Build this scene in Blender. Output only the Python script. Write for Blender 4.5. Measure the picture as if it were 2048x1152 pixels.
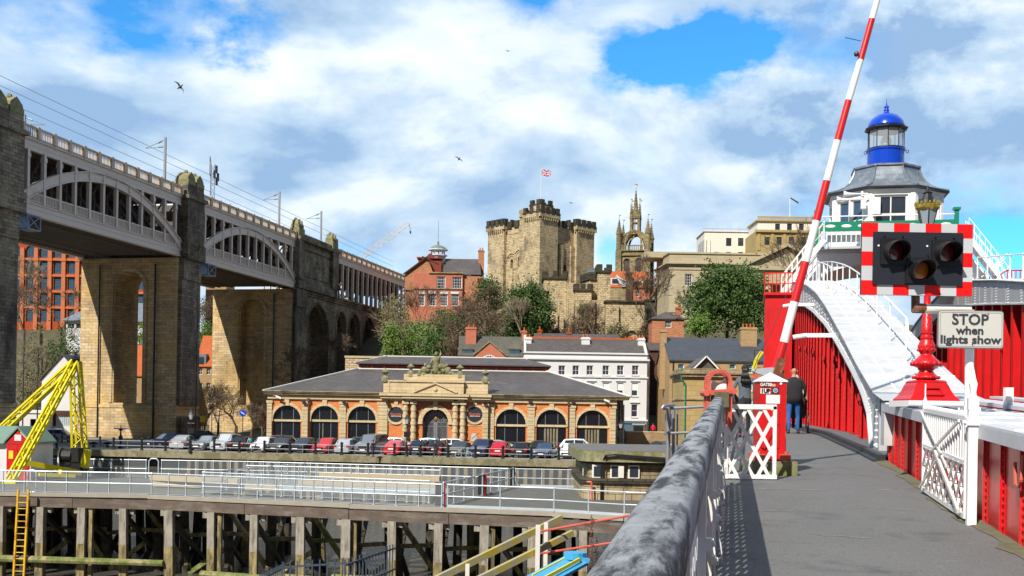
import bpy, math, random
from math import sin, cos, pi, radians, hypot, atan2
from mathutils import Vector, Matrix, noise
random.seed(7)
C = bpy.context.scene
for o in list(bpy.data.objects): bpy.data.objects.remove(o)
# ------------------------------------------------------------------ camera
FP = 2150.; CZ = 4.9; ROLL = radians(.97); TH = radians(12.5)
cam = bpy.data.objects.new('camera', bpy.data.cameras.new('camera')); C.collection.objects.link(cam)
cam.data.sensor_width = 36; cam.data.lens = 36*FP/2048; cam.data.shift_y = 244/2048
cam.data.clip_start = .05; cam.data.clip_end = 6000
cam.matrix_world = Matrix.Translation((0, 0, CZ)) @ Matrix.Rotation(pi/2, 4, 'X') @ Matrix.Rotation(ROLL, 4, 'Z')
C.camera = cam
# ------------------------------------------------------------------ sky and sun
SAZ = radians(31); SEL = radians(42)          # sun behind the camera, to the left
w = bpy.data.worlds.new('World'); C.world = w; w.use_nodes = True
nt = w.node_tree; nt.nodes.clear()
def N(nt, t, **k):
    n = nt.nodes.new(t)
    for a, b in k.items():
        if a.startswith('i_'):
            n.inputs[int(a[2:])].default_value = b
        else: setattr(n, a, b)
    return n
def L(nt, a, b): nt.links.new(a, b)
def math_(nt, op, a, b=None, c=None, clamp=False):
    n = nt.nodes.new('ShaderNodeMath'); n.operation = op; n.use_clamp = clamp
    for i, v in enumerate((a, b, c)):
        if v is None: continue
        if isinstance(v, (int, float)): n.inputs[i].default_value = v
        else: nt.links.new(v, n.inputs[i])
    return n.outputs[0]
def mixc(nt, f, a, b, mode='MIX'):
    n = nt.nodes.new('ShaderNodeMix'); n.data_type = 'RGBA'; n.blend_type = mode
    for s, v in ((0, f), (6, a), (7, b)):
        if isinstance(v, (int, float)): n.inputs[s].default_value = v
        elif isinstance(v, tuple): n.inputs[s].default_value = v + (1,) if len(v) == 3 else v
        else: nt.links.new(v, n.inputs[s])
    return n.outputs[2]
def ramp(nt, f, stops):
    n = nt.nodes.new('ShaderNodeValToRGB'); e = n.color_ramp.elements
    while len(e) < len(stops): e.new(.5)
    for k, (p, c) in enumerate(stops):
        e[k].position = p; e[k].color = (c, c, c, 1) if isinstance(c, (int, float)) else tuple(c)+(1,)
    nt.links.new(f, n.inputs[0]); return n.outputs[0]
sky = N(nt, 'ShaderNodeTexSky', sky_type='NISHITA', sun_disc=False, sun_elevation=SEL, sun_rotation=pi+SAZ, altitude=50, air_density=1., dust_density=.3, ozone_density=2.5)
tc = N(nt, 'ShaderNodeTexCoord'); sx = N(nt, 'ShaderNodeSeparateXYZ'); L(nt, tc.outputs['Generated'], sx.inputs[0])
cx = N(nt, 'ShaderNodeCombineXYZ'); L(nt, sx.outputs[0], cx.inputs[0]); L(nt, sx.outputs[2], cx.inputs[1]); L(nt, sx.outputs[1], cx.inputs[2])
def nz(sc, det, rough, off, vec=None, dist=0., st=(1, 1, 1)):
    m = N(nt, 'ShaderNodeMapping'); m.inputs[1].default_value = off; m.inputs[3].default_value = st; L(nt, vec or cx.outputs[0], m.inputs[0])
    n = N(nt, 'ShaderNodeTexNoise'); n.inputs['Scale'].default_value = sc; n.inputs['Detail'].default_value = det; n.inputs['Roughness'].default_value = rough; n.inputs['Distortion'].default_value = dist
    L(nt, m.outputs[0], n.inputs[0]); return n.outputs[0]
base = nz(4.6, 9, .55, (3.1, 1.7, 0), dist=.25, st=(.8, 1.45, .8))
wob = nz(11, 8, .6, (1, 5, 2), st=(.8, 1.2, 1))
qx = math_(nt, 'DIVIDE', sx.outputs[0], sx.outputs[1]); qz = math_(nt, 'DIVIDE', sx.outputs[2], sx.outputs[1])
def gap(dx, dy_, rad, amp, ex=1.):          # a thinner (or thicker) patch of cloud round the direction (u, v) from +Y
    u, v = (dx-1024)/FP, (820-dy_)/FP
    a = math_(nt, 'MULTIPLY', math_(nt, 'SUBTRACT', qx, u), 1/ex); b = math_(nt, 'SUBTRACT', qz, v)
    d = math_(nt, 'SQRT', math_(nt, 'ADD', math_(nt, 'MULTIPLY', a, a), math_(nt, 'MULTIPLY', b, b)))
    d = math_(nt, 'ADD', math_(nt, 'DIVIDE', d, rad), math_(nt, 'MULTIPLY', math_(nt, 'SUBTRACT', wob, .5), 2.6))
    f = nt.nodes.new('ShaderNodeMapRange'); f.interpolation_type = 'SMOOTHSTEP'; nt.links.new(d, f.inputs[0]); f.inputs[1].default_value = 0; f.inputs[2].default_value = 1.; f.inputs[3].default_value = amp; f.inputs[4].default_value = 0
    return f.outputs[0]
dens = math_(nt, 'ADD', base, .05)
for g in ((1300, 105, .052, .34, 2.0), (1420, 60, .035, .3, 1.8), (525, 78, .05, .34, 1.5), (1650, 95, .05, .2, 1.8), (1060, 5, .04, .3, 2.), (280, 30, .06, .2, 3), (1215, 490, .04, .26, 1.), (760, 540, .05, .24, 2.5), (690, 325, .03, .16, 2.5), (1990, 480, .05, .24, 1.6), (1180, 170, .04, .14, 2.5), (330, 130, .04, .12, 2.5), (1620, 420, .05, .2, 1.5), (940, 470, .03, .12, 2)):
    dens = math_(nt, 'SUBTRACT', dens, gap(*g))
for g in ((800, 170, .14, .12, 2), (150, 280, .15, .08, 1.5), (1900, 230, .14, .2, 1.5), (600, 330, .08, .08, 2), (1050, 330, .1, .08, 1.6)):
    dens = math_(nt, 'ADD', dens, gap(*g))
cov = ramp(nt, dens, [(.30, 0), (.40, .42), (.48, .85), (.56, 1)])
sh1 = nz(4.6, 9, .55, (3.085, 1.745, 0), dist=.25, st=(.8, 1.45, .8))     # the same clouds read a little lower: their bases
lit = math_(nt, 'ADD', math_(nt, 'MULTIPLY', math_(nt, 'SUBTRACT', sh1, base), 3.), .62, None, True)
det = nz(7.5, 8, .55, (7, 2, 0), dist=.3, st=(.8, 1.6, .8))
lit = math_(nt, 'ADD', lit, math_(nt, 'MULTIPLY', math_(nt, 'SUBTRACT', det, .47), 1.5), None, True)
for g in ((1930, 300, .22, .62, 1.1), (1760, 200, .12, .3, 1.2), (1560, 200, .08, .15, 1.5), (620, 350, .07, .3, 2.4), (800, 200, .08, .1, 2), (1640, 120, .1, .22, 1.5), (120, 270, .08, .3, 1.6), (1300, 260, .06, .25, 2.4), (1000, 430, .05, .22, 2.5), (720, 60, .1, .05, 2.)):
    lit = math_(nt, 'SUBTRACT', lit, gap(*g), None, True)
ccol = ramp(nt, lit, [(0., (.27, .42, .64)), (.3, (.42, .57, .74)), (.5, (.52, .65, .79)), (.72, (.70, .79, .85)), (1, (.82, .86, .87))])
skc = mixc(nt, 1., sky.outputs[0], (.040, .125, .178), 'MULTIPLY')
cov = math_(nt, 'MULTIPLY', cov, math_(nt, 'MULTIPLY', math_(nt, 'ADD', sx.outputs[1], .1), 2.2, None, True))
skc = mixc(nt, math_(nt, 'MULTIPLY', sx.outputs[1], -3., None, True), skc, (.10, .125, .165))     # added dim grey on the unseen sky behind the camera, keeping shade dark
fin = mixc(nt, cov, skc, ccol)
# below the horizon: plain dim ground bounce
fin = mixc(nt, math_(nt, 'LESS_THAN', sx.outputs[2], -.01), fin, (.10, .10, .095))
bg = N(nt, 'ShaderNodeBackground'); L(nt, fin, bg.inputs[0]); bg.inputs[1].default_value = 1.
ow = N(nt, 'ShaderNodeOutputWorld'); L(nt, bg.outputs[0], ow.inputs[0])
sd = bpy.data.lights.new('sun', 'SUN'); sd.energy = 5.0; sd.angle = radians(.5); sd.color = (1, .93, .82)
so = bpy.data.objects.new('sun', sd); C.collection.objects.link(so)
sdir = Vector((-sin(SAZ)*cos(SEL), -cos(SAZ)*cos(SEL), sin(SEL)))
so.rotation_mode = 'QUATERNION'; so.rotation_quaternion = sdir.to_track_quat('Z', 'Y'); so.location = (0, 0, 100)
C.view_settings.view_transform = 'Standard'; C.view_settings.look = 'None'; C.view_settings.gamma = 1; C.view_settings.exposure = 0.33
C.render.resolution_x = 1024; C.render.resolution_y = 576; C.render.engine = 'CYCLES'
C.cycles.max_bounces = 6; C.cycles.transparent_max_bounces = 12
# ------------------------------------------------------------------ helpers
CR, SR = cos(ROLL), sin(ROLL)
def uv(x, y):
    dx, dy = x-1024, y-820
    return (dx*CR+dy*SR)/FP, -(-dx*SR+dy*CR)/FP
def at(x, y, Y):                     # world point seen at (x, y) at distance Y
    u, v = uv(x, y); return Vector((u*Y, Y, CZ+v*Y))
def onz(x, y, z):                    # world point seen at (x, y) on the level z
    u, v = uv(x, y); Y = (z-CZ)/v; return Vector((u*Y, Y, z))
WF = Matrix()
FG = Matrix.Rotation(-TH, 4, 'Z')    # frame of the swing bridge: x right across, y along
HB = Matrix.Translation((-78.44*cos(TH)+136.25*sin(TH), 78.44*sin(TH)+136.25*cos(TH), 0)) @ Matrix.Rotation(pi/2-TH, 4, 'Z')  # frame of the railway bridge
def zg(t): return CZ-1.52+.036*min(t, 28.)
class MB:
    def __init__(s): s.v = []; s.f = []; s.m = []; s.k = 0; s.M = None
    def add(s, V, F):
        b = len(s.v)
        if s.M is not None: V = [s.M @ Vector(p) for p in V]
        s.v += [tuple(p) for p in V]; s.f += [tuple(b+i for i in f) for f in F]; s.m += [s.k]*len(F)
    def box(s, x0, y0, z0, x1, y1, z1):
        s.add([(x0,y0,z0),(x1,y0,z0),(x1,y1,z0),(x0,y1,z0),(x0,y0,z1),(x1,y0,z1),(x1,y1,z1),(x0,y1,z1)], [(0,3,2,1),(4,5,6,7),(0,1,5,4),(1,2,6,5),(2,3,7,6),(3,0,4,7)])
    def bar(s, p, q, a, b=None, up=(0, 0, 1)):        # box-section bar from p to q, a wide, b along 'up'
        b = a if b is None else b
        p, q = Vector(p), Vector(q); d = (q-p).normalized(); u = Vector(up)
        x = d.cross(u)
        if x.length < 1e-4: x = d.cross(Vector((1, 0, 0)))
        x.normalize(); u = x.cross(d); x *= a/2; u *= b/2
        s.add([p-x-u, p+x-u, p+x+u, p-x+u, q-x-u, q+x-u, q+x+u, q-x+u], [(0,3,2,1),(4,5,6,7),(0,1,5,4),(1,2,6,5),(2,3,7,6),(3,0,4,7)])
    def cyl(s, p, q, r, r2=None, n=8, cap=True):
        r2 = r if r2 is None else r2
        p, q = Vector(p), Vector(q); d = (q-p).normalized()
        x = d.cross(Vector((0, 0, 1))); x = Vector((1, 0, 0)) if x.length < 1e-3 else x.normalized(); y = d.cross(x)
        V = [p+(x*cos(2*pi*i/n)+y*sin(2*pi*i/n))*r for i in range(n)]+[q+(x*cos(2*pi*i/n)+y*sin(2*pi*i/n))*r2 for i in range(n)]
        F = [(i, i+n, (i+1) % n+n, (i+1) % n) for i in range(n)]
        if cap: F += [tuple(range(n)), tuple(range(2*n-1, n-1, -1))]
        s.add(V, F)
    def tube(s, P, r, n=6):
        for i in range(len(P)-1): s.cyl(P[i], P[i+1], r, n=n)
    def lathe(s, prof, n=16, c=(0, 0, 0), a0=0., sc=(1, 1)):
        V = []; F = []; m = len(prof)
        for i in range(n):
            a = a0+2*pi*i/n
            V += [(c[0]+r*cos(a)*sc[0], c[1]+r*sin(a)*sc[1], c[2]+z) for r, z in prof]
        for i in range(n):
            j = (i+1) % n
            F += [(i*m+k, j*m+k, j*m+k+1, i*m+k+1) for k in range(m-1)]
        F += [tuple(i*m for i in range(n-1, -1, -1)), tuple(i*m+m-1 for i in range(n))]
        s.add(V, F)
    def ell(s, c, r, n=10, m=6):
        if isinstance(r, (int, float)): r = (r, r, r)
        s.lathe([(max(.001, r[0]*sin(pi*k/m)), -r[2]*cos(pi*k/m)) for k in range(m+1)], n, c, 0, (1, r[1]/r[0]))
    def prism(s, poly, a, b, ax='y'):                  # polygon in the plane across ax, from a to b
        n = len(poly)
        f = {'y': lambda p, t: (p[0], t, p[1]), 'x': lambda p, t: (t, p[0], p[1]), 'z': lambda p, t: (p[0], p[1], t)}[ax]
        s.add([f(p, a) for p in poly]+[f(p, b) for p in poly], [tuple(range(n)), tuple(range(2*n-1, n-1, -1))]+[(i, i+n, (i+1) % n+n, (i+1) % n) for i in range(n)])
    def quad(s, *P): s.add(P, [tuple(range(len(P)))])
    def wall(s, x0, z0, x1, z1, ops, T=.35, y=0., back=False, seg=10):
        # front face in the plane y with real openings (x0, z0, x1, z1, arched?) and reveals T deep
        xs = sorted({x0, x1} | {v for o in ops for v in (o[0], o[2])}); zs = sorted({z0, z1} | {v for o in ops for v in (o[1], o[3])})
        xs = [v for v in xs if x0 <= v <= x1]; zs = [v for v in zs if z0 <= v <= z1]
        for i in range(len(xs)-1):
            for j in range(len(zs)-1):
                mx, mz = (xs[i]+xs[i+1])/2, (zs[j]+zs[j+1])/2
                if any(o[0] < mx < o[2] and o[1] < mz < o[3] for o in ops): continue
                q = [(xs[i], y, zs[j]), (xs[i+1], y, zs[j]), (xs[i+1], y, zs[j+1]), (xs[i], y, zs[j+1])]
                s.quad(*q)
                if back: s.quad(*[(a, y+T, c) for a, _, c in q][::-1])
        for o in ops:
            a, b, c, d = o[:4]; r = (c-a)/2; mx = (a+c)/2
            out = [(a, b), (c, b)]
            if len(o) > 4 and o[4]:
                rz = min(r, d-b)*1. if o[4] is True else o[4]
                arc = [(mx+r*cos(pi*k/seg), d-rz+rz*sin(pi*k/seg)) for k in range(seg+1)]
                h = seg//2
                for A, cor in ((arc[:h+1], (c, d)), (arc[h:], (a, d))):
                    for k in range(len(A)-1):
                        s.quad((cor[0], y, cor[1]), (A[k+1][0], y, A[k+1][1]), (A[k][0], y, A[k][1]))
                        if back: s.quad((cor[0], y+T, cor[1]), (A[k][0], y+T, A[k][1]), (A[k+1][0], y+T, A[k+1][1]))
                out += arc
            else: out += [(c, d), (a, d)]
            for k in range(len(out)):
                p, q = out[k], out[(k+1) % len(out)]
                if hypot(p[0]-q[0], p[1]-q[1]) > 1e-5: s.quad((p[0], y, p[1]), (p[0], y+T, p[1]), (q[0], y+T, q[1]), (q[0], y, q[1]))
    def ring(s, mx, z, r0, r1, y0, y1, a0=0., a1=pi, n=12, rz=None):      # arch ring in the xz plane
        k_ = 1 if rz is None else rz
        for k in range(n):
            a, b = a0+(a1-a0)*k/n, a0+(a1-a0)*(k+1)/n
            P = [(mx+r*cos(t), z+r*sin(t)*k_) for r, t in ((r0, a), (r1, a), (r1, b), (r0, b))]
            s.prism(P, y0, y1)
    def mesh(s, name, org=(0, 0, 0), smooth=False):
        me = bpy.data.meshes.new(name); o = Vector(org)
        me.from_pydata([tuple(Vector(p)-o) for p in s.v], [], s.f); me.polygons.foreach_set('material_index', s.m)
        me.validate(); me.update()
        if smooth: me.polygons.foreach_set('use_smooth', [True]*len(me.polygons))
        return me
def put(name, me, mats, parent=None, M=None):
    if not isinstance(mats, (list, tuple)): mats = [mats]
    if not me.materials:
        for m in mats: me.materials.append(m)
    o = bpy.data.objects.new(name, me); C.collection.objects.link(o)
    if parent: o.parent = parent
    if M is not None: o.matrix_local = M
    return o
class Thing:                                            # an Empty at the thing's base, parts built in its frame
    def __init__(s, name, label, cat, org=(0, 0, 0), frame=WF, group=None):
        e = bpy.data.objects.new(name, None); C.collection.objects.link(e); s.e = e; s.org = Vector(org)
        e.empty_display_size = .2
        e.matrix_world = frame @ Matrix.Translation(s.org); tag(e, label, cat, group)
    def part(s, name, mb, mats, smooth=False, parent=None, label=None):
        o = put(name, mb.mesh(name, s.org, smooth), mats, parent or s.e)
        if label: o['label'] = label
        return o
    def use(s, name, me, mats, pos, parent=None, rz=0.):
        return put(name, me, mats, parent or s.e, Matrix.Translation(Vector(pos)-s.org) @ Matrix.Rotation(rz, 4, 'Z'))
def tag(o, label=None, cat=None, group=None, kind=None):
    for k, v in (('label', label), ('category', cat), ('group', group), ('kind', kind)):
        if v: o[k] = v
    return o
def solo(name, label, cat, mb, mats, org=(0, 0, 0), frame=WF, group=None, smooth=False, kind=None):
    o = put(name, mb.mesh(name, org, smooth), mats); o.matrix_world = frame @ Matrix.Translation(Vector(org))
    return tag(o, label, cat, group, kind)
def copy_tree(o, parent=None):
    c = o.copy(); C.collection.objects.link(c)
    if parent: c.parent = parent
    for ch in list(o.children): copy_tree(ch, c)
    return c
def struct(name, mb, mats, frame=WF, smooth=False):
    o = put(name, mb.mesh(name, (0, 0, 0), smooth), mats); o.matrix_world = frame; o['kind'] = 'structure'; return o
# ------------------------------------------------------------------ materials
def base_mat(name, rough=.7, metal=0., spec=.5):
    m = bpy.data.materials.new(name); m.use_nodes = True; t = m.node_tree; b = t.nodes['Principled BSDF']
    b.inputs['Roughness'].default_value = rough; b.inputs['Metallic'].default_value = metal
    b.inputs['Specular IOR Level'].default_value = spec
    return m, t, b
def noise_(t, vec, sc, det=4, rough=.6, st=(1, 1, 1)):
    mp = N(t, 'ShaderNodeMapping'); mp.inputs[3].default_value = st; L(t, vec, mp.inputs[0])
    n = N(t, 'ShaderNodeTexNoise'); n.inputs['Scale'].default_value = sc; n.inputs['Detail'].default_value = det; n.inputs['Roughness'].default_value = rough
    L(t, mp.outputs[0], n.inputs[0]); return n.outputs[0]
def bump(t, b, h, st=.3, dist=.02):
    n = N(t, 'ShaderNodeBump'); n.inputs[0].default_value = st; n.inputs[1].default_value = dist; L(t, h, n.inputs['Height']); L(t, n.outputs[0], b.inputs['Normal'])
def paint(name, col, rough=.4, metal=0., var=.12, sc=1.5, dirt=None, dsc=2., damt=.5, bmp=0., st=(1, 1, 1), spec=.5, dlo=.5, dw=.16):
    m, t, b = base_mat(name, rough, metal, spec); tc = N(t, 'ShaderNodeTexCoord').outputs['Object']
    n = noise_(t, tc, sc, 5, .65)
    c = mixc(t, n, tuple(max(0, v*(1-var*1.6)) for v in col), tuple(min(1, v*(1+var)) for v in col))
    if dirt:
        n2 = noise_(t, tc, dsc, 8, .7, st)
        c = mixc(t, ramp(t, n2, [(dlo, 0), (dlo+dw, damt)]), c, dirt)
    L(t, c, b.inputs['Base Color'])
    if bmp: bump(t, b, noise_(t, tc, sc*12, 4, .7), bmp, .01)
    return m
def blocks(name, c1, c2, mortar, bw=.6, bh=.3, ms=.015, dirt=(.03, .028, .025), damt=.6, dsc=.25, rough=.9, dlo=.45, bmp=.4, st=(1, 1, .35), fine=.5, tint=None, tamt=.5, speck=0.):
    m, t, b = base_mat(name, rough, 0, .25); tc = N(t, 'ShaderNodeTexCoord').outputs['Object']
    s = N(t, 'ShaderNodeSeparateXYZ'); L(t, tc, s.inputs[0])
    c = N(t, 'ShaderNodeCombineXYZ'); L(t, math_(t, 'ADD', s.outputs[0], s.outputs[1]), c.inputs[0]); L(t, s.outputs[2], c.inputs[1])
    br = N(t, 'ShaderNodeTexBrick'); br.inputs['Color1'].default_value = c1+(1,); br.inputs['Color2'].default_value = c2+(1,); br.inputs['Mortar'].default_value = mortar+(1,)
    br.inputs['Scale'].default_value = 1; br.inputs['Mortar Size'].default_value = ms; br.inputs['Brick Width'].default_value = bw; br.inputs['Row Height'].default_value = bh; br.inputs['Bias'].default_value = -.1; br.inputs['Mortar Smooth'].default_value = .3
    L(t, c.outputs[0], br.inputs[0])
    col = mixc(t, fine, br.outputs[0], mixc(t, noise_(t, tc, 3, 6, .7), (.25, .25, .25), (1., 1., 1.)), 'MULTIPLY')
    if tint: col = mixc(t, ramp(t, noise_(t, tc, dsc*1.7, 4, .6, (1, 1, 1)), [(.42, 0), (.62, tamt)]), col, tint)
    d = ramp(t, noise_(t, tc, dsc, 8, .68, st), [(dlo, 0), (dlo+.2, damt)])
    col = mixc(t, d, col, mixc(t, .8, dirt, col, 'MULTIPLY') if False else dirt)
    if speck: col = mixc(t, ramp(t, noise_(t, tc, 1.1, 9, .75, (1, 1, 1.6)), [(.54, 0), (.62, speck)]), col, dirt)
    L(t, col, b.inputs['Base Color'])
    if bmp: bump(t, b, math_(t, 'ADD', math_(t, 'MULTIPLY', br.outputs[1], -1.), noise_(t, tc, 5, 5, .7)), bmp, .03)
    return m
def glassy(name, col=(.02, .03, .045), rough=.08, var=.5, sc=.7):
    m, t, b = base_mat(name, rough, 0, .8); tc = N(t, 'ShaderNodeTexCoord').outputs['Object']
    L(t, mixc(t, noise_(t, tc, sc, 3, .6), tuple(v*(1-var) for v in col), tuple(v*(1+var) for v in col)), b.inputs['Base Color']); return m
M = {}
m_, t_, b_ = base_mat('asphalt', .85); tc_ = N(t_, 'ShaderNodeTexCoord').outputs['Object']
c_ = mixc(t_, noise_(t_, tc_, .9, 6, .6, (1, .6, 1)), (.075, .077, .08), (.15, .15, .15))
c_ = mixc(t_, ramp(t_, noise_(t_, tc_, 90, 2, .5), [(.35, 0), (.7, .5)]), c_, (.22, .22, .21)); c_ = mixc(t_, ramp(t_, noise_(t_, tc_, 45, 2, .5), [(.3, .6), (.42, 0)]), c_, (.03, .03, .032))
c_ = mixc(t_, ramp(t_, noise_(t_, tc_, 3.2, 5, .7, (.5, 1.6, 1)), [(.66, 0), (.7, .75)]), c_, (.34, .33, .30)); c_ = mixc(t_, ramp(t_, noise_(t_, tc_, .7, 7, .7), [(.56, 0), (.66, .6)]), c_, (.055, .056, .058))
L(t_, c_, b_.inputs['Base Color']); bump(t_, b_, noise_(t_, tc_, 60, 4, .7), .6, .01); M['asphalt'] = m_
M['asphalt_old'] = paint('asphalt_old', (.07, .07, .07), .9, var=.25, sc=.4, dirt=(.12, .12, .11), dsc=.15, damt=.6)
M['moss'] = paint('moss', (.15, .14, .085), .95, var=.5, sc=6, dirt=(.10, .10, .03), dsc=9, damt=.9, bmp=.6)
M['stone_moss'] = paint('stone_moss', (.29, .26, .18), .95, var=.35, sc=2.5, dirt=(.13, .15, .03), dsc=2, damt=.85, bmp=.6, dlo=.42)
M['red'] = paint('red_paint', (.60, .007, .010), .38, var=.18, sc=1.2, dirt=(.20, .012, .01), dsc=1.6, damt=.7, st=(1.5, 1.5, .25), dlo=.54)
M['red_dull'] = paint('red_paint_chalky', (.56, .03, .025), .3, var=.2, sc=1.5, dirt=(.20, .03, .03), dsc=1.1, damt=.6, st=(2, 2, .25), dlo=.52)
M['coral'] = paint('faded_red_paint', (.62, .12, .08), .5, var=.2, sc=3, dirt=(.4, .03, .02), dsc=3, damt=.7)
M['white'] = paint('white_paint', (.66, .67, .70), .38, var=.08, sc=1.5, dirt=(.42, .4, .35), dsc=2., damt=.35, st=(1, 1, .4), dlo=.6)
M['white_clean'] = paint('white_gloss', (.8, .8, .8), .3, var=.03)
M['white_old'] = paint('white_paint_worn', (.68, .67, .63), .5, var=.1, sc=3, dirt=(.3, .17, .06), dsc=2.6, damt=.7, dlo=.6)
M['grey_white'] = paint('grey_white_steel', (.46, .475, .50), .4, var=.08, sc=1.2, dirt=(.35, .34, .32), dsc=2, damt=.4, dlo=.58)
M['cap'] = paint('weathered_cap_paint', (.34, .355, .385), .7, var=.5, sc=9, dirt=(.013, .014, .016), dsc=8, damt=.95, st=(1.2, .28, 1), bmp=.8, dlo=.47, dw=.11)
M['blue'] = paint('blue_gloss', (.006, .055, .5), .22, var=.15, sc=2)
M['green'] = paint('green_gloss', (.01, .22, .13), .3, var=.15, sc=2)
M['black'] = paint('black_paint', (.012, .013, .016), .4, var=.3, sc=3)
M['dark'] = paint('dark_steel', (.03, .032, .036), .5, var=.3, sc=2)
M['lead'] = paint('lead_sheet', (.20, .235, .28), .42, metal=.35, var=.35, sc=1.5, dirt=(.42, .46, .5), dsc=2.2, damt=.5, dlo=.5)
M['galv'] = paint('galvanised_steel', (.50, .56, .62), .4, metal=.25, var=.15, sc=2)
M['steel'] = paint('grey_steel', (.30, .31, .33), .45, metal=.5, var=.2, sc=4)
M['yellow'] = paint('yellow_paint', (.72, .62, .01), .42, var=.12, sc=2, dirt=(.28, .22, .02), dsc=3, damt=.6, dlo=.58)
M['rusty_yellow'] = paint('rusty_yellow', (.75, .45, .01), .5, var=.2, sc=2, dirt=(.28, .07, .01), dsc=1.6, damt=.9, dlo=.5)
M['rust'] = paint('rust', (.2, .06, .02), .8, var=.5, sc=6, dirt=(.3, .28, .25), dsc=6, damt=.5, bmp=.5)
M['gold'] = paint('gilding', (.55, .40, .08), .3, metal=.7, var=.2, sc=8)
M['timber'] = paint('weathered_timber', (.36, .33, .28), .9, var=.35, sc=2, dirt=(.06, .05, .04), dsc=6, damt=.9, st=(1, 1, .1), bmp=.8, dlo=.5)
M['timber_low'] = paint('tidal_timber', (.38, .30, .14), .9, var=.4, sc=2, dirt=(.06, .055, .03), dsc=4, damt=.85, st=(1, 1, .2), bmp=.6, dlo=.42)
M['timber_brown'] = paint('brown_fascia', (.13, .10, .08), .9, var=.45, sc=1.2, dirt=(.22, .20, .17), dsc=1.5, damt=.7, st=(.4, 1, 2), bmp=.6, dlo=.5)
M['timber_shade'] = paint('shade_toned_timber', (.05, .042, .034), .9, var=.5, sc=2, dirt=(.12, .10, .04), dsc=2, damt=.6, bmp=.4)
M['timber_green'] = paint('algae_timber', (.36, .30, .16), .9, var=.4, sc=3, dirt=(.09, .14, .02), dsc=2.2, damt=.9, bmp=.5, dlo=.4)
M['lichen'] = paint('lichen_beam', (.34, .33, .29), .9, var=.3, sc=4, dirt=(.42, .33, .02), dsc=3.2, damt=.95, bmp=.4, dlo=.42)
M['new_timber'] = paint('sawn_timber', (.46, .38, .25), .8, var=.15, sc=2, st=(.2, 1, 1))
M['deck'] = paint('deck_planks', (.125, .127, .11), .9, var=.35, sc=1.2, dirt=(.09, .09, .085), dsc=3, damt=.7, st=(.08, 1, 1), bmp=.3, dlo=.45)
M['mesh'] = None
M['quay'] = paint('quay_flags', (.27, .255, .22), .9, var=.25, sc=.6, dirt=(.17, .16, .14), dsc=.8, damt=.6)
M['coping'] = paint('coping_stone', (.31, .28, .18), .9, var=.35, sc=1.2, dirt=(.10, .095, .04), dsc=1.2, damt=.8, dlo=.42, bmp=.4)
M['hb_stone'] = blocks('bridge_sandstone', (.82, .63, .38), (.50, .37, .22), (.16, .13, .08), 1.15, .42, .02, damt=.5, dsc=.16, dlo=.47, tint=(.62, .40, .10), tamt=.45, speck=.35)
M['hb_dark'] = blocks('bridge_soot_stone', (.42, .35, .25), (.17, .14, .105), (.035, .03, .028), 1.0, .4, .025, damt=.85, dsc=.22, dlo=.42, fine=.7, speck=.5, tint=(.40, .34, .24), tamt=.5)
M['hb_paint'] = paint('bridge_grey_paint', (.66, .57, .50), .6, var=.1, sc=.5, dirt=(.25, .22, .19), dsc=.5, damt=.4, dlo=.55)
M['hb_paint2'] = paint('bridge_drab_parapet', (.58, .47, .36), .7, var=.15, sc=.5, dirt=(.26, .22, .17), dsc=.4, damt=.6, dlo=.5)
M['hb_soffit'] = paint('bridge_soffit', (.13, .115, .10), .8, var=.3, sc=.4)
M['sand'] = blocks('dressed_sandstone', (.68, .56, .36), (.60, .48, .29), (.26, .2, .12), 1.2, .42, .012, damt=.35, dsc=.5, dlo=.56, dirt=(.10, .085, .06), fine=.35)
M['ochre_stone'] = blocks('ochre_stone', (.50, .38, .17), (.43, .32, .14), (.25, .19, .09), 1.1, .45, .012, damt=.3, dsc=.4, dlo=.58, dirt=(.1, .09, .06), fine=.35)
M['sand_grime'] = blocks('grimy_sandstone', (.50, .41, .25), (.36, .30, .17), (.12, .1, .07), .9, .35, .02, damt=.75, dsc=.4, dlo=.46, dirt=(.04, .036, .03))
M['castle'] = blocks('castle_rubble', (.82, .67, .41), (.58, .46, .28), (.26, .21, .14), .7, .36, .03, damt=.8, dsc=.3, dlo=.5, dirt=(.06, .052, .035), fine=.75, st=(1, 1, .6), bmp=.8, speck=.75)
M['castle_dark'] = blocks('castle_dark_stone', (.12, .105, .07), (.045, .04, .032), (.02, .02, .018), .7, .35, .03, damt=.5, dsc=.4, fine=.7)
M['church'] = blocks('church_stone', (.44, .36, .19), (.22, .18, .10), (.07, .06, .04), .8, .4, .02, damt=.7, dsc=.2, dlo=.46, dirt=(.035, .03, .022), speck=.6)
M['hall'] = blocks('hall_ashlar', (.50, .44, .30), (.44, .38, .26), (.30, .26, .18), 1.6, .6, .01, damt=.4, dsc=.2, dlo=.55, dirt=(.16, .135, .09), fine=.3)
M['brick'] = blocks('red_brick', (.62, .27, .14), (.46, .17, .08), (.30, .22, .16), .5, .17, .014, damt=.4, dsc=.3, dlo=.55, dirt=(.14, .06, .04), fine=.45)
M['brick_orange'] = blocks('warehouse_brick', (.48, .09, .03), (.38, .06, .02), (.35, .12, .05), .6, .2, .012, damt=.3, dsc=.25, dlo=.58, dirt=(.2, .05, .03))
M['brick_pink'] = blocks('smooth_red_brick', (.56, .20, .13), (.50, .16, .10), (.40, .16, .1), .5, .15, .01, damt=.2, dsc=.5, fine=.25, dirt=(.3, .08, .05))
M['brick_tan'] = blocks('buff_brick', (.50, .34, .17), (.40, .26, .13), (.34, .26, .17), .5, .16, .012, damt=.3, dsc=.4, dlo=.58, dirt=(.22, .14, .08), fine=.4)
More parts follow.
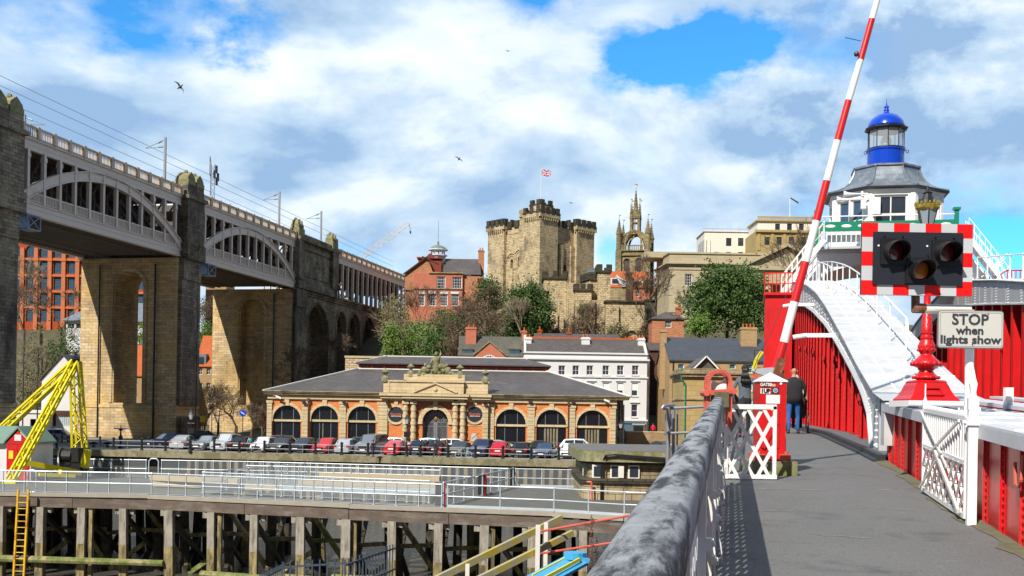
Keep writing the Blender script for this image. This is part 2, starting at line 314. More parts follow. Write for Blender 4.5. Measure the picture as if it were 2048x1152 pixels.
M['brick_buff2'] = blocks('wall_brick', (.42, .27, .14), (.33, .20, .10), (.30, .24, .16), .5, .17, .014, damt=.3, dsc=.6, dlo=.56, dirt=(.5, .46, .38), fine=.4)
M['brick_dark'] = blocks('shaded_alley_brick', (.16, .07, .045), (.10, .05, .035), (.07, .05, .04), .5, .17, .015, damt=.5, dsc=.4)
M['render'] = blocks('orange_brickwork', (.74, .25, .07), (.60, .17, .045), (.70, .36, .2), .42, .14, .012, damt=.45, dsc=1.1, dlo=.58, dirt=(.80, .48, .30), fine=.35, bmp=.3)
M['render_red'] = blocks('entrance_brick', (.46, .17, .10), (.40, .14, .08), (.4, .25, .18), .4, .14, .012, damt=.2, dsc=.5, fine=.3)
M['slate'] = blocks('slate', (.135, .117, .113), (.09, .08, .079), (.045, .045, .05), .45, .13, .012, damt=.5, dsc=.4, dlo=.52, dirt=(.16, .145, .14), rough=.6, bmp=.3)
M['slate_blue'] = blocks('blue_slate', (.075, .088, .11), (.06, .07, .088), (.04, .045, .055), .45, .15, .01, damt=.4, dsc=.4, dlo=.55, dirt=(.11, .125, .15), rough=.5, bmp=.3)
M['slate_green'] = blocks('mossy_slate', (.14, .14, .115), (.10, .10, .085), (.06, .06, .05), .5, .15, .012, damt=.5, dsc=.4, dlo=.5, dirt=(.18, .17, .13), bmp=.3)
M['tiles'] = blocks('clay_tiles', (.62, .17, .06), (.52, .13, .045), (.3, .08, .03), .35, .22, .02, damt=.3, dsc=.4, dlo=.56, dirt=(.3, .1, .05), bmp=.4)
M['stucco'] = paint('white_stucco', (.62, .63, .65), .8, var=.05, sc=.5, dirt=(.5, .5, .5), dsc=.7, damt=.35, dlo=.58)
M['cream'] = paint('cream_render', (.72, .69, .62), .8, var=.05, sc=.5, dirt=(.5, .46, .38), dsc=.5, damt=.4, dlo=.56)
M['frame_w'] = paint('window_frame_white', (.72, .72, .7), .5, var=.03)
M['frame_d'] = paint('window_frame_dark', (.03, .03, .035), .5, var=.1)
M['glass'] = glassy('window_glass', (.03, .04, .055))
M['glass_blue'] = glassy('window_glass_sky', (.05, .10, .17), .05)
M['glass_dark'] = glassy('arch_window_glass', (.006, .008, .012), .25)
M['car_glass'] = glassy('car_glass', (.02, .035, .05), .05)
M['curtain'] = paint('curtain', (.30, .25, .15), .9, var=.4, sc=2, st=(6, 1, .2), dirt=(.08, .07, .05), dsc=1.2, damt=.7, dlo=.45)
M['tyre'] = paint('tyre', (.014, .014, .015), .8)
M['alloy'] = paint('alloy', (.45, .46, .48), .3, metal=.7)
M['lamp_white'] = paint('headlight', (.6, .63, .66), .15)
M['lamp_red'] = paint('tail_light', (.45, .01, .01), .2)
M['plate_y'] = paint('plate_yellow', (.75, .6, .02), .5, var=.02)
M['plate_w'] = paint('plate_white', (.78, .78, .76), .5, var=.02)
M['skin'] = paint('skin', (.45, .24, .16), .6, var=.08)
M['hair_d'] = paint('dark_hair', (.012, .010, .010), .5, var=.3)
M['hair_w'] = paint('white_hair', (.62, .6, .56), .6, var=.1)
M['twig'] = paint('bare_twigs', (.16, .115, .075), .95, var=.4, sc=1)
M['twig_l'] = paint('pale_twigs', (.30, .25, .17), .95, var=.4, sc=1)
M['bark'] = paint('bark', (.09, .07, .05), .95, var=.4, sc=3)
# ------------------------------------------------------------------ materials needing transparency
def translucent(name, col, a):
    m, t, b = base_mat(name, .6, .2); b.inputs['Base Color'].default_value = col+(1,); b.inputs['Alpha'].default_value = a; return m
M['mesh'] = translucent('wire_mesh_infill', (.42, .47, .5), .22)
m_, t_, b_ = base_mat('river_water', .12, 0, .6)
tc_ = N(t_, 'ShaderNodeTexCoord').outputs['Object']
L(t_, mixc(t_, noise_(t_, tc_, .12, 4), (.06, .06, .055), (.11, .105, .09)), b_.inputs['Base Color']); bump(t_, b_, noise_(t_, tc_, 1.3, 6, .65, (1, 2, 1)), .9, .25)
M['water'] = m_
# ------------------------------------------------------------------ ground, river, hill
mb = MB(); mb.quad((-400, -60, -4.6), (400, -60, -4.6), (400, 119, -4.6), (-400, 119, -4.6)); struct('river', mb, M['water'])
def qy(x): return 104.6-(x-6.7)*.137 if x < 6.7 else 104.6
mb = MB(); mb.quad((-300, qy(-300), 0), (6.7, qy(6.7), 0), (120, 104.6, 0), (120, 150, 0), (-300, 150, 0))
for a, b in ((-120, 6.7), (6.7, 60)):
    pass
struct('quay', mb, M['quay'])
mb = MB(); mb.quad((-300, 120.5, .01), (-60, 120.5, .01), (-20, 116, .01), (40, 116, .01), (40, 129, .01), (-300, 149, .01)); mb.v = [(x, y if y > 118 else y, z) for x, y, z in mb.v]; struct('quayside_road', mb, M['asphalt_old'])
mb = MB()
for a, b in ((-200, 6.7), (6.7, 60)):
    ya, yb = qy(a), qy(b)
    P = [(a, ya-.12, -.6), (b, yb-.12, -.6), (b, yb-.12, .06), (a, ya-.12, .06), (a, ya+.7, .06), (b, yb+.7, .06)]
    mb.quad(P[0], P[1], P[2], P[3]); mb.quad(P[3], P[2], P[5], P[4]); mb.quad((a, ya+.9, -.6), (b, yb+.9, -.6), P[1], P[0])
struct('quay_coping', mb, M['coping'])
mb = MB()
for a, b in ((-200, 6.7), (6.7, 60)):
    mb.quad((a, qy(a)+.9, -7), (b, qy(b)+.9, -7), (b, qy(b)+.9, -.5), (a, qy(a)+.9, -.5))
struct('quay_wall', mb, blocks('quay_wall_dark', (.07, .075, .06), (.04, .042, .036), (.02, .02, .02), 1.4, .5, .03, damt=.5, dsc=.3))
mb = MB(); x = -33.
while x < 16:
    y = qy(x); k = random.uniform(-.06, .06); mb.box(x-.17+k, y+.1, -7, x+.17, y+.6, -.75+k); x += .84
solo('fender_piles', 'row of pale concrete fender piles under the quay edge behind the jetty', 'piles', mb, blocks('pile_concrete', (.33, .26, .17), (.26, .21, .13), (.15, .13, .1), 3, .8, .02, damt=.9, dsc=.8, dlo=.42, dirt=(.07, .075, .045), st=(1, 1, .8)))
def hz(x, y):
    k = min(1, max(0, (x+58)/38)); y0 = 202+(152-202)*k; wd = 100+(80-100)*k
    e = min(1, max(0, (y-y0)/wd)); e = e*e*(3-2*e)
    return .0+25*e+1.2*noise.noise(Vector((x*.05, y*.05, 0)))*e
mb = MB(); xs = [-420+i*12 for i in range(85)]; ys = [149.5, 152]+[160+j*9 for j in range(34)]+[520, 700, 1000, 2500]
V = [(x, y, -.02 if y < 150 else hz(x, y)) for y in ys for x in xs]; n = len(xs)
mb.add(V, [(j*n+i, j*n+i+1, (j+1)*n+i+1, (j+1)*n+i) for j in range(len(ys)-1) for i in range(n-1)])
struct('hillside', mb, paint('hillside_scrub', (.10, .085, .045), .98, var=.5, sc=.3, dirt=(.06, .09, .02), dsc=.12, damt=.8), smooth=True)
# ------------------------------------------------------------------ timber jetty
JF = [(-48, 59.6), (-27.4, 57.8), (-19.3, 57.5), (-8, 53.9), (2.1, 51.5), (5.3, 49.7), (14, 47.6)]
def jf(x):
    for (a, b), (c, d) in zip(JF, JF[1:]):
        if x <= c: return b+(d-b)*(x-a)/(c-a)
    return JF[-1][1]
JB = [(-48, 71.5), (-17.5, 71.8), (0.3, 68.6), (14, 68.2)]
def jb(x):
    for (a, b), (c, d) in zip(JB, JB[1:]):
        if x <= c: return b+(d-b)*(x-a)/(c-a)
    return JB[-1][1]
J = Thing('timber_jetty', 'long weathered timber jetty on tall piles across the river foreground', 'jetty', (-15, 58, 0))
mb = MB(); X = [-48+.5*i for i in range(125)]
HX0, HX1 = -16.5, -4.0
def deckq(a, b, y0, y1, z=0.):
    mb.add([(a, y0[0], z), (b, y0[1], z), (b, y1[1], z), (a, y1[0], z), (a, y0[0], z-.2), (b, y0[1], z-.2), (b, y1[1], z-.2), (a, y1[0], z-.2)], [(0,1,2,3),(7,6,5,4),(0,4,5,1),(1,5,6,2),(2,6,7,3),(3,7,4,0)])
for a, b in zip(X, X[1:]):
    b -= .0
    if HX0 <= a < HX1:
        deckq(a, b, (jf(a), jf(b)), (jf(a)+2.2, jf(b)+2.2)); deckq(a, b, (66.5, 66.5), (jb(a), jb(b)))
    else: deckq(a, b, (jf(a), jf(b)), (jb(a), jb(b)))
J.part('deck', mb, M['deck'])
mb = MB()
for (a, ya), (b, yb) in zip(JF, JF[1:]):
    n = max(1, int((b-a)/4))
    for i in range(n):
        p, q = a+(b-a)*i/n, a+(b-a)*(i+1)/n-.03; zz = random.uniform(-.03, .03)
        mb.bar((p, jf(p)-.15, -.47+zz), (q, jf(q)-.15, -.47+zz), .3, .5)
J.part('fascia_beam', mb, M['timber_brown'])
mb = MB()
for (a, ya), (b, yb) in zip(JF, JF[1:]): mb.bar((a, ya-.02, -.06), (b, yb-.02, -.03), .4, .2)
J.part('edge_kerb', mb, paint('pale_edge', (.34, .31, .26), .9, var=.2, dirt=(.25, .24, .2), dsc=1))
px = [5, 85, 168, 250, 341, 425, 511, 603, 694, 785, 878, 969, 1065, 1165]
fx = [-30.5, -28.8]
for p in px:
    u, v = uv(p, 1060); X_ = u*57
    for _ in range(5): X_ = u*jf(X_)
    fx.append(X_)
random.seed(3)
pile_n = 0
for i, x in enumerate(fx):
    y = jf(x)-.25; w_ = random.uniform(.36, .46)
    mb = MB(); k = random.uniform(-.08, .08)
    mb.bar((x, y, -.7), (x+k*.5, y, -2.6), w_, w_, (0, 1, 0)); mb.k = 1; mb.bar((x+k*.5, y, -2.6), (x+k+.02, y, -7), w_*1.02, w_*1.02, (0, 1, 0))
    J.part('front_pile', mb, [M['timber'], M['timber_low']])
    if i % 3 == 1 or i in (7, 10):
        mb = MB(); mb.bar((x+.42, y+.15, -.8), (x+.4, y+.15, -5), .2, .25, (0, 1, 0)); J.part('packing_post', mb, M['timber_low'])
    [(mb := MB(), mb.box(x+e, y+.1, -1.02, x+e+.27, y+.4, -.72), J.part('pile_block', mb, M['timber'])) for e in (-.5, .24)]
    # piles behind, each in its own line, most coloured dark for shade
    for r, dy in enumerate((3.6, 7.2, 10.8, 13.5)):
        yy = jf(x)+dy
        mb = MB(); xx = x+random.uniform(-.5, .5)-r*.5; mb.cyl((xx, yy, -.2), (xx+random.uniform(-.3, .3), yy, -7), .26, .3, 7); J.part('rear_pile', mb, M['timber_low'] if r == 1 and i % 2 else M['timber_shade'])
    mb = MB(); mb.bar((x-.1, y+.4, -.9), (x-.6, y+14, -.9), .3, .35); mb.bar((x, y+.4, -1.2), (x+.2, y+6.5, -4.4), .22, .25); mb.bar((x, y+8, -1.2), (x-.1, y+3.4, -4.2), .22, .25); J.part('cross_beam', mb, M['timber_shade'])
    if i+1 < len(fx):
        x2 = fx[i+1]; mb = MB()
        mb.bar((x, jf(x)+3.3, -2.2-random.random()*.4), (x2, jf(x2)+3.3, -2.2), .2, .22)
        if i % 2: mb.bar((x, jf(x)+3.4, -1.), (x2, jf(x2)+3.4, -4.2), .2, .25)
        else: mb.bar((x2, jf(x2)+3.5, -2.9), (x, jf(x)+3.5, -4.6), .2, .25)
        J.part('brace', mb, M['timber_low'] if i % 3 else M['timber_green'])
segs = [(-30, -18.2, -3.45), (-16.0, -12.2, -3.9), (-12.1, -9.0, -3.75), (-8.8, -5.2, -3.6), (-5., -3.4, -3.8), (-3.2, 1.2, -3.7), (1.3, 8, -3.7)]
for a, b, z in segs:
    mb = MB(); mb.cyl((a, jf(a)-.62, z), (b, jf(b)-.62, z+random.uniform(-.05, .05)), .2, .17, 8); J.part('wale', mb, M['timber_green'])
# handrails
def railing(name, label, pts, n, h=1.15, mat='galv', rail2=True, infill=True, group=None, frame=WF, r=.035, kick=False):
    T = Thing(name, label, 'railing', pts[0], frame, group)
    Ls = [Vector(p) for p in pts]; tot = sum((b-a).length for a, b in zip(Ls, Ls[1:]))
    rl = MB(); inf = MB()
    for a, b in zip(Ls, Ls[1:]):
        k = max(1, round(n*(b-a).length/tot)); up = Vector((0, 0, h))
        rl.cyl(a+up, b+up, r, n=6)
        if rail2: rl.cyl(a+up*.5, b+up*.5, r*.8, n=6)
        if kick: rl.bar(a+Vector((0, 0, .09)), b+Vector((0, 0, .09)), .02, .15)
        for i in range(k+(b is Ls[-1])):
            p = a+(b-a)*i/k; m = MB(); m.cyl(p, p+up, r*1.15, n=6); m.ell(p+up, r*1.7, 6, 4); m.ell(p+up*.5, r*1.7, 6, 4); m.cyl(p, p+Vector((0, 0, .04)), r*2.6, n=6)
            T.part('post', m, M[mat])
            if infill and i < k:
                q = a+(b-a)*(i+1)/k; d = (q-p).normalized()*.07
                for z0, z1 in ((.06, h*.5-.04), (h*.5+.04, h-.05)): inf.quad(p+d+Vector((0, 0, z0)), q-d+Vector((0, 0, z0)), q-d+Vector((0, 0, z1)), p+d+Vector((0, 0, z1)))
                for z in (.06, ): inf.k = 1; inf.cyl(p+d+Vector((0, 0, z)), q-d+Vector((0, 0, z)), .012, n=4); inf.k = 0
    T.part('rail', rl, M[mat])
    if infill: T.part('mesh_infill', inf, [M['mesh'], M[mat]])
    return T
def jp(x, d=.25): return (x, jf(x)+d, 0.02)
railing('safety_railing', 'galvanised mesh railing along the front edge of the jetty deck', [jp(-45), jp(-27.4), jp(-19.3), jp(-8), jp(-3.4)], 38)
railing('safety_railing', 'open two-bar railing on the near right edge of the jetty, right of the gate frame', [jp(-3.1), jp(2.1), jp(5.3), jp(12)], 7, infill=False, kick=True)
bk = [(-45, 71.2, .02), (-24.2, 71.3, .02)]
railing('safety_railing', 'galvanised railing along the rear left edge of the jetty by the yellow derrick', bk, 18)
railing('safety_railing', 'galvanised railing along the rear middle edge of the jetty facing the parked cars', [(-23.2, 71.4, .02), (-17.5, 71.5, .02), (-.2, 68.4, .02)], 21)
railing('safety_railing', 'glassy mesh railing on the rear right of the jetty beside the stone control building', [(.3, 68.3, .02), (5.3, 68., .02)], 3, kick=True)
railing('safety_railing', 'railing round the front of the opening in the jetty deck', [(-17, jf(-17)+2.6, .02), (-4.2, jf(-4.2)+2.4, .02)], 11)
railing('safety_railing', 'railing round the back of the opening in the jetty deck', [(-16.4, 66.8, .02), (-4.3, 65.2, .02)], 11)
railing('safety_railing', 'dark framed side railing on the left of the deck opening', [(-17, jf(-17)+2.8, .02), (-13.5, 70.5, .02)], 5)
railing('safety_railing', 'slanting mesh-filled railing crossing the deck between the opening and the control building', [(-3.35, 53.6, .02), (.15, 68.2, .02)], 8, h=1.2)
for px_, lab in ((62, 'left small hooped gate frame at the head of the yellow ladder'), ):
    p = onz(64, 984, 0); mb = MB(); P = [(p.x-.24, p.y-.05, .05), (p.x-.24, p.y-.05, 1.05), (p.x-.12, p.y-.05, 1.2), (p.x+.12, p.y-.05, 1.2), (p.x+.24, p.y-.05, 1.05), (p.x+.24, p.y-.05, .05), (p.x+.12, p.y-.05, 0.), (p.x-.12, p.y-.05, 0.), (p.x-.24, p.y-.05, .05)]
    mb.tube(P, .04); solo('hoop_gate', 'rounded galvanised hoop gate above the yellow ladder', 'gate', mb, M['galv'], tuple(p))
p = Vector((-23.7, 71.3, 0)); mb = MB(); P = [(p.x+a, p.y, z) for a, z in ((-.32, .1), (-.32, 1.1), (-.18, 1.27), (.18, 1.27), (.32, 1.1), (.32, .1))]; mb.tube(P, .045); mb.tube([P[0], P[-1]], .04)
solo('hoop_gate', 'rounded galvanised hoop gate in the rear railing of the jetty', 'gate', mb, M['galv'], tuple(p))
# yellow ladder
p = at(52, 985, 57.2)
T = Thing('ladder', 'yellow steel ladder with rusty rungs down the front of the jetty', 'ladder', (p.x, p.y-.3, -7))
for s_, nm in ((-.27, 0), (.27, 1)):
    mb = MB(); mb.bar((p.x+s_, p.y-.3, .25), (p.x+s_-.2, p.y-.45, -7), .09, .14, (0, 1, 0)); T.part('stile', mb, M['rusty_yellow'])
z = -.1
while z > -6.8:
    mb = MB(); k = (.25-z)/7.25*-.2; mb.cyl((p.x-.27+k, p.y-.33+k*.7, z), (p.x+.27+k, p.y-.33+k*.7, z), .025, n=5); z -= .33; T.part('rung', mb, M['rusty_yellow'])
# derrick
T = Thing('derrick', 'yellow lattice A-frame derrick crane standing on the left of the jetty', 'crane', tuple(onz(160, 930, 0)))
ap = at(151, 724, 68.5); mf = onz(158, 938, 0); mf = Vector((at(162, 900, 70).x, 70, 0.3))
def lattice(name, a, b, w0, w1, T, mat, n=10):
    m = MB(); a, b = Vector(a), Vector(b); d = (b-a).normalized(); x = d.cross(Vector((0, 1, 0))).normalized(); y = d.cross(x)
    def P(t, i): w_ = (w0+(w1-w0)*t)/2; sx_, sy_ = ((-1, -1), (1, -1), (1, 1), (-1, 1))[i]; return a+(b-a)*t+x*w_*sx_+y*w_*sy_
    for i in range(4): m.bar(P(0, i), P(1, i), .13)
    for k in range(n):
        for i in range(4):
            j = (i+1) % 4; p, q = (P(k/n, i), P((k+1)/n, j)) if k % 2 else (P(k/n, j), P((k+1)/n, i)); m.bar(p, q, .06)
    return T.part(name, m, mat)
lattice('mast', mf, ap, .75, .5, T, M['yellow'], 12)
lf = onz(22, 967, 0)
lattice('leg', lf+Vector((0, 0, .2)), ap, .42, .36, T, M['yellow'], 14)
b2 = at(-30, 892, 74); lattice('leg', b2, ap, .5, .36, T, M['yellow'], 8)
mb = MB(); mb.box(lf.x-.45, lf.y-.2, 0, lf.x+.35, lf.y+.5, .22); T.part('foot', mb, M['yellow'])
mb = MB(); q1 = onz(50, 925, .9); q1 = at(50, 925, 66); q2 = at(160, 946, 68.5); mb.bar(q1, q2, .3, .34); mb.bar(at(78, 949, 65), at(150, 952, 66.5), .18, .2); mb.bar(at(120, 944, 66.5), at(160, 946, 68), .25, .3); T.part('tie_beam', mb, M['yellow'])
mb = MB(); c = at(158, 915, 69.5); mb.box(c.x-.35, c.y-.5, 0, c.x+.45, c.y+.5, 1.1); mb.box(c.x-.3, c.y-.6, 1.1, c.x+.5, c.y+.5, 2.); mb.cyl((c.x-1.0, c.y-.3, 1.45), (c.x-.3, c.y-.3, 1.45), .42, n=14); mb.cyl((c.x-1.05, c.y-.3, 1.45), (c.x-.95, c.y-.3, 1.45), .55, n=14); mb.box(c.x-.7, c.y-.5, .9, c.x-.3, c.y+.3, 1.9); T.part('winch', mb, M['black'])
mb = MB(); mb.cyl((c.x+.55, c.y-.5, .75), (c.x+.75, c.y-.5, 1.9), .26, n=10); T.part('slew_motor', mb, M['yellow'])
mb = MB(); mb.ell(ap+Vector((0, 0, .2)), .28, 8, 6); mb.cyl(ap, ap+Vector((0, 0, .6)), .08); T.part('sheave', mb, M['black'])
# hut
hp = at(0, 960, 66.8); T = Thing('hut', 'small white boarded hut with red double doors and green roof on the jetty', 'hut', (hp.x+.2, 66.8, 0))
x1 = at(62, 900, 66.8).x; x0 = at(12, 900, 66.8).x; ze = 2.35; zp = 3.25; mx = (x0+x1)/2
mb = MB(); mb.prism([(x0, 0), (x1, 0), (x1, ze), (mx, zp-.1), (x0, ze)], 66.8, 70.); T.part('wall', mb, M['white'])
mb = MB(); mb.box(x0-3.2, 66.86, 0, x0, 69.9, ze); T.part('side_wall', mb, M['white'])
mb = MB(); mb.prism([(x0-.12, ze-.08), (mx, zp), (x1+.15, ze-.08), (x1+.15, ze+.03), (mx, zp+.12), (x0-.12, ze+.03)], 66.6, 70.2)
mb.add([(x0-3.4, 66.5, ze-.05), (x0-.05, 66.5, ze-.05), (mx, 68.3, zp+.1), (x0-3.4, 68.3, zp+.1), (x0-3.4, 70.1, ze-.05), (x0-.05, 70.1, ze-.05)], [(0, 1, 2, 3), (3, 2, 5, 4)]); T.part('roof', mb, paint('green_roof_felt', (.16, .26, .21), .7, var=.2))
mb = MB(); mb.prism([(x0+.02, ze-.05), (x1-.02, ze-.05), (mx, zp-.16)], 66.70, 66.79); T.part('gable_board', mb, M['red'])
for i in range(2):
    mb = MB(); a = x0+.08+i*(x1-x0-.16)/2; b = a+(x1-x0-.16)/2-.02; mb.box(a, 66.72, .05, b, 66.79, ze-.12)
    for z in (.4, 1.9): mb.box(a+.05, 66.70, z, b-.05, 66.735, z+.06)
    d = T.part('door', mb, M['red'])
mb = MB(); mb.box(mx-.2, 66.66, ze+.12, mx+.22, 66.71, ze+.5); T.part('vent_panel', mb, M['white'])
mb = MB(); mb.box(x0+.22, 66.69, 1.35, x0+.5, 66.715, 1.85); T.part('warning_sign', mb, M['plate_y'])
mb = MB(); mb.box(mx+.3, 66.69, 1.45, mx+.48, 66.715, 1.85); T.part('notice', mb, M['white_clean'])
# cone, timber stack
def cone(lab, p, h=1.0):
    T = Thing('traffic_cone', lab, 'cone', tuple(p)); b = MB(); b.box(p.x-.25, p.y-.25, p.z, p.x+.25, p.y+.25, p.z+.06); T.part('base', b, M['black'])
    b = MB(); b.lathe([(.2, .06), (.14, .35), (.11, .5), (.09, .7), (.04, h), (.03, h)], 12, p); b.m = []
    for i, f in enumerate(b.f): b.m.append(0)
    for i in range(12*5):
        k = i % 5; b.m[i] = 1 if k in (1, 3) else 0
    T.part('cone_body', b, [M['coral'], M['white_clean']])
cone('orange and white traffic cone on the jetty beside the derrick', onz(116, 958, 0), 1.5)
for i, (xa, xb, ya, yb, lab) in enumerate(((305, 480, 949, 951, 'topmost long sawn timber baulk stacked on the jetty'), (310, 560, 957, 962, 'lower long sawn timber baulk stacked on the jetty'))):
    a, b = at(xa, ya, 63.5), at(xb, yb, 61.5); a.z = b.z = .55-.33*i; mb = MB(); mb.bar(a, b, .5-.0*i, .3); solo('timber_baulk', lab, 'timber', mb, M['new_timber'], tuple(a), group=None)
for i, (xa, xb, y, Y, lab) in enumerate(((600, 890, 968, 62, 'long pale beam lying behind the railing of the deck opening'), (560, 900, 980, 60.5, 'nearest pale steel beam spanning the deck opening'), (640, 880, 955, 65, 'rearmost pale beam spanning the deck opening'))):
    a, b = at(xa, y-4, Y), at(xb, y+3, Y-1.5); mb = MB(); mb.bar(a, b, .35, .3); solo('beam', lab, 'beam', mb, M['galv'] if i == 1 else M['new_timber'], tuple(a))
for i, (x, lab) in enumerate(((966, 'dark control cabinet with a red edge by the slanting mesh railing'), (882, 'dark control cabinet with a red edge at the front gate of the jetty'))):
    p = onz(x, (991, 1014)[i], 0); T = Thing('control_cabinet', lab, 'cabinet', tuple(p)); mb = MB(); mb.box(p.x-.3, p.y, 0, p.x+.1, p.y+.35, 1.15); mb.box(p.x-.33, p.y-.03, 1.15, p.x+.13, p.y+.38, 1.2); T.part('cabinet_body', mb, M['black']); mb = MB(); mb.box(p.x+.1, p.y-.02, 0, p.x+.2, p.y+.3, 1.2); T.part('edge_plate', mb, M['red'])
# control building (rounded corner)
T = Thing('control_building', 'low rounded sandstone control building with three white windows and a flat roof', 'building', tuple(at(1180, 1000, 59.5)))
x0, y0 = at(1168, 950, 59.5).x, 59.5
def rnd(r, off):
    return [(x0+r-r*cos(a)-off*cos(a), y0+r-r*sin(a)-off*sin(a)) for a in [pi/2*k/8 for k in range(9)]]
def shell(mbx, z0, z1, off):
    P = rnd(1.2, off)+[(14, y0-off), (14, y0+12), (x0-off, y0+12)]
    n = len(P); mbx.add([(x, y, z0) for x, y in P]+[(x, y, z1) for x, y in P], [(i, (i+1) % n, (i+1) % n+n, i+n) for i in range(n)]+[tuple(range(n, 2*n)), tuple(range(n-1, -1, -1))])
mb = MB(); shell(mb, -.3, 1.1, .05); shell(mb, 1.1, 2.0, -.25); T.part('wall', mb, M['sand_grime'])
mb = MB(); shell(mb, .95, 1.2, .22); shell(mb, 1.98, 2.12, .12); T.part('string_course', mb, M['castle_dark'])
mb = MB(); shell(mb, 2.12, 2.72, .28); T.part('parapet', mb, M['stone_moss'])
mb = MB(); shell(mb, 2.72, 2.76, .2); T.part('roof', mb, M['asphalt'])
for a in (1194, 1230, 1266):
    p = at(a, 958, y0); mb = MB(); fw = .27
    if a == 1194: pass
    mb.box(p.x-fw, y0+.1, 1.22, p.x+fw+.1, y0+.16, 1.95); mb.k = 1; mb.box(p.x-fw+.09, y0+.06, 1.31, p.x+fw+.01, y0+.12, 1.86); o = T.part('window', mb, [M['frame_w'], M['glass']])
mb = MB(); p = at(1241, 950, y0); mb.box(p.x-.13, y0-.1, 1.25, p.x+.17, y0+.12, 1.9); T.part('meter_box', mb, M['white_old'])
mb = MB(); q = [(x0+.95, y0-.1, -.2), (x0+.95, y0-.1, 2.), (x0+1.15, y0-.4, 2.5), (x0+1.6, y0-.42, 2.55), (x0+6, y0-.42, 2.3)]; mb.tube(q, .05); mb.tube([(a+.12, b, c-.08) for a, b, c in q], .04); T.part('cable_pipe', mb, M['black'])
mb = MB(); mb.tube([(x0+.15, y0-.2, 1.0), (x0+.4, y0-.25, 1.0), (x0+.45, y0-.25, 0)], .06); T.part('red_pipe', mb, M['coral'])
mb = MB(); mb.box(x0-.02, y0+.6, 1.3, x0+.0, y0+.9, 1.7); T.part('notice', mb, M['white_clean'])
# lower right: lichened beams, posts, pipes, blue plank, palisade fence
Lw = -5.2
def bm(lab, a, b, w_, h_, mat, nm='beam', cat='beam', group=None):
    mb = MB(); mb.bar(a, b, w_, h_); return solo(nm, lab, cat, mb, M[mat], tuple(a), group=group)
bm('upper lichen-crusted timber handrail sloping up to the right below the jetty', at(870, 1160, 40), at(1123, 1036, 44), .16, .26, 'lichen')
bm('lower lichen-crusted timber handrail sloping up to the right below the jetty', at(945, 1165, 39), at(1145, 1066, 42), .16, .24, 'lichen')
for x, y, yb, Y, w_, lab in ((1076, 1050, 1200, 40.5, .17, 'white post carrying the sloping lichened beams'), (1092, 1045, 1200, 43, .16, 'second pale post with yellow lichen foot behind the white post'), (935, 1128, 1200, 40, .15, 'short white stub post under the sloping beam')):
    a = at(x, y, Y); bm(lab, a, (a.x, a.y, a.z-6), w_, w_, 'white_old', 'post', 'post')
for ya, yb, Y, lab in ((1063, 1040, 42, 'upper thin red pipe rail behind the grey handrail'), (1107, 1092, 42, 'lower thin red pipe rail behind the grey handrail')):
    a, b = at(1080, ya, Y), at(1330, yb-22, Y-4); mb = MB(); mb.cyl(a, b, .045, n=8); solo('pipe_rail', lab, 'pipe', mb, M['coral'], tuple(a))
T = Thing('gangway', 'peeling sky-blue steel gangway with yellow edges at the water below the jetty', 'gangway', tuple(at(1090, 1150, 37)))
BL = paint('sky_blue_paint', (.05, .34, .62), .5, var=.15, sc=2, dirt=(.5, .42, .1), dsc=3, damt=.8, dlo=.58)
a, b = at(1065, 1168, 37), at(1158, 1118, 39); mb = MB(); mb.bar(a, b, .9, .12, (0, -.4, 1)); T.part('tread', mb, BL)
mb = MB(); a2 = at(1150, 1112, 39); mb.cyl(a2+Vector((0, 0, -.1)), a2+Vector((0, 0, .14)), .42, n=14); mb.bar(a2, a2+Vector((.5, 0, -.15)), .7, .16); T.part('hinge_plate', mb, BL)
mb = MB(); mb.bar(a+Vector((0, -.48, .06)), b+Vector((0, -.48, .06)), .06, .12); mb.bar(a+Vector((0, .46, .2)), b+Vector((0, .46, .2)), .06, .12); T.part('edge_strip', mb, M['yellow'])
for i, (x, Y) in enumerate(((1183, 40), (1192, 40.5))):
    mb = MB(); a = at(x, 1030+i*45, Y); z = a.z
    k = 0
    while z > -3.5:
        c = Vector((a.x, a.y, z)); e = Vector((.05, 0, 0)) if k % 2 else Vector((0, .05, 0))
        mb.tube([c+e, c+e+Vector((0, 0, -.11)), c-e+Vector((0, 0, -.11)), c-e, c+e], .014, 4); z -= .11; k += 1
    solo('chain', ('long rusty mooring chain hanging beside the red pipes', 'short rusty chain with a ring hanging right of the long chain')[i], 'chain', mb, M['rust'], tuple(a))
def palisade(lab, P, n, h):
    T = Thing('palisade_fence', lab, 'fence', tuple(P[0])); pales = MB(); tot = len(P)-1
    for (a, b) in zip(P, P[1:]):
        a, b = Vector(a), Vector(b)
        for i in range(n):
            p = a+(b-a)*i/n; pales.prism([(p.x-.028, p.z-1.5), (p.x+.028, p.z-1.5), (p.x+.028, p.z+h-.12), (p.x+.04, p.z+h), (p.x, p.z+h-.07), (p.x-.04, p.z+h), (p.x-.028, p.z+h-.12)], p.y-.012, p.y+.012)
    T.part('pales', pales, M['fence'])
    r = MB()
    for (a, b) in zip(P, P[1:]):
        for d in (.25, 1.2): r.bar(Vector(a)+Vector((0, .04, h-d)), Vector(b)+Vector((0, .04, h-d)), .04, .07)
    T.part('rail', r, M['fence'])
M['fence'] = paint('blue_grey_fence', (.05, .075, .11), .5, metal=.2, var=.3)
palisade('row of blue-grey palisade pales with splayed tips at the bottom of the picture', [at(565, 1150, 42), at(700, 1142, 41)], 9, .55)
palisade('curving blue-grey palisade fence climbing towards the jetty piles', [at(690, 1150, 40), at(745, 1128, 44), at(790, 1112, 49)], 8, .6)
palisade('far row of palisade pales leaning away at the lower left', [at(520, 1162, 44), at(572, 1136, 50)], 14, .3)
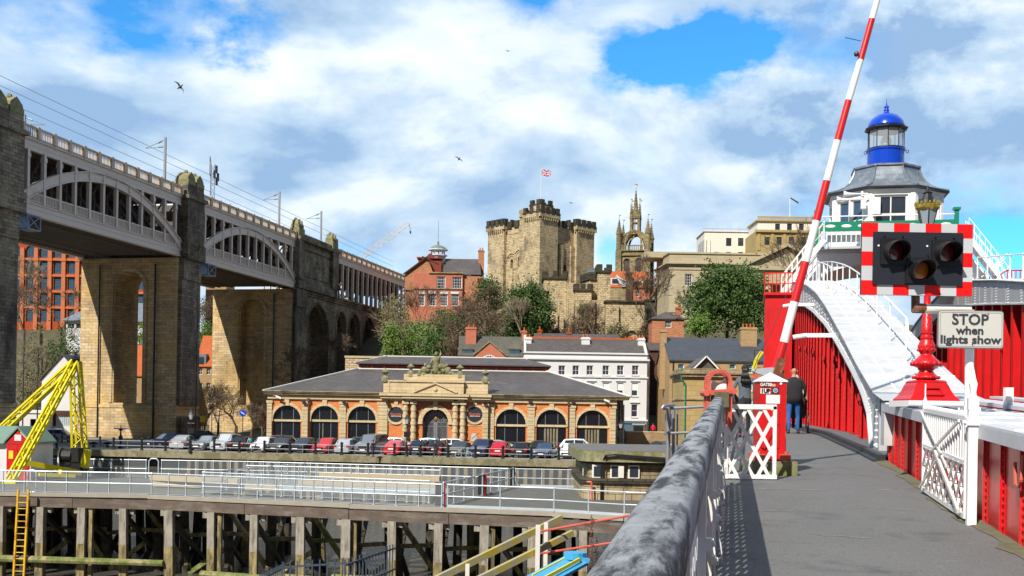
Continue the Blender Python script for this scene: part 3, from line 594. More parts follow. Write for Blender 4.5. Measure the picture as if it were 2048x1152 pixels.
# ------------------------------------------------------------------ high railway and road bridge
RB = Thing('railway_bridge', 'tall two-deck bridge with grey iron arches on sandstone piers crossing the left of the view', 'bridge', (0, 0, 0), HB)
BW = 15.
SP = [(-33.3, -.3), (6.3, 38.2)]
def pier(t0, t1, name='pier', arch=True, w0=0., w1=BW, top=25.4):
    mb = MB(); mb.M = Matrix(((0, 1, 0, t0), (1, 0, 0, 0), (0, 0, 1, 0), (0, 0, 0, 1)))    # wall x -> bridge y, wall y -> bridge x
    ops = [(5.2, 5., 9.6, 23.6, True)]
    D = t1-t0
    mb.wall(w0, -1, w1, top, ops if arch else [(5.2, 5., 9.6, 23.6, True)], T=D if arch else 1.6)
    mb.M = Matrix(((0, 1, 0, t1), (-1, 0, 0, BW), (0, 0, 1, 0), (0, 0, 0, 1)))
    mb.wall(BW-w1, -1, BW-w0, top, [(BW-9.6, 5., BW-5.2, 23.6, True)] if arch else [], T=.001); mb.M = None
    mb.quad((t0, w0, -1), (t1, w0, -1), (t1, w0, top), (t0, w0, top)); mb.quad((t1, w1, -1), (t0, w1, -1), (t0, w1, top), (t1, w1, top)); mb.quad((t0, w0, top), (t1, w0, top), (t1, w1, top), (t0, w1, top))
    if not arch: mb.box(t0+1.6, 5.2, 5, t0+1.62, 9.6, 23.6)
    # mouldings round the opening, plinth, corner piers
    p = RB.part(name, mb, M['hb_stone'])
    q = MB()
    for y in (4.55, 9.85): q.box(t0-.12, y, 5., t0+.02, y+.4, 21.2)
    q.M = Matrix(((0, 1, 0, t0-.12), (1, 0, 0, 0), (0, 0, 1, 0), (0, 0, 0, 1))); q.ring(7.4, 21.3, 2.45, 2.85, 0, .15); q.M = None
    q.box(t0-.28, -.3, 4.3, t1+.3, w1+.3, 4.75); q.box(t0-.2, -.2, -1, t1+.2, 5.15, 4.3); q.box(t0-.2, 9.65, -1, t1+.2, w1+.2, 4.3); q.box(t0-.2, 5.15, -1, t1+.2, 9.65, 4.3)
    RB.part('plinth', q, M['hb_stone'], parent=p)
    q = MB()                                            # the near end: darker soot-stained shaft with set-backs
    q.box(t0+.35, -.55, 4.75, t1-.35, -.004, 22.5); q.box(t0+.15, -.9, -1, t1-.15, -.21, 3.2); q.box(t0+.5, -.75, 22.5, t1-.5, -.004, 25.6)
    RB.part('buttress', q, M['hb_dark'], parent=p)
    q = MB(); q.cyl((t0-.3, 3.2, -1), (t0-.3, 3.2, 24.5), .13, n=6); RB.part('drainpipe', q, M['black'], parent=p)
    if name == 'pier': q = MB(); q.cyl((t0-.3, 11.9, 0), (t0-.3, 11.9, 24.5), .11, n=6); RB.part('drainpipe', q, M['black'], parent=p)
    return p
def head(t0, t1, y0, y1, zt=35.4):                      # pier head standing through both decks, with a scrolled cap
    q = MB(); q.box(t0, y0, 25.4, t1, y1, 27.6); q.box(t0+.2, y0+.2, 27.6, t1-.2, y1, zt-1.6); q.box(t0-.15, y0-.15, zt-1.6, t1+.15, y1+.1, zt-1.1); q.box(t0+.3, y0+.3, zt-1.1, t1-.3, y1-.1, zt+.5)
    h = RB.part('pier_head', q, M['hb_dark'])
    q = MB(); m = (t0+t1)/2
    for a, b in ((t0+.3, m-.15), (m+.15, t1-.3)):
        r = (b-a)/2; q.box(a, y0+.25, zt+.5, b, y1-.1, zt+1.1); P = [(a, zt+1.1), (b, zt+1.1), (b-.15, zt+1.6), (a+r+.3, zt+2.1), (a+r, zt+2.3), (a+r-.3, zt+2.1), (a+.15, zt+1.6)]
        q.prism(P, y0+.35, y1-.2); q.ell((a+r, (y0+y1)/2, zt+2.3), (.3, .35, .4), 6, 4)
    RB.part('cap', q, M['stone_moss'], parent=h)
pier(-39.3, -33.6); pier(.1, 6.0)
for a, b in ((-39.1, -33.7), (.6, 5.7)):
    head(a, b, -1.3, 1.2); head(a, b, BW-1.2, BW+1.0)
# abutment block C and the viaduct beyond
pier(38.5, 44.0, 'abutment', arch=False)
mb = MB()
ops = [(45., -1, 55.5, 24.3, 5.6)]
mb.wall(44., -1, 105, 25.3, [(45.2, -1, 55.2, 23.8, 5.2), (59.3, -1, 64.3, 23.6, 3.2), (66.2, -1, 72.2, 23.7, 3.4), (74.4, -1, 80.6, 23.7, 3.4), (83., -1, 89., 23.6, 3.4)], T=3.2)
mb.quad((44, 3.2, -1), (105, 3.2, -1), (105, 3.2, 25), (44, 3.2, 25)); mb.quad((105, 0, -1), (105, BW, -1), (105, BW, 25.3), (105, 0, 25.3)); mb.quad((44, 0, 25.3), (105, 0, 25.3), (105, BW, 25.3), (44, BW, 25.3)); mb.quad((105, BW, -1), (40, BW, -1), (40, BW, 25.3), (105, BW, 25.3))
vi = RB.part('viaduct_wall', mb, blocks('viaduct_stone', (.42, .35, .24), (.21, .175, .125), (.06, .05, .04), .9, .4, .02, damt=.7, dsc=.15, dlo=.47))
q = MB()
for a, b, zt, r in ((45.2, 55.2, 23.8, 5.2), (59.3, 64.3, 23.6, 3.2), (66.2, 72.2, 23.7, 3.4), (74.4, 80.6, 23.7, 3.4), (83, 89, 23.6, 3.4)):
    m = (a+b)/2; h = (b-a)/2; q.ring(m, zt-r, h, h+.45, -.12, .02, rz=r/h)
    for x in (a-.45, b): q.box(x, -.12, -1, x+.45, .02, zt-r)
    q.ring(m, zt-r, h-.5, h, .7, 1.1, rz=r/h)
RB.part('arch_ring', q, M['hb_dark'], parent=vi)
q = MB(); q.box(38.3, -.45, 25.3, 105, -.02, 25.75); q.box(38.3, -.25, 24.9, 105, -.02, 25.3); q.box(44.2, -.75, 25.75, 105, 1, 26.1); RB.part('cornice', q, M['hb_dark'], parent=vi)
# upper stone block over C
q = MB(); q.box(39.2, -.9, 25.75, 57.4, 3, 27.2); q.box(40.8, -.35, 27.2, 55., 3, 34.2); q.box(39.0, -1.1, 27.2, 41.2, 1.2, 34.4); q.box(54.6, -1.1, 27.2, 57.4, 1.2, 34.4); q.box(38.9, -1.25, 34.2, 57.6, 1.4, 34.7); q.box(39.6, -.6, 34.7, 57, .3, 35.5)
q.box(41.2, -.6, 32.9, 54.6, 0, 33.5); q.box(41.2, -.6, 27.2, 54.6, 0, 27.8); up = RB.part('stone_block', q, M['hb_dark'])
q = MB(); q.box(41.6, -.5, 28.2, 54.2, -.3, 32.6); RB.part('stone_panel', q, M['hb_dark'], parent=up)
for a, b in ((39.1, 41.6), (54.8, 57.4)):
    q = MB(); m = (a+b)/2; q.box(a, -.9, 34.7, b, .9, 36.2)
    for c in (a+.55, b-.55): q.box(c-.4, -.75, 36.2, c+.4, .75, 36.9); q.prism([(c-.4, 36.9), (c+.4, 36.9), (c+.1, 37.7), (c-.1, 37.7)], -.6, .6); q.ell((c, 0, 37.8), (.25, .3, .3), 6, 4)
    RB.part('cap', q, M['stone_moss'], parent=up)
# iron spans
def baluster_panel(q, t0, t1, y, z0, z1, sgn=1):
    n = int((t1-t0)/.28)
    for i in range(n): t = t0+(i+.5)*(t1-t0)/n; q.box(t-.05, y-.04, z0, t+.05, y+.04, z1)
def span(t0, t1, nb, arch=True, zt=35.4, lab=None):
    Lh = t1-t0; f = MB(); y0 = -.25                     # fascias
    for y, o in ((y0, -1), (BW+.25, 1)):
        ya, yb = (y, y+.35) if o < 0 else (y-.35, y)
        if arch:
            f.box(t0, ya, 25.7, t1, yb, 26.85); f.box(t0, ya-.12 if o < 0 else ya, 26.85, t1, yb+.12, 27.); f.box(t0, ya-.15 if o < 0 else ya, 25.6, t1, yb+.15, 25.72); f.box(t0, ya-.05 if o < 0 else ya, 26.3, t1, yb+.05, 26.36)
        f.box(t0, ya, 32.85, t1, yb, 33.9); f.box(t0, ya-.2 if o < 0 else ya, 33.9, t1, yb+.2, 34.12); f.box(t0, ya-.06 if o < 0 else ya, 32.75, t1, yb+.06, 32.87); f.box(t0, ya-.04 if o < 0 else ya, 33.3, t1, yb+.04, 33.36)
    RB.part('fascia', f, M['hb_paint'])
    p = MB(); bl = []
    dz = Lh/nb
    for y in (-.4, BW+.4):
        p.box(t0, y-.12, 35.2, t1, y+.12, 35.42); p.box(t0, y-.1, 34.12, t1, y+.1, 34.28)
        for i in range(nb+1): t = t0+i*dz; t = min(max(t, t0+.25), t1-.25); p.box(t-.24, y-.2, 34.12, t+.24, y+.2, 35.5)
        if y < 0:
            for i in range(nb): b1 = MB(); baluster_panel(b1, t0+i*dz+.24, t0+(i+1)*dz-.24, y, 34.28, 35.2); bl.append(b1)
    pr = RB.part('parapet', p, M['hb_paint2']); [RB.part('baluster_panel', b1, M['hb_paint2'], parent=pr) for b1 in bl]
    yy = (-.15, 3.1, BW-3.1, BW+.15)
    for j, y in enumerate(yy):
        c = MB()
        for i in range(nb):
            t = t0+(i+.5)*dz*1.0
            c.box(t-.2, y-.22, 26.9 if arch else 25.8, t+.2, y+.22, 32.9); c.box(t-.27, y-.28, 31.9, t+.27, y+.28, 32.4)
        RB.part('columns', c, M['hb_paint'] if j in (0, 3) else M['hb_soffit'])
        if arch:
            a = MB(); n = 26; zc, zs = 32.55, 27.1
            def zf(s): return zs+(zc-zs)*(1-(2*s-1)**2)
            for i in range(n):
                s0, s1 = i/n, (i+1)/n
                P = [(t0+Lh*s0, zf(s0)-.62), (t0+Lh*s1, zf(s1)-.62), (t0+Lh*s1, zf(s1)+.5), (t0+Lh*s0, zf(s0)+.5)]
                a.prism(P, y-.16, y+.16)
                for e in (-.66, .46): a.prism([(t0+Lh*s0, zf(s0)+e), (t0+Lh*s1, zf(s1)+e), (t0+Lh*s1, zf(s1)+e+.1), (t0+Lh*s0, zf(s0)+e+.1)], y-.36, y+.36)
            RB.part('arch_rib', a, M['hb_paint'] if j in (0, 3) else M['hb_soffit'])
    # bracing between column rows, seen dark inside
    b = MB()
    for i in range(nb):
        t = t0+(i+.5)*dz
        for ya, yb in ((-.1, 3.1), (BW-3.1, BW+.1)): b.bar((t, ya, 28.2), (t, yb, 32.6), .14, .2); b.bar((t, yb, 28.2), (t, ya, 32.6), .14, .2)
        b.bar((t, 3.1, 31.6), (t, BW-3.1, 31.6), .15, .9)
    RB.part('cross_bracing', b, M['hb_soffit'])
    d = MB(); d.box(t0, .1, 26.6 if arch else 25.8, t1, BW-.1, 26.95 if arch else 26.); d.box(t0, .1, 33.0, t1, BW-.1, 33.9); n = int(Lh/.75)
    if arch:
        for i in range(n): t = t0+(i+.5)*Lh/n; d.box(t-.13, .1, 25.85, t+.13, BW-.1, 26.6)
        for y in (1, 3.4, 11.6, 14): d.box(t0, y-.15, 25.75, t1, y+.15, 26.6)
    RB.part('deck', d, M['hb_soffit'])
    if arch:
        g = MB(); g.box(t0, -.3, 28.05, t1, -.18, 28.2); g.box(t0, -.28, 27.15, t1, -.2, 27.25); baluster_panel(g, t0+.2, t1-.2, -.24, 27.2, 28.1); g.box(t0, -.14, 27., t1, -.1, 28.1)
        RB.part('road_railing', g, M['hb_paint'])
span(-33.6, .4, 12); span(5.8, 39.0, 12); span(57.4, 105, 17, arch=False)
span(-76, -39.2, 12)
# inspection cradles under the deck
for t in (-33.0, 7.2):
    q = MB(); a, b = t, t+2.2; z0, z1 = 23.9, 25.5; y0, y1 = -.9, .5
    for y in (y0, y1):
        for z in (z0, z1): q.bar((a, y, z), (b, y, z), .1)
        for x in (a, b): q.bar((x, y, z0), (x, y, z1), .1)
        q.bar((a, y, z0), (b, y, z1), .07); q.bar((b, y, z0), (a, y, z1), .07)
    for x in (a, b):
        for z in (z0, z1): q.bar((x, y0, z), (x, y1, z), .1)
    q.box(a, y0, z0-.06, b, y1, z0)
    q.box(a+.1, y1, z0, b-.1, y1+.05, z1)
    solo('inspection_cradle', 'pale blue inspection cradle slung under the bridge deck '+('at the leftmost pier' if t < 0 else 'just right of the middle pier'), 'cradle', q, paint('pale_blue_paint', (.22, .32, .48), .6, var=.2) if t < 0 else bpy.data.materials['pale_blue_paint'], (t, -.2, 24), HB)
# overhead line masts
def mast(t, y, h, side, lab):
    T = Thing('catenary_mast', lab, 'mast', (t, y, 33.9), HB, 'overhead line masts on the railway bridge'); q = MB(); q.bar((t, y, 33.9), (t, y, 33.9+h), .28, .28, (0, 1, 0)); T.part('pole', q, M['steel'])
    q = MB(); e = y+side*3.; q.cyl((t, y, 33.9+h-.3), (t, e, 33.9+h-1.4), .05, n=5); q.cyl((t, y, 33.9+h-1.3), (t, e, 33.9+h-1.4), .05, n=5); q.cyl((t, y+side*.5, 33.9+h-.5), (t, y+side*1.1, 33.9+h-.75), .11, n=6); q.cyl((t, y+side*.4, 33.9+h-1.3), (t, y+side*1.0, 33.9+h-1.32), .11, n=6); T.part('bracket', q, M['steel'])
def tpx(x):
    u, v = uv(x, 400); k = .976296; # near face plane
    Y = -78.44/(u*cos(TH)-sin(TH)); return (u*Y*sin(TH)+Y*cos(TH))-136.25
for x, y, h, sd, lab in ((347, 1.4, 8.0, 1, 'tall overhead line mast just left of the middle pier head'), (222, 12.5, 7.6, -1, 'short looking far-side line mast on the left span'), (574, 1.4, 8., 1, 'overhead line mast above the right end of the second iron span'), (657, 1.4, 8., 1, 'overhead line mast at the right pier head of the stone block'), (472, 12.5, 6.6, -1, 'far-side line mast beside the aerial mast')):
    mast(tpx(x)+(y if y < 5 else 12)*-.0, y, h, sd, lab)
q = MB()
for y, z in ((4.4, 40.6), (4.4, 39.5), (9.5, 40.2)): q.cyl((-80, y, z+1.6), (105, y, z-1.2), .035, n=4)
solo('overhead_wires', 'thin overhead wires strung above the railway bridge', 'wires', q, M['steel'], (0, 5, 40), HB)
# aerial mast, signal
T = Thing('aerial_mast', 'lattice phone mast with flat antenna panels above the second bridge span', 'mast', (13, 3, 34), HB)
q = MB(); t = tpx(462)
for i in range(3): a = 2*pi*i/3; q.cyl((t+.35*cos(a), 3+.35*sin(a), 34), (t+.35*cos(a), 3+.35*sin(a), 42), .05, n=5)
for k in range(9):
    for i in range(3): a, b = 2*pi*i/3, 2*pi*(i+1)/3; q.cyl((t+.35*cos(a), 3+.35*sin(a), 34.2+k*.85), (t+.35*cos(b), 3+.35*sin(b), 35+k*.85), .03, n=4)
T.part('lattice', q, M['steel'])
q = MB(); q.tube([(t-1.2, 3, 40.4), (t-1.2, 3, 43), (t-.5, 3.2, 42.2), (t-.5, 3.2, 39.8), (t-1.2, 3, 40.4)], .06); q.cyl((t-.9, 3, 37), (t-.9, 3, 42.4), .05); T.part('frame_antenna', q, M['steel'])
for i, (a, z) in enumerate(((.4, 41.3), (.9, 40.2), (-.2, 40.4), (.5, 39.5))):
    q = MB(); q.box(t+a-.16, 2.6, z-.6, t+a+.16, 2.85, z+.6); T.part('antenna_panel', q, M['dark'])
q = MB(); t = tpx(697); q.cyl((t, 3, 34), (t, 3, 38.6), .09); q.box(t-.1, 2.7, 37.4, t+.1, 3, 38.6); q.box(t-1.2, 2.6, 37.6, t-.2, 2.8, 38.4); q.box(t+.2, 2.6, 37.6, t+1.4, 2.8, 38.4)
solo('rail_signal', 'small dark signal with square panels above the stone viaduct', 'signal', q, M['dark'], (t, 3, 34), HB)
for t, z in ((6.6, 27.5), (6.2, 26.8), (91, 25.8), (50, 25.9)):
    pass
# ------------------------------------------------------------------ buildings
WC = {}
def win(w_, h_, nx=2, nz=2, arch=False, fr=.09, fm='frame_w', gm='glass', bar=.045):
    k = (round(w_, 2), round(h_, 2), nx, nz, arch, fr, fm, gm)
    if k in WC: return WC[k]
    m = MB(); r = w_/2
    def outline(d):
        rr = r-d; P = [(d, d), (w_-d, d)]
        if arch: rz = min(r, h_) ; P += [(r+rr*cos(pi*i/10), h_-rz+(rz-d)*sin(pi*i/10)) for i in range(11)]
        else: P += [(w_-d, h_-d), (d, h_-d)]
        return P
    A, B = outline(0), outline(fr); n = len(A)
    for i in range(n):
        j = (i+1) % n; m.quad((A[i][0], 0, A[i][1]), (A[j][0], 0, A[j][1]), (B[j][0], 0, B[j][1]), (B[i][0], 0, B[i][1])); m.quad((B[i][0], 0, B[i][1]), (B[j][0], 0, B[j][1]), (B[j][0], .08, B[j][1]), (B[i][0], .08, B[i][1]))
    def top(x):
        if not arch: return h_
        return h_-r+math.sqrt(max(0, r*r-(x-r)**2)) if h_ >= r else h_*math.sqrt(max(0, 1-((x-r)/r)**2))
    for i in range(1, nx): x = w_*i/nx; m.box(x-bar/2, .02, 0, x+bar/2, .06, top(x)-.01)
    for i in range(1, nz):
        z = h_*i/nz; hw = r
        if arch and z > h_-r: hw = math.sqrt(max(0, r*r-(z-h_+r)**2))
        m.box(r-hw+.01, .015, z-bar/2, r+hw-.01, .065, z+bar/2)
    m.k = 1; m.quad(*[(x, .07, z) for x, z in A])
    WC[k] = (m.mesh('window'), [M[fm], M[gm]]); return WC[k]
def V2(p): return (p[0], p[2])
class Bld(Thing):
    # a building whose front lies parallel to the picture at distance Y; pixel rectangles are turned into metres on that front
    def __init__(s, name, label, xl, xr, yt, yb, Y, depth, cat='building', group=None, rz=0.):
        a, b = at(xl, yb, Y), at(xr, yb, Y); t = at((xl+xr)/2, yt, Y)
        s.zb = hz(a.x, Y)-.5 if yb is None else a.z
        fr = Matrix.Translation((a.x, Y, a.z)) @ Matrix.Rotation(rz, 4, 'Z')
        Thing.__init__(s, name, label, cat, (0, 0, 0), fr, group)
        s.x0, s.Y, s.z0 = a.x, Y, a.z; s.W = (b.x-a.x)/cos(rz); s.H = t.z-a.z; s.D = depth; s.rz = rz
    def p(s, x, y): q = at(x, y, s.Y); return ((q.x-s.x0)/cos(s.rz), q.z-s.z0)
    def r(s, x0, y0, x1, y1, *a): p, q = s.p(x0, y1), s.p(x1, y0); return (p[0], p[1], q[0], q[1])+a
    def body(s, mat, ops=(), side=(), H=None, T=.3, lside=(), base=6., x0=0, x1=None, y=0., D=None, name='wall'):
        H = H or s.H; W = s.W if x1 is None else x1; D = D or s.D; m = MB()
        m.wall(x0, -base, W, H, [o[:5] for o in ops], T, y=y)
        m.M = Matrix(((0, -1, 0, W), (1, 0, 0, y), (0, 0, 1, 0), (0, 0, 0, 1))); m.wall(0, -base, D, H, list(side), T)
        m.M = Matrix(((0, 1, 0, x0), (-1, 0, 0, y+D), (0, 0, 1, 0), (0, 0, 0, 1))); m.wall(0, -base, D, H, list(lside), T); m.M = None
        m.quad((W, y+D, -base), (x0, y+D, -base), (x0, y+D, H), (W, y+D, H)); m.quad((x0, y, H), (W, y, H), (W, y+D, H), (x0, y+D, H))
        return s.part(name, m, M[mat] if isinstance(mat, str) else mat)
    def wins(s, ops, nx=2, nz=2, dy=.16, y=0., **k):
        for o in ops:
            me, ma = win(o[2]-o[0], o[3]-o[1], nx, nz, len(o) > 4 and bool(o[4]), **k); s.use('window', me, ma, (o[0], y+dy, o[1]))
    def swins(s, ops, nx=2, nz=2, **k):
        for o in ops:
            me, ma = win(o[2]-o[0], o[3]-o[1], nx, nz, **k); s.use('window', me, ma, (s.W-.16, o[0], o[1]), rz=pi/2)
    def gable(s, mat, z=None, rise=3., ov=.3, ax='x', x0=0, x1=None, y0=0, y1=None, th=.18, wallmat=None, name='roof', gend=True):
        z = s.H if z is None else z; x1 = s.W if x1 is None else x1; y1 = s.D if y1 is None else y1; m = MB()
        if ax == 'x':   # ridge along x
            my = (y0+y1)/2; P = [(y0-ov, z-.12), (my, z+rise), (y1+ov, z-.12), (y1+ov, z-.12+th), (my, z+rise+th), (y0-ov, z-.12+th)]
            m.prism([(P[i][0], P[i][1]) for i in (0, 1, 4, 5)], x0-ov*.6, x1+ov*.6, 'x'); m.prism([(P[i][0], P[i][1]) for i in (1, 2, 3, 4)], x0-ov*.6, x1+ov*.6, 'x')
            g = MB(); g.prism([(y0, z), (y1, z), (my, z+rise)], x0, x0+.3, 'x'); g2 = MB(); g2.prism([(y0, z), (y1, z), (my, z+rise)], x1-.3, x1, 'x')
        else:
            mx = (x0+x1)/2; P = [(x0-ov, z-.12), (mx, z+rise), (x1+ov, z-.12), (x1+ov, z-.12+th), (mx, z+rise+th), (x0-ov, z-.12+th)]
            m.prism([P[i] for i in (0, 1, 4, 5)], y0-ov, y1+ov); m.prism([P[i] for i in (1, 2, 3, 4)], y0-ov, y1+ov)
            g = MB(); g.prism([(x0, z), (x1, z), (mx, z+rise)], y0, y0+.3); g2 = MB(); g2.prism([(x0, z), (x1, z), (mx, z+rise)], y1-.3, y1)
        if wallmat: s.part('gable_end', g, M[wallmat]); s.part('gable_end', g2, M[wallmat])
        return s.part(name, m, M[mat])
    def hip(s, mat, z=None, rise=3., ov=.3, x0=0, x1=None, y0=0, y1=None, inx=None, name='roof', iny=None, top=False):
        z = s.H if z is None else z; x1 = s.W if x1 is None else x1; y1 = s.D if y1 is None else y1; m = MB()
        a, b, c, d = x0-ov, x1+ov, y0-ov, y1+ov; inx = (d-c)/2 if inx is None else inx; iny = (d-c)/2 if iny is None else iny
        V = [(a, c, z), (b, c, z), (b, d, z), (a, d, z), (a+inx, c+iny, z+rise), (b-inx, c+iny, z+rise), (b-inx, d-iny, z+rise), (a+inx, d-iny, z+rise)]
        V += [(p[0], p[1], z-.15) for p in V[:4]]
        m.add(V, [(0, 1, 5, 4), (1, 2, 6, 5), (2, 3, 7, 6), (3, 0, 4, 7), (4, 5, 6, 7), (8, 9, 1, 0), (9, 10, 2, 1), (10, 11, 3, 2), (11, 8, 0, 3), (11, 10, 9, 8)])
        return s.part(name, m, M[mat])
    def chim(s, x, y, z0, z1, w_=1., d=.8, mat='brick_pink', pots=2, parent=None):
        m = MB(); m.box(x-w_/2, y-d/2, z0, x+w_/2, y+d/2, z1); m.box(x-w_/2-.1, y-d/2-.1, z1-.35, x+w_/2+.1, y+d/2+.1, z1-.15)
        c = s.part('chimney', m, M[mat], parent=parent)
        for i in range(pots):
            m = MB(); xx = x+(i-(pots-1)/2)*w_/max(1, pots)*.9; m.cyl((xx, y, z1), (xx, y, z1+.55), .14, .11, 7); s.part('chimney_pot', m, M['tiles'], parent=c)
    def band(s, y, h_=.25, out=.15, mat='sand', x0=0, x1=None, name='cornice', yy=0., D=None):
        x1 = s.W if x1 is None else x1; D = D or s.D; m = MB(); m.box(x0-out, yy-out, y, x1+out, yy+D+out, y+h_); return s.part(name, m, M[mat])
# ---- the fish-market hall
K = Bld('market_hall', 'long low quayside market hall with big arched windows, orange panels and slate roof', 534, 1251, 790, 894, 130, 34)
fz = 0
K.z = None
arches = [K.r(545, 811, 602, 893, True), K.r(621, 812, 677, 894, True), K.r(695, 813, 752, 894, True), K.r(991, 819, 1052, 896, True), K.r(1072, 820, 1133, 896, True), K.r(1153, 821, 1216, 897, True)]
arches = [(a, .45, c, d, True) for a, b, c, d, e in arches]
Hh = K.p(700, 800)[1]
xR = K.p(1231, 850)[0]; K.body('render', arches+[K.r(846, 818, 897, 893, True)], H=Hh, T=.5, x0=.4, x1=xR)
m = MB()
for o in arches:
    mx = (o[0]+o[2])/2; r = (o[2]-o[0])/2; zc = o[3]-r
    m.ring(mx, zc, r, r+.33, -.12, .05, n=16); m.box(mx-.28, -.2, o[3]-.02, mx+.28, .05, Hh); m.box(o[0]-.25, -.14, zc-.25, o[0]+.02, .05, zc); m.box(o[2]-.02, -.14, zc-.25, o[2]+.25, .05, zc)
    m.box(o[0], .1, zc-.28, o[2], .4, zc-.02)
K.part('arch_surround', m, M['sand'])
for i, o in enumerate(arches):
    g = MB(); mx = (o[0]+o[2])/2; r = (o[2]-o[0])/2; g.quad(*([(o[0], .34, o[1]), (o[2], .34, o[1])]+[(mx+r*cos(pi*k/14), .34, o[3]-r+r*sin(pi*k/14)) for k in range(15)]))
    g.k = 1
    for f in (.3, .72): x = o[0]+(o[2]-o[0])*f; g.box(x-.03, .28, o[1], x+.03, .33, o[3]-r+math.sqrt(max(0, r*r-(x-mx)**2)))
    for z in (o[1]+.6, ): g.box(o[0], .29, z, o[2], .33, z+.05)
    wn = K.part('window', g, [M['glass_dark'], M['steel']])
    if i in (1, 4, 5):
        g = MB(); n = 5 if i > 1 else 1
        for k in range(n): x = mx-.75+.36*k if n > 1 else mx-.25; g.box(x-.1 if n > 1 else x-.05, .5 if False else .30, o[1]+.3, x+.12 if n > 1 else x+.05, .335, o[3]-r-.4 if k % 2 or n == 1 else o[3]-r-.45)
        K.part('curtain', g, M['curtain'], parent=wn)
def pilaster(x0, x1, zt, y=-.22, rust=True, mat='sand'):
    m = MB(); z = .45
    while z < zt-.5:
        m.box(x0, y, z+.02, x1, .02, min(z+.42, zt-.5)); m.box(x0+.05, y+.05, z-.03, x1-.05, .0, z+.05); z += .45
    m.box(x0-.08, y-.08, zt-.5, x1+.08, .02, zt-.2); m.box(x0-.12, y-.1, 0, x1+.12, .02, .45); return m
for a, b in ((534, 544), (604, 619), (679, 692), (755, 776), (968, 988), (1055, 1069), (1136, 1150), (1219, 1231)):
    p, q = K.p(a, 850), K.p(b, 850); K.part('pilaster', pilaster(p[0], q[0], Hh), M['sand'])
m = MB(); m.box(0, -.1, 0, xR, .02, .43); K.part('plinth', m, M['sand'])
m = MB(); m.box(0, -.25, Hh, xR+.1, .3, K.H-.25); K.part('frieze', m, M['sand'])
m = MB(); m.box(-.3, -.6, K.H-.25, K.W+.3, 34.3, K.H-.05); m.box(-.4, -.75, K.H-.05, K.W+.4, 34.4, K.H+.1); m.box(-.45, -.85, K.H+.1, K.W+.45, -.6, K.H+.2); K.part('cornice', m, M['sand_grime'])
# right end: side with its shade put into dark brick and pilasters
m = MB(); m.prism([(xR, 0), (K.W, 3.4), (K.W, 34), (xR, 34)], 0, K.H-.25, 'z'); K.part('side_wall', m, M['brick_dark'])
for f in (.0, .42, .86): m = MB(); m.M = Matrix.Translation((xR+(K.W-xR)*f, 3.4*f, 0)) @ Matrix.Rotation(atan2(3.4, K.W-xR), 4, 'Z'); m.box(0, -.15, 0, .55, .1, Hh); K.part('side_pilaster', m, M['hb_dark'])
zr = K.H+.15; dy = 13.; rise = 3.35; xa = K.p(650, 745)[0]-1.4; xb = K.p(1160, 745)[0]+2.2
K.hip('slate', zr, rise, .45, x0=0, x1=K.W, y0=0, y1=34, inx=9.6, iny=13., name='roof')
a_, b_ = 9.2, K.W-9.2
m = MB(); zz = zr+rise; m.box(a_, 12.6, zz, b_, 21.4, zz+.75); K.part('clerestory', m, M['brick_dark'])
m = MB(); x = a_
while x < b_: m.box(x-.05, 12.5, zz, x+.06, 12.6, zz+.75); x += 1.65
m.box(a_, 12.45, zz+.35, b_, 12.58, zz+.42); K.part('clerestory_mullions', m, M['red_dull'])
m = MB(); m.box(a_-.3, 12.2, zz-.12, b_+.3, 12.5, zz+.04); K.part('flashing', m, M['frame_w'])
o = K.hip('slate', zz+.75, 1.1, .5, x0=a_, x1=b_, y0=12.6, y1=21.4, inx=3.5, iny=4.6, name='upper_roof')
m = MB(); m.box(a_+2.6, 16.8, zz+1.78, b_-2.6, 17.2, zz+1.98); m.bar((a_-.5, 12.1, zz+.78), (a_+3.1, 16.8, zz+1.9), .2, .12)
m.bar((-.5, -.4, zr+.05), (9.3, 12.7, zr+rise+.1), .32, .12); m.bar((K.W+.5, -.4, zr+.05), (K.W-9.3, 12.7, zr+rise+.1), .32, .12); K.part('ridge_flashing', m, M['frame_w'])
# entrance bay
x0, z0 = K.p(766, 893); x1 = K.p(975, 893)[0]; xm = K.p(871, 850)[0]; ca, cb = K.p(835, 800)[0], K.p(908, 800)[0]
gx0, gx1 = K.p(846, 830)[0], K.p(897, 830)[0]; gt = K.p(871, 818)[1]; yo = -.5
m = MB(); m.wall(x0, 0, x1, Hh, [(gx0, 0, gx1, gt, True)], T=1.2, y=yo); m.quad((x1, yo, 0), (x1, 0, 0), (x1, 0, Hh), (x1, yo, Hh)); m.quad((x0, 0, 0), (x0, yo, 0), (x0, yo, Hh), (x0, 0, Hh)); K.part('entrance_wall', m, M['render'])
m = MB(); m.wall(ca, K.p(871, 856)[1], cb, Hh-.05, [(gx0-.3, K.p(871, 856)[1], gx1+.3, gt+.3, True)], T=.02, y=yo-.04); K.part('brick_panel', m, M['render_red'])
r = (gx1-gx0)/2; m = MB(); m.ring(xm, gt-r, r, r+.5, yo-.2, yo+.03, n=18); m.box(xm-.25, yo-.3, gt-.1, xm+.25, yo, Hh); m.box(gx0-.55, yo-.2, gt-r-.3, gx0, yo+.05, gt-r); m.box(gx1, yo-.2, gt-r-.3, gx1+.55, yo+.05, gt-r); K.part('arch_surround', m, M['sand'])
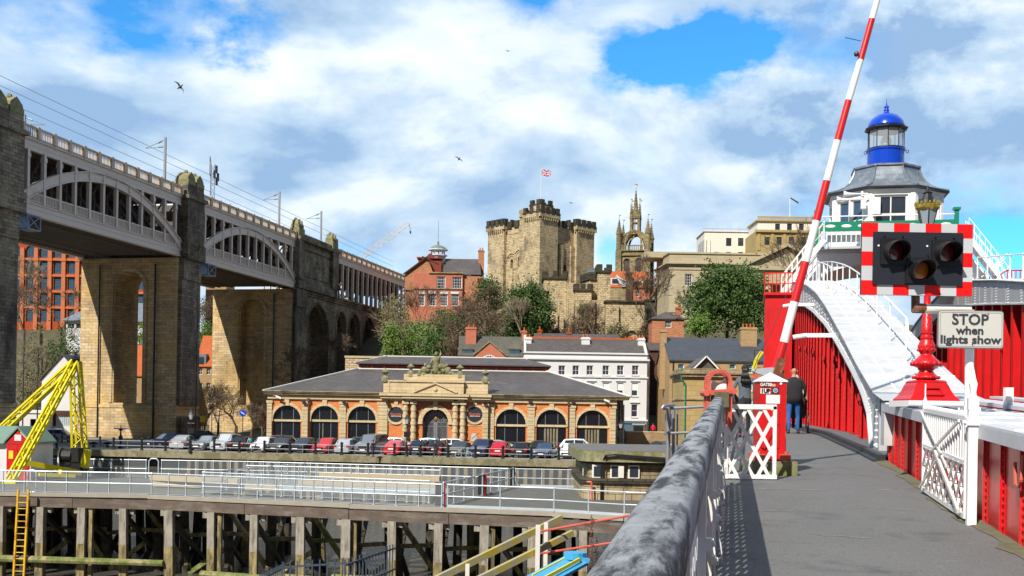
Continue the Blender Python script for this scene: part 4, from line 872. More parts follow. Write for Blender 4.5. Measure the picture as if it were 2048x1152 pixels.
for xc in (793, 950):
    c, z = K.p(xc, 829); rr = .96; m = MB(); m.ring(c, z, rr-.02, rr+.25, yo-.16, yo+.02, 0, 2*pi, 24); m.box(c-.22, yo-.2, z+rr+.2, c+.22, yo, Hh); K.part('roundel_surround', m, M['sand'])
    m = MB(); m.prism([(c+rr*cos(2*pi*k/24), z+rr*sin(2*pi*k/24)) for k in range(24)], yo-.08, yo-.01); sg = K.part('round_sign', m, paint('sign_black', (.02, .022, .03), .5))
def text(s_, size, mat, ext=.005, off=0., name='lettering', align='CENTER'):
    cu = bpy.data.curves.new('t', 'FONT'); cu.body = s_; cu.size = size; cu.extrude = ext; cu.offset = off; cu.align_x = align; cu.align_y = 'CENTER'; cu.resolution_u = 3
    o = bpy.data.objects.new('t', cu); C.collection.objects.link(o); dg = bpy.context.evaluated_depsgraph_get(); me = bpy.data.meshes.new_from_object(o.evaluated_get(dg)); bpy.data.objects.remove(o)
    me.materials.clear(); me.materials.append(mat); me.name = name
    o = bpy.data.objects.new(name, me); C.collection.objects.link(o); return o
for xc in (793, 950):
    c, z = K.p(xc, 829)
    for s_, sz, dz_, mt in (('Riverside', .36, .06, M['coral']), ('EVENTS BY THE TYNE', .12, -.2, M['frame_w'])):
        t = text(s_, sz, mt, .01, .008); t.parent = K.e; t.matrix_local = Matrix.Translation((c, yo-.1, z+dz_)) @ Matrix.Rotation(pi/2, 4, 'X')
m = MB(); m.box(x0, yo-.05, K.p(793, 849)[1], ca-.9, yo+.02, K.p(793, 849)[1]+.1); m.box(cb+.9, yo-.05, K.p(793, 849)[1]-.0, x1, yo+.02, K.p(793, 849)[1]+.1); K.part('band', m, M['sand'])
for xc in (812, 828, 911, 926):                          # blocked columns
    c = K.p(xc, 850)[0]; m = MB(); z = .5; i = 0
    m.box(c-.45, yo-.75, 0, c+.45, yo, .45)
    while z < Hh-.35:
        m.cyl((c, yo-.4, z), (c, yo-.4, z+.42), .36 if i % 2 == 0 else .29, n=12); z += .42; i += 1
    m.box(c-.4, yo-.8, Hh-.35, c+.4, yo, Hh); K.part('column', m, M['sand'])
for a, b in ((766, 776), (965, 976)): K.part('pilaster', pilaster(K.p(a, 850)[0], K.p(b, 850)[0], Hh, yo-.25), M['sand'])
m = MB(); m.box(x0-.1, yo-.2, Hh, x1+.1, .1, K.H-.5); m.box(ca-1.3, yo-.85, Hh, cb+1.3, yo, K.H-.5); m.box(x0-.3, yo-.6, K.H-.5, x1+.3, 0, K.H-.2); m.box(ca-1.7, yo-1.25, K.H-.5, cb+1.7, yo, K.H-.2); m.box(x0-.4, yo-.8, K.H-.2, x1+.4, 0, K.H+.12); m.box(ca-1.9, yo-1.4, K.H-.2, cb+1.9, yo, K.H+.12); K.part('entablature', m, M['sand'])
zt = K.p(871, 765)[1]; zt2 = K.p(871, 755)[1]
m = MB(); m.box(x0, yo-.1, K.H+.12, x1, .6, zt); m.box(ca-1.2, yo-.6, K.H+.12, cb+1.2, .6, zt); m.box(x0-.12, yo-.22, zt, x1+.12, .7, zt+.2); m.box(ca-1.3, yo-.75, zt, cb+1.3, .7, zt+.2)
m.box(K.p(809, 760)[0], yo-.3, zt+.2, K.p(930, 760)[0], .6, zt2+.35)
for xx in (x0+.05, x1-.75): m.box(xx, yo-.18, K.H+.12, xx+.7, .6, zt)
m.prism([(ca-.4, K.H+.15), (cb+.4, K.H+.15), (cb-.3, K.H+.4), (xm, zt-.25), (ca+.3, K.H+.4)], yo-.72, yo-.6); m.bar((ca-.4, yo-.78, K.H+.3), (xm, yo-.78, zt-.1), .25, .2); m.bar((cb+.4, yo-.78, K.H+.3), (xm, yo-.78, zt-.1), .25, .2); m.ell((xm, yo-.78, K.H+.62), (.25, .15, .25), 8, 6)
K.part('parapet', m, M['sand'])
for xc, yb in ((771, 766), (822, 756), (920, 758), (971, 768)):
    c, z = K.p(xc, yb); z += .15; m = MB(); m.lathe([(.5, 0), (.45, .5), (.2, .7), (.15, .85), (.35, 1.0), (.5, 1.2), (.3, 1.35), (.12, 1.5), (.02, 1.65)], 10, (c, yo+.1, z)); K.part('urn', m, M['stone_moss'])
# carved figure group
m = MB(); zb = K.p(871, 757)[1]+.2; random.seed(4)
m.lathe([(.42, 0), (.46, .5), (.34, 1.1), (.42, 1.5), (.5, 1.9), (.3, 2.1), (.12, 2.2)], 10, (xm, yo+.1, zb+.3)); m.ell((xm, yo, zb+2.75), (.23, .26, .3), 8, 6); m.cyl((xm-.4, yo, zb+2.2), (xm-.75, yo-.2, zb+1.4), .13, .1); m.cyl((xm+.4, yo, zb+2.2), (xm+.55, yo-.1, zb+2.9), .13, .1); m.cyl((xm+.58, yo-.1, zb+.4), (xm+.5, yo-.1, zb+3.2), .04)
K.part('standing_figure', m, M['stone_moss'], smooth=True)
m = MB()
for sg in (-1, 1):
    for i in range(26):
        f = i/26; x = xm+sg*(.4+2.0*f); m.ell((x+random.uniform(-.1, .1), yo+random.uniform(-.1, .3), zb+.1+random.uniform(0, 1.5)*(1-f)), (random.uniform(.2, .4), .3, random.uniform(.2, .36)), 7, 5)
    m.ell((xm+sg*1.4, yo, zb+.75), (.45, .35, .5), 8, 6); m.ell((xm+sg*1.3, yo-.1, zb+1.4), (.2, .22, .24), 8, 6); m.bar((xm+sg*.6, yo, zb+1.), (xm+sg*1.7, yo, zb+.4), .3, .35)
K.part('reclining_figures', m, M['stone_moss'], smooth=True)
# gate
G = MB(); nb = 22
for i in range(nb+1):
    x = gx0+(gx1-gx0)*i/nb; G.box(x-.025, .25, 0, x+.025, .3, gt-r-.1)
for z in (.5, .62, gt-r-.6, gt-r-.1): G.box(gx0, .22, z, gx1, .32, z+.07)
for x in (gx0+.1, xm-.12, xm+.12, gx1-.1): G.box(x-.09, .2, 0, x+.09, .34, gt-r)
G.box(gx0+.2, .24, .05, xm-.2, .31, .5); G.box(xm+.2, .24, .05, gx1-.2, .31, .5)
K.part('gate', G, M['steel'])
G = MB()
for k in range(9):
    for rr in (.4, .8, 1.2):
        a = pi*(k+.5)/9; G.ring(xm+rr*cos(a), gt-r+rr*sin(a), .1, .17, .24, .3, 0, 2*pi, 7)
G.ring(xm, gt-r, .18, .25, .24, .3, n=8); G.ring(xm, gt-r, 1.05*.95, 1.0*1.05, .24, .3, n=12)
tm = K.part('tympanum_grille', G, M['steel'])
G = MB(); G.ell((xm, .2, gt-r+.4), (.22, .08, .28), 8, 6); K.part('crest', G, M['gold'], parent=tm)
m = MB(); m.box(gx0, .9, 0, gx1, .95, gt); K.part('inner_screen', m, M['dark'])
for x in (857, 888):
    c = K.p(x, 880); m = MB(); m.box(c[0]-.3, .1, c[1]-.2, c[0]+.3, .19, c[1]+.22); K.part('gate_notice', m, M['coral'])
c = K.p(948, 875); m = MB(); P = [(c[0]-.33, c[1]-.45), (c[0]+.33, c[1]-.45)]+[(c[0]+.33*cos(pi*k/8), c[1]+.2+.33*sin(pi*k/8)) for k in range(9)]; m.prism(P, yo-.06, yo-.01); K.part('plaque', m, paint('plaque_grey', (.5, .5, .5), .6))
for x, y in ((618, 798), (1137, 806)):
    c = K.p(x, y); m = MB(); m.cyl((c[0], -.35, 0), (c[0], -.35, c[1]-.3), .07, n=6); m.box(c[0]-.15, -.5, c[1]-.3, c[0]+.15, -.2, c[1]+.1); K.part('downpipe', m, paint('brown_pipe', (.12, .04, .03), .5))
for i, (x, y) in enumerate(((558, 795), (1211, 802))):
    c = K.p(x, y); m = MB(); m.bar((c[0]-.6, -.3, c[1]+.25), (c[0]-.1, -.6, c[1]+.2), .06); m.bar((c[0]-.2, -.6, c[1]+.15), (c[0]+.45, -.8, c[1]-.1), .22, .2); m.ell((c[0]-.55, -.35, c[1]+.35), .17, 8, 6); K.part('security_camera', m, M['frame_w'])
for x in (608, 688, 775, 830, 912, 968, 1060, 1145):
    c = K.p(x, 803); m = MB(); m.box(c[0]-.2, -.75 if x < 775 or x > 970 else -1.5, c[1]-.05, c[0]+.2, -.3, c[1]+.15); K.part('floodlight', m, M['dark'])
# ---- retaining wall with ivy behind the market
K = Bld('retaining_wall', 'long low stone retaining wall under the bushes behind the market hall roof', 690, 935, 716, 745, 166, 1.)
K.body('castle'); K.band(K.H-.1, .3, .1, 'sand')
# ---- red gabled building
K = Bld('gabled_brick_building', 'red brick building with a pointed gable, half-round window and grey-green slate roof', 917, 1046, 712, 780, 162, 12)
g0, g1 = K.p(948, 712)[0], K.p(1012, 712)[0]; ga, gz = K.p(979, 686); lo = K.r(961, 711, 996, 727)
K.body('brick_pink', [])
m = MB(); m.prism([(g0, K.H-.2), (g1, K.H-.2), (ga+.25, gz), (ga-.25, gz)], -.35, 5); K.part('gable', m, M['brick_pink'])
m = MB(); m.bar((g0-.2, -.2, K.H), (ga, -.2, gz+.2), .7, .18, (0, 0, 1)); m.bar((g1+.2, -.2, K.H), (ga, -.2, gz+.2), .7, .18); K.part('coping', m, M['stone_moss'])
m = MB(); rr = (lo[2]-lo[0])/2; mx = (lo[0]+lo[2])/2; m.quad(*([(mx+rr*cos(pi*k/12), -.40, lo[1]+rr*sin(pi*k/12)) for k in range(13)])); m.k = 1; m.ring(mx, lo[1], rr-.12, rr, -.44, -.36)
for f in (-.6, -.3, 0, .3, .6): m.box(mx+rr*f-.04, -.45, lo[1], mx+rr*f+.04, -.41, lo[1]+rr*math.sqrt(1-f*f))
m.box(lo[0]+.1, -.45, lo[1]+.45, lo[2]-.1, -.41, lo[1]+.53)
K.part('lunette_window', m, [M['glass'], M['frame_w']])
K.gable('slate_green', rise=K.p(980, 672)[1]-K.H, ax='x', wallmat='brick_pink', y1=7)
for x in (935, 1029):
    c = K.p(x, 712); m = MB(); m.box(c[0]-.8, .2, c[1], c[0]+.8, 2.5, c[1]+.95); m.k = 1; m.box(c[0]-.9, .1, c[1]+.95, c[0]+.9, 2.6, c[1]+1.1); m.k = 2; m.box(c[0]-.65, .14, c[1]+.1, c[0]-.03, .2, c[1]+.85); m.box(c[0]+.03, .14, c[1]+.1, c[0]+.65, .2, c[1]+.85); K.part('dormer', m, [M['slate_green'], M['slate_green'], M['glass_blue']])
c = K.p(941, 660); K.chim(c[0], 3, K.H, K.p(941, 652)[1], 1.6, 2.2, 'brick_pink', 2); c = K.p(1049, 660); K.chim(c[0], 3.5, K.H-.5, K.p(1049, 658)[1], .75, 1.4, 'brick_pink', 1)
K.band(K.H-.35, .3, .15, 'sand_grime')
# ---- dark slate house behind
K = Bld('slate_roofed_house', 'house with a dark slate roof and small dormer just behind the white building', 1070, 1240, 690, 720, 176, 9)
K.body('brick_pink'); K.gable('slate', rise=K.p(1100, 665)[1]-K.H, ax='x', wallmat='brick_pink')
c = K.p(1096, 690); m = MB(); m.box(c[0]-1., -.3, c[1], c[0]+1., 2, c[1]+.8); m.k = 1; m.box(c[0]-1.15, -.4, c[1]+.8, c[0]+1.15, 2, c[1]+.95); m.k = 2; m.box(c[0]-.6, -.36, c[1]+.1, c[0]-.05, -.3, c[1]+.5); m.box(c[0]+.05, -.36, c[1]+.1, c[0]+.6, -.3, c[1]+.5); K.part('dormer', m, [M['frame_w'], M['slate'], M['glass']])
for x, t, w_ in ((1081, 655, .7), (1141, 660, .8)): c = K.p(x, t); K.chim(c[0], 4.5, K.H+1, c[1], w_, .7, 'brick_orange', 1)
# ---- white stucco building
K = Bld('white_building', 'white stuccoed four-storey building with sash windows and a slate roof', 1045, 1292, 708, 864, 160, 13)
ops1 = [K.r(a, 731, a+13.5, 750) for a in (1055, 1085, 1117, 1145, 1173, 1205, 1234, 1264)]
ops2 = [K.r(a, 766, a+13, 792) for a in (1146, 1176, 1205.5, 1234, 1263)]
ops3 = [K.r(1262.5, 809, 1275.5, 834)]; ops4 = [K.r(1148, 806, 1161, 834), K.r(1178, 808, 1191, 834), K.r(1206, 808, 1219, 834), K.r(1234, 808, 1247, 834)]
side = [(a, z, a+1., z+1.7) for a in (1.5, 4.5) for z in (ops1[0][1], ops2[0][1], ops3[0][1])]
K.body('stucco', ops1+ops2+ops3+ops4, side, base=3); K.wins(ops1, 2, 2); K.wins(ops2, 1, 2, fm='frame_w', gm='frame_w' if False else 'glass'); K.wins(ops3+ops4, 1, 2); K.swins(side, 1, 2, fm='frame_w', gm='curtain')
m = MB()
for o in ops2[1:]: m.box(o[0]+.1, .17, o[1]+.85, o[2]-.1, .215, o[3]-.05)
K.part('blinds', m, M['white_clean'])
m = MB(); m.box(-.1, -.35, K.H-.9, K.W+.35, 13, K.H-.65); z = ops2[0][3]+.75; m.box(-.05, -.2, z+.1, K.W+.2, 13, z+.3); z = ops1[0][1]-.5; m.box(-.05, -.12, K.H, K.W+.12, 13, K.H+.25)
for o in ops2+ops3: m.box(o[0]-.25, -.2, o[3]+.25, o[2]+.25, 0, o[3]+.4)
for o in ops1+ops2+ops3: m.box(o[0]-.1, -.12, o[1]-.12, o[2]+.1, 0, o[1])
z = ops3[0][1]-.6; m.box(-.1, -.2, z, K.W+.2, 13, z+.25)
K.part('mouldings', m, M['stucco'])
m = MB(); c = K.p(1249, 855); m.box(c[0]-1.6, -.4, -3, K.W-.25, -.01, ops3[0][1]-.75); m.box(c[0]-1.7, -.55, ops3[0][1]-.95, K.W-.2, -.01, ops3[0][1]-.72); m.k = 1; c = K.p(1281, 855); m.box(c[0]-1.1, -.45, -3, c[0]+.35, -.4, 1.2); m.k = 2; m.box(c[0]-1.3, -.5, 1.4, c[0]+.6, -.42, 1.75)
K.part('shopfront', m, [paint('slate_blue_paint', (.09, .14, .19), .5), M['black'], M['cream']])
m = MB(); xq = K.p(1311, 760)[0]; m.prism([(K.W-.01, .02), (xq, 7), (xq, 13), (K.W-.01, 13)], -3, K.H, 'z'); K.part('side_wall', m, M['stucco']); m = MB(); m.M = Matrix.Translation((K.W, 0, 0)) @ Matrix.Rotation(atan2(7, xq-K.W), 4, 'Z')
for o in (ops1[-1], ops2[-1], ops3[-1]): [(m.__init__(), setattr(m, 'M', Matrix.Translation((K.W, 0, 0)) @ Matrix.Rotation(atan2(7, xq-K.W), 4, 'Z')), m.box(q, -.04, o[1], q+.9, .02, o[3]), K.part('side_window', m, M['galv'])) for q in (1.2, 3.4, 5.4)]
K.hip('slate', rise=2.6, inx=.1, iny=4.5, y1=9, ov=.1)
m = MB(); m.box(0, 4.2, K.H+2.45, K.W, 4.8, K.H+2.75); K.part('ridge_tiles', m, M['tiles'])
for x, t in ((1057, 672), (1174, 672), (1292, 674)):
    c = K.p(x, t); K.chim(min(c[0], K.W-.6), 3.2, K.H-1, c[1], 1.0 if x != 1174 else 1.25, 1.2, 'stucco', 2)
for xx in (0, K.W-.35): m = MB(); m.prism([(0, K.H), (0, K.H+.4), (4.5, K.H+3.), (9, K.H+.4), (9, K.H)], xx, xx+.35, 'x'); K.part('party_wall', m, M['stucco'])
# low brick buildings & alley to its right
K = Bld('alley_building', 'narrow dark brick building in the shaded alley right of the white building', 1297, 1327, 700, 870, 173.2, 8)
ops = [K.r(a, y, a+6, y+14) for a in (1304, 1315) for y in (722, 750, 778, 806)]
K.body('brick_dark', ops, base=3); K.wins(ops, 1, 2, fm='frame_d'); K.gable('slate', rise=1.2, ax='x', wallmat='brick_dark')
K = Bld('low_brick_extension', 'low red brick extension with a pot-lined parapet behind the white building', 1240, 1290, 684, 720, 170, 3)
K.body('brick_pink'); K.band(K.H-.05, .15, .1, 'tiles')
for i in range(6): m = MB(); c = K.p(1252+i*6, 684); m.cyl((c[0], .5, K.H), (c[0], .5, K.H+.9), .14, n=6); K.part('chimney_pot', m, M['tiles'])
# ---- brick tower block
K = Bld('brick_tower_house', 'tall plain red brick building with a pyramid slate roof beside the slate-roofed flats', 1301, 1365, 637, 850, 180, 6)
ops = [K.r(1330, 641, 1343, 655), K.r(1331, 672, 1334, 688), K.r(1331, 702, 1334, 718)]
K.body('brick', ops, base=1); K.wins(ops[:1], 3, 2); K.wins(ops[1:], 1, 2, fr=.04)
K.hip('slate', rise=K.p(1333, 620)[1]-K.H, inx=3, iny=3.2, ov=.3); c = K.p(1361, 612); K.chim(c[0], 2, K.H-1, c[1], .9, .9, 'brick_pink', 1)
# ---- buff brick flats with blue slate roof
K = Bld('buff_brick_flats', 'buff brick block of flats with a broad blue-grey slate roof and white sashes', 1337, 1540, 722, 872, 152, 13)
ops = [K.r(a, y0, a+w_, y1) for a, w_ in ((1356, 12), (1459, 12.5), (1493, 12.5)) for y0, y1 in ((728, 746), (761, 782), (799, 818))]
ops += [K.r(1386, 729, 1398, 746), K.r(1422, 729, 1434, 746)]
K.body('brick_tan', ops, base=4); K.wins(ops, 1, 2, gm='glass_blue')
m = MB()
for o in ops: m.box(o[0]-.1, -.1, o[1]-.2, o[2]+.1, 0, o[1]-.05)
m.prism([(ops[2][0]-.3, ops[2][3]+.15), (ops[2][2]+.3, ops[2][3]+.15), ((ops[2][0]+ops[2][2])/2, ops[2][3]+.6)], -.2, 0)
K.part('sills', m, M['ochre_stone'])
K.gable('slate_blue', rise=K.p(1430, 672)[1]-K.H, ax='x', wallmat='brick_tan'); c = K.p(1511, 650); K.chim(c[0], 4.5, K.H+1, c[1], 2.3, 1, 'brick_tan', 4); c = K.p(1341, 655); K.chim(c[0]-.3, 5, K.H-4, K.p(1341, 655)[1], .9, .9, 'brick_tan', 0)
m = MB(); m.prism([(0, 0), (1.8, 0), (1.8, .01)], 0, .01)
m = MB(); a = K.p(1346, 740); m.cyl((a[0], -.15, -3), (a[0], -.15, K.H), .09, n=6); K.part('drainpipe', m, M['black'])
m = MB(); z = K.p(1350, 842); m.box(K.p(1330, 840)[0], -.8, z[1], K.p(1366, 840)[0], -.01, z[1]+1.); K.part('shop_fascia', m, M['slate_blue'])
# ---- small ochre stone bridge building
K = Bld('ochre_stone_lodge', 'small square ochre sandstone lodge with flat cornice and green drainpipe behind the handrail', 1366, 1474, 742, 900, 98, 7)
K.body('ochre_stone', base=4); m = MB(); m.box(-.25, -.3, K.H-.55, K.W+.25, 7.2, K.H-.3); m.box(-.4, -.45, K.H-.3, K.W+.4, 7.3, K.H-.12); m.box(-.1, -.1, K.H-.1, K.W+.1, 7, K.H+.22); z = K.p(1400, 801)[1]; m.box(-.06, -.08, z, K.W+.06, 7, z+.15); K.part('cornice', m, M['sand_grime'])
K.gable('slate', z=K.H+.2, rise=1.05, ax='y', x0=K.p(1392, 742)[0], x1=K.p(1442, 742)[0], y0=1.5, y1=6, wallmat='slate'); m = MB(); a, b = K.p(1392, 744)[0], K.p(1442, 744)[0]; mm = (a+b)/2
for q in (a, b): m.bar((q, 1.15, K.H+.25), (mm, 1.15, K.H+1.4), .1, .12)
K.part('bargeboard', m, M['frame_w'])
m = MB(); m.tube([(-.3, -.2, K.H+.3), (-.3, -.3, K.H-.9), (.1, -.12, K.H-1.2), (.1, -.12, -4)], .06); K.part('drainpipe', m, M['green'])
# ---- low wall in front
K = Bld('buff_brick_wall', 'low buff brick wall with pale repairs between the market hall and the lodge', 1252, 1372, 865, 893, 137, .5)
K.body('brick_buff2', base=2); K.band(K.H, .12, .06, 'sand')
# ------------------------------------------------------------------ castle keep
def merlons(m, P, z, h_=1.1, w_=1.5, gap=1.0, th=.55):
    for a, b in zip(P, P[1:]+P[:1]):
        a, b = Vector((*a, z)), Vector((*b, z)); Ln = (b-a).length; n = max(2, int(Ln/(w_+gap))+1); d = (b-a)/Ln
        st = (Ln-w_)/(n-1)
        for i in range(n):
            p = a+d*(i*st); q = p+d*w_; m.bar(p+Vector((0, 0, h_/2-.3)), q+Vector((0, 0, h_/2-.3)), th, h_+.6)
c0 = at(1077, 660, 236); kz = c0.z
CF = Matrix.Translation((c0.x, 236, kz)) @ Matrix.Rotation(radians(43), 4, 'Z')
T = Thing('castle_keep', 'square medieval sandstone keep with battlemented corner towers and a flag on the hill', 'castle', (0, 0, 0), CF)
def kz_(y, Y=240): return at(1077, y, Y).z-kz
Lr, Ll = 15.3, 15.0
Hw = kz_(452); 
m = MB(); m.M = None
yy = lambda z: z
# right face (plane y=0 of local, x to the right-back); left face (plane x=0, y to left-back)
m.wall(0, -8, Lr, Hw, [(7.2, kz_(552), 8.6, kz_(527), True), (12.2, kz_(520), 12.6, kz_(508)), (5.6, kz_(500), 5.9, kz_(488)), (3.0, kz_(545), 3.3, kz_(535))], T=.8)
m.M = Matrix(((0, 1, 0, 0), (-1, 0, 0, Ll), (0, 0, 1, 0), (0, 0, 0, 1)))
def lx(px_): return Ll*(px_-972)/(1077-972)
m.wall(0, -8, Ll, Hw, [(lx(1011), kz_(536), lx(1017), kz_(516), True), (lx(1028), kz_(534), lx(1036), kz_(512), True), (lx(1017), kz_(487), lx(1019), kz_(478)), (lx(1032), kz_(487), lx(1034), kz_(478)), (lx(1010), kz_(562), lx(1013), kz_(554)), (lx(1029), kz_(560), lx(1033), kz_(548)), (lx(1056), kz_(545), lx(1058), kz_(536))], T=.8)
m.M = None; m.quad((0, 0, Hw-1.5), (Lr, 0, Hw-1.5), (Lr, Ll, Hw-1.5), (0, Ll, Hw-1.5)); m.quad((Lr, 0, -8), (Lr, Ll, -8), (Lr, Ll, Hw), (Lr, 0, Hw)); m.quad((Lr, Ll, -8), (0, Ll, -8), (0, Ll, Hw), (Lr, Ll, Hw))
m.box(.8, .8, -8, 1.5, Ll-1, Hw-2)
wl = T.part('wall', m, M['castle'])
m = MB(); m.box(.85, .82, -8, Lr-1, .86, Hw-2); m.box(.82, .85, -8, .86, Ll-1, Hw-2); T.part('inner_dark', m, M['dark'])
m = MB()
for a, b, zz in ((lx(1014), .9, kz_(513)), (lx(1032), 1.1, kz_(509))):
    m.M = Matrix(((0, 1, 0, 0), (-1, 0, 0, Ll), (0, 0, 1, 0), (0, 0, 0, 1))); m.ring(a, zz-.6, b+.1, b+.35, -.12, .02); m.ring(a, zz-.6, b+.6, b+.8, -.2, .02)
m.box(0, -.1, kz_(537), Ll, .02, kz_(535)); m.box(0, -.1, kz_(483)+2, Ll, .02, kz_(483)+2.2)
for f in (.36, .78): m.box(Ll*f, -.35, -8, Ll*f+1.3, .02, kz_(536) if f < .5 else kz_(470))
m.M = None
for f in (.38, .62): m.box(Lr*f, -.4, -8, Lr*f+1.2, .02, Hw-4)
T.part('window_moulding', m, M['castle'], parent=wl)
def tower(x0, y0, x1, y1, zt, zm, nm='corner_tower'):
    m = MB(); m.box(x0, y0, -8, x1, y1, zt); tw = T.part(nm, m, M['castle'])
    m = MB(); m.box(x0-.4, y0-.4, zt, x1+.4, y1+.4, zt+.9)
    n = 8
    for i in range(n):
        f = (i+.3)/n
        m.box(x0+(x1-x0)*f, y0-.38, zt-.6, x0+(x1-x0)*f+.3, y0, zt); m.box(x0-.38, y0+(y1-y0)*f, zt-.6, x0, y0+(y1-y0)*f+.3, zt)
    T.part('machicolation', m, M['castle'], parent=tw)
    m = MB(); e = .15; merlons(m, [(x0-e, y0-e), (x1+e, y0-e), (x1+e, y1+e), (x0-e, y1+e)], zt+1.3, zm, 1.05, .75); m.box(x0-.42, y0-.42, zt+.9, x1+.42, y1+.42, zt+1.25); T.part('battlement', m, M['castle_dark'], parent=tw); return tw
zt1 = kz_(444)
tower(-.9, Ll-4.2, 4., Ll+1.2, zt1-1.2, 1.1); tower(Lr-4.6, -.9, Lr+1.2, 4.2, zt1-1.1, 1.1); tower(-.9, -.9, 4.6, 4.0, kz_(432)-1., 1.0); tower(-.8, -.8, 2.4, 2.0, kz_(418)-1., .9, 'corner_turret'); tower(Lr-4.5, Ll-4.5, Lr+1, Ll+1, zt1-.8, 1.1)
m = MB(); m.box(-.7, 4.2, -8, 3, 5.9, kz_(434)); merlons(m, [(-.7, 4.2), (3, 4.2), (3, 5.9), (-.7, 5.9)], kz_(434)+.4, 1., .9, .8); T.part('stair_turret', m, M['castle'])
m = MB(); merlons(m, [(0, 0), (Lr, 0), (Lr, Ll), (0, Ll)], Hw+.4, 1., 1.4, 1.0); T.part('wall_battlement', m, M['castle_dark'])
# flag
fz0 = kz_(412); fx, fy = 2.2, 2.2; T2 = Thing('flagpole', 'white flagpole with a union flag on top of the castle keep', 'flagpole', (fx, fy, fz0), CF)
m = MB(); ft = kz_(343); m.cyl((fx, fy, fz0-1), (fx, fy, ft+.5), .09, .06); T2.part('pole', m, M['frame_w'])
def flagp(u, v): return (fx+.1+u*1.45+0, fy-u*1.5*.98, ft+.25-(1-v)*1.35-.22*u+.12*sin(u*9))
def fpoly(m, P):
    m.quad(*[flagp(*p) for p in P])
Fb, Fw, Fr = paint('flag_blue', (.012, .025, .20), .8), paint('flag_white', (.75, .75, .75), .8), paint('flag_red', (.62, .015, .03), .8)
m = MB(); n = 14
def inq(u, v):
    x, y = (u-.5)*2, (v-.5)
    if abs(x) < .1 or abs(y) < .1: return 2
    if abs(x) < .17 or abs(y) < .17: return 1
    d = abs(abs(y)*2-abs(x))/1.118
    return 2 if d < .07 else 1 if d < .2 else 0
U, Vn = 40, 24
for i in range(U):
    for j in range(Vn):
        m.k = inq((i+.5)/U, (j+.5)/Vn); fpoly(m, [(i/U, j/Vn), ((i+1)/U, j/Vn), ((i+1)/U, (j+1)/Vn), (i/U, (j+1)/Vn)])
T2.part('flag', m, [Fb, Fw, Fr])
# ---- gatehouse ruins below the keep (forebuilding, curtain wall)
def pbox(T, Y, xl, xr, yt, D, mat, crn=0., name='wall_block', zb=None, ops=(), base=10., dark='castle_dark', rzz=0.):
    a, b = at(xl, yt, Y), at(xr, yt, Y); z0 = (a.z-14) if zb is None else zb; m = MB()
    m.M = Matrix.Translation((a.x, Y, 0)) @ Matrix.Rotation(rzz, 4, 'Z'); W = b.x-a.x; zt = (a.z+b.z)/2
    oo = []
    for o in ops: p, q = at(o[0], o[3], Y), at(o[2], o[1], Y); oo.append((p.x-a.x, p.z, q.x-a.x, q.z)+tuple(o[4:]))
    m.wall(0, z0-base, W, zt, oo, T=.7); m.quad((W, 0, z0-base), (W, D, z0-base), (W, D, zt), (W, 0, zt)); m.quad((0, D, z0-base), (0, 0, z0-base), (0, 0, zt), (0, D, zt)); m.quad((W, D, z0-base), (0, D, z0-base), (0, D, zt), (W, D, zt)); m.quad((0, 0, zt), (W, 0, zt), (W, D, zt), (0, D, zt))
    if oo: m.quad((0, .7, z0-base), (W, .7, z0-base), (W, .7, zt), (0, .7, zt))
    o = T.part(name, m, M[mat])
    if crn:
        m2 = MB(); m2.M = m.M; m2.box(-.2, -.35, zt, W+.2, D+.3, zt+.4); merlons(m2, [(-.05, -.05), (W+.05, -.05), (W+.05, D), (-.05, D)], zt+.7, crn, .9, .7, .5); T.part('battlement', m2, M[dark], parent=o)
    return o
T = Thing('castle_gatehouse', 'ruined castle gatehouse and stepped curtain walls with broken battlements in front of the keep', 'castle', tuple(at(1150, 660, 214)))
pbox(T, 216, 1088, 1133, 558, 8, 'castle', .9, ops=[(1093, 582, 1099, 602, True)])
pbox(T, 214, 1134, 1152, 566, 6, 'castle', 0); pbox(T, 212, 1150, 1183, 582, 8, 'castle', .7); pbox(T, 213, 1196, 1221, 545, 5, 'castle', .9); pbox(T, 215, 1180, 1200, 560, 5, 'castle', .8, rzz=.3)
pbox(T, 210, 1100, 1116, 604, 4, 'castle', 0); pbox(T, 209, 1150, 1222, 600, 4, 'castle_dark' if False else 'castle', 0, ops=[(1160, 610, 1166, 625, True), (1189, 612, 1194, 622)])
for x, t, w_ in ((1120, 600, 8), (1138, 596, 6), (1168, 604, 7), (1184, 600, 6), (1204, 590, 8), (1216, 600, 5)): pbox(T, 208.2, x, x+w_, t, 2, 'castle', 0, 'buttress')
a = at(1165, 550, 219); b = at(1196, 550, 219); m = MB(); m.prism([(a.x, a.z-.5), (b.x, b.z-.3), (b.x, b.z+1.6), (a.x+1.2, a.z+1.1)], 219, 226); T.part('lead_roof', m, M['lead'])
T = Thing('castle_wall', 'old ochre stone castle wall with a dark arched postern and ivy at its foot', 'wall', tuple(at(1250, 680, 196)))
pbox(T, 197, 1212, 1308, 604, 3, 'castle', 0, ops=[(1252, 661, 1276, 690, True)]); pbox(T, 196.3, 1216, 1238, 610, 2, 'castle', 0, 'buttress'); pbox(T, 196.6, 1290, 1312, 598, 3, 'castle_dark', 0, 'wall_block')
a, b = at(1210, 604, 196.8), at(1310, 604, 196.8); m = MB(); m.box(a.x, 196.6, a.z, b.x, 200.2, a.z+.35); T.part('coping', m, M['castle_dark'])
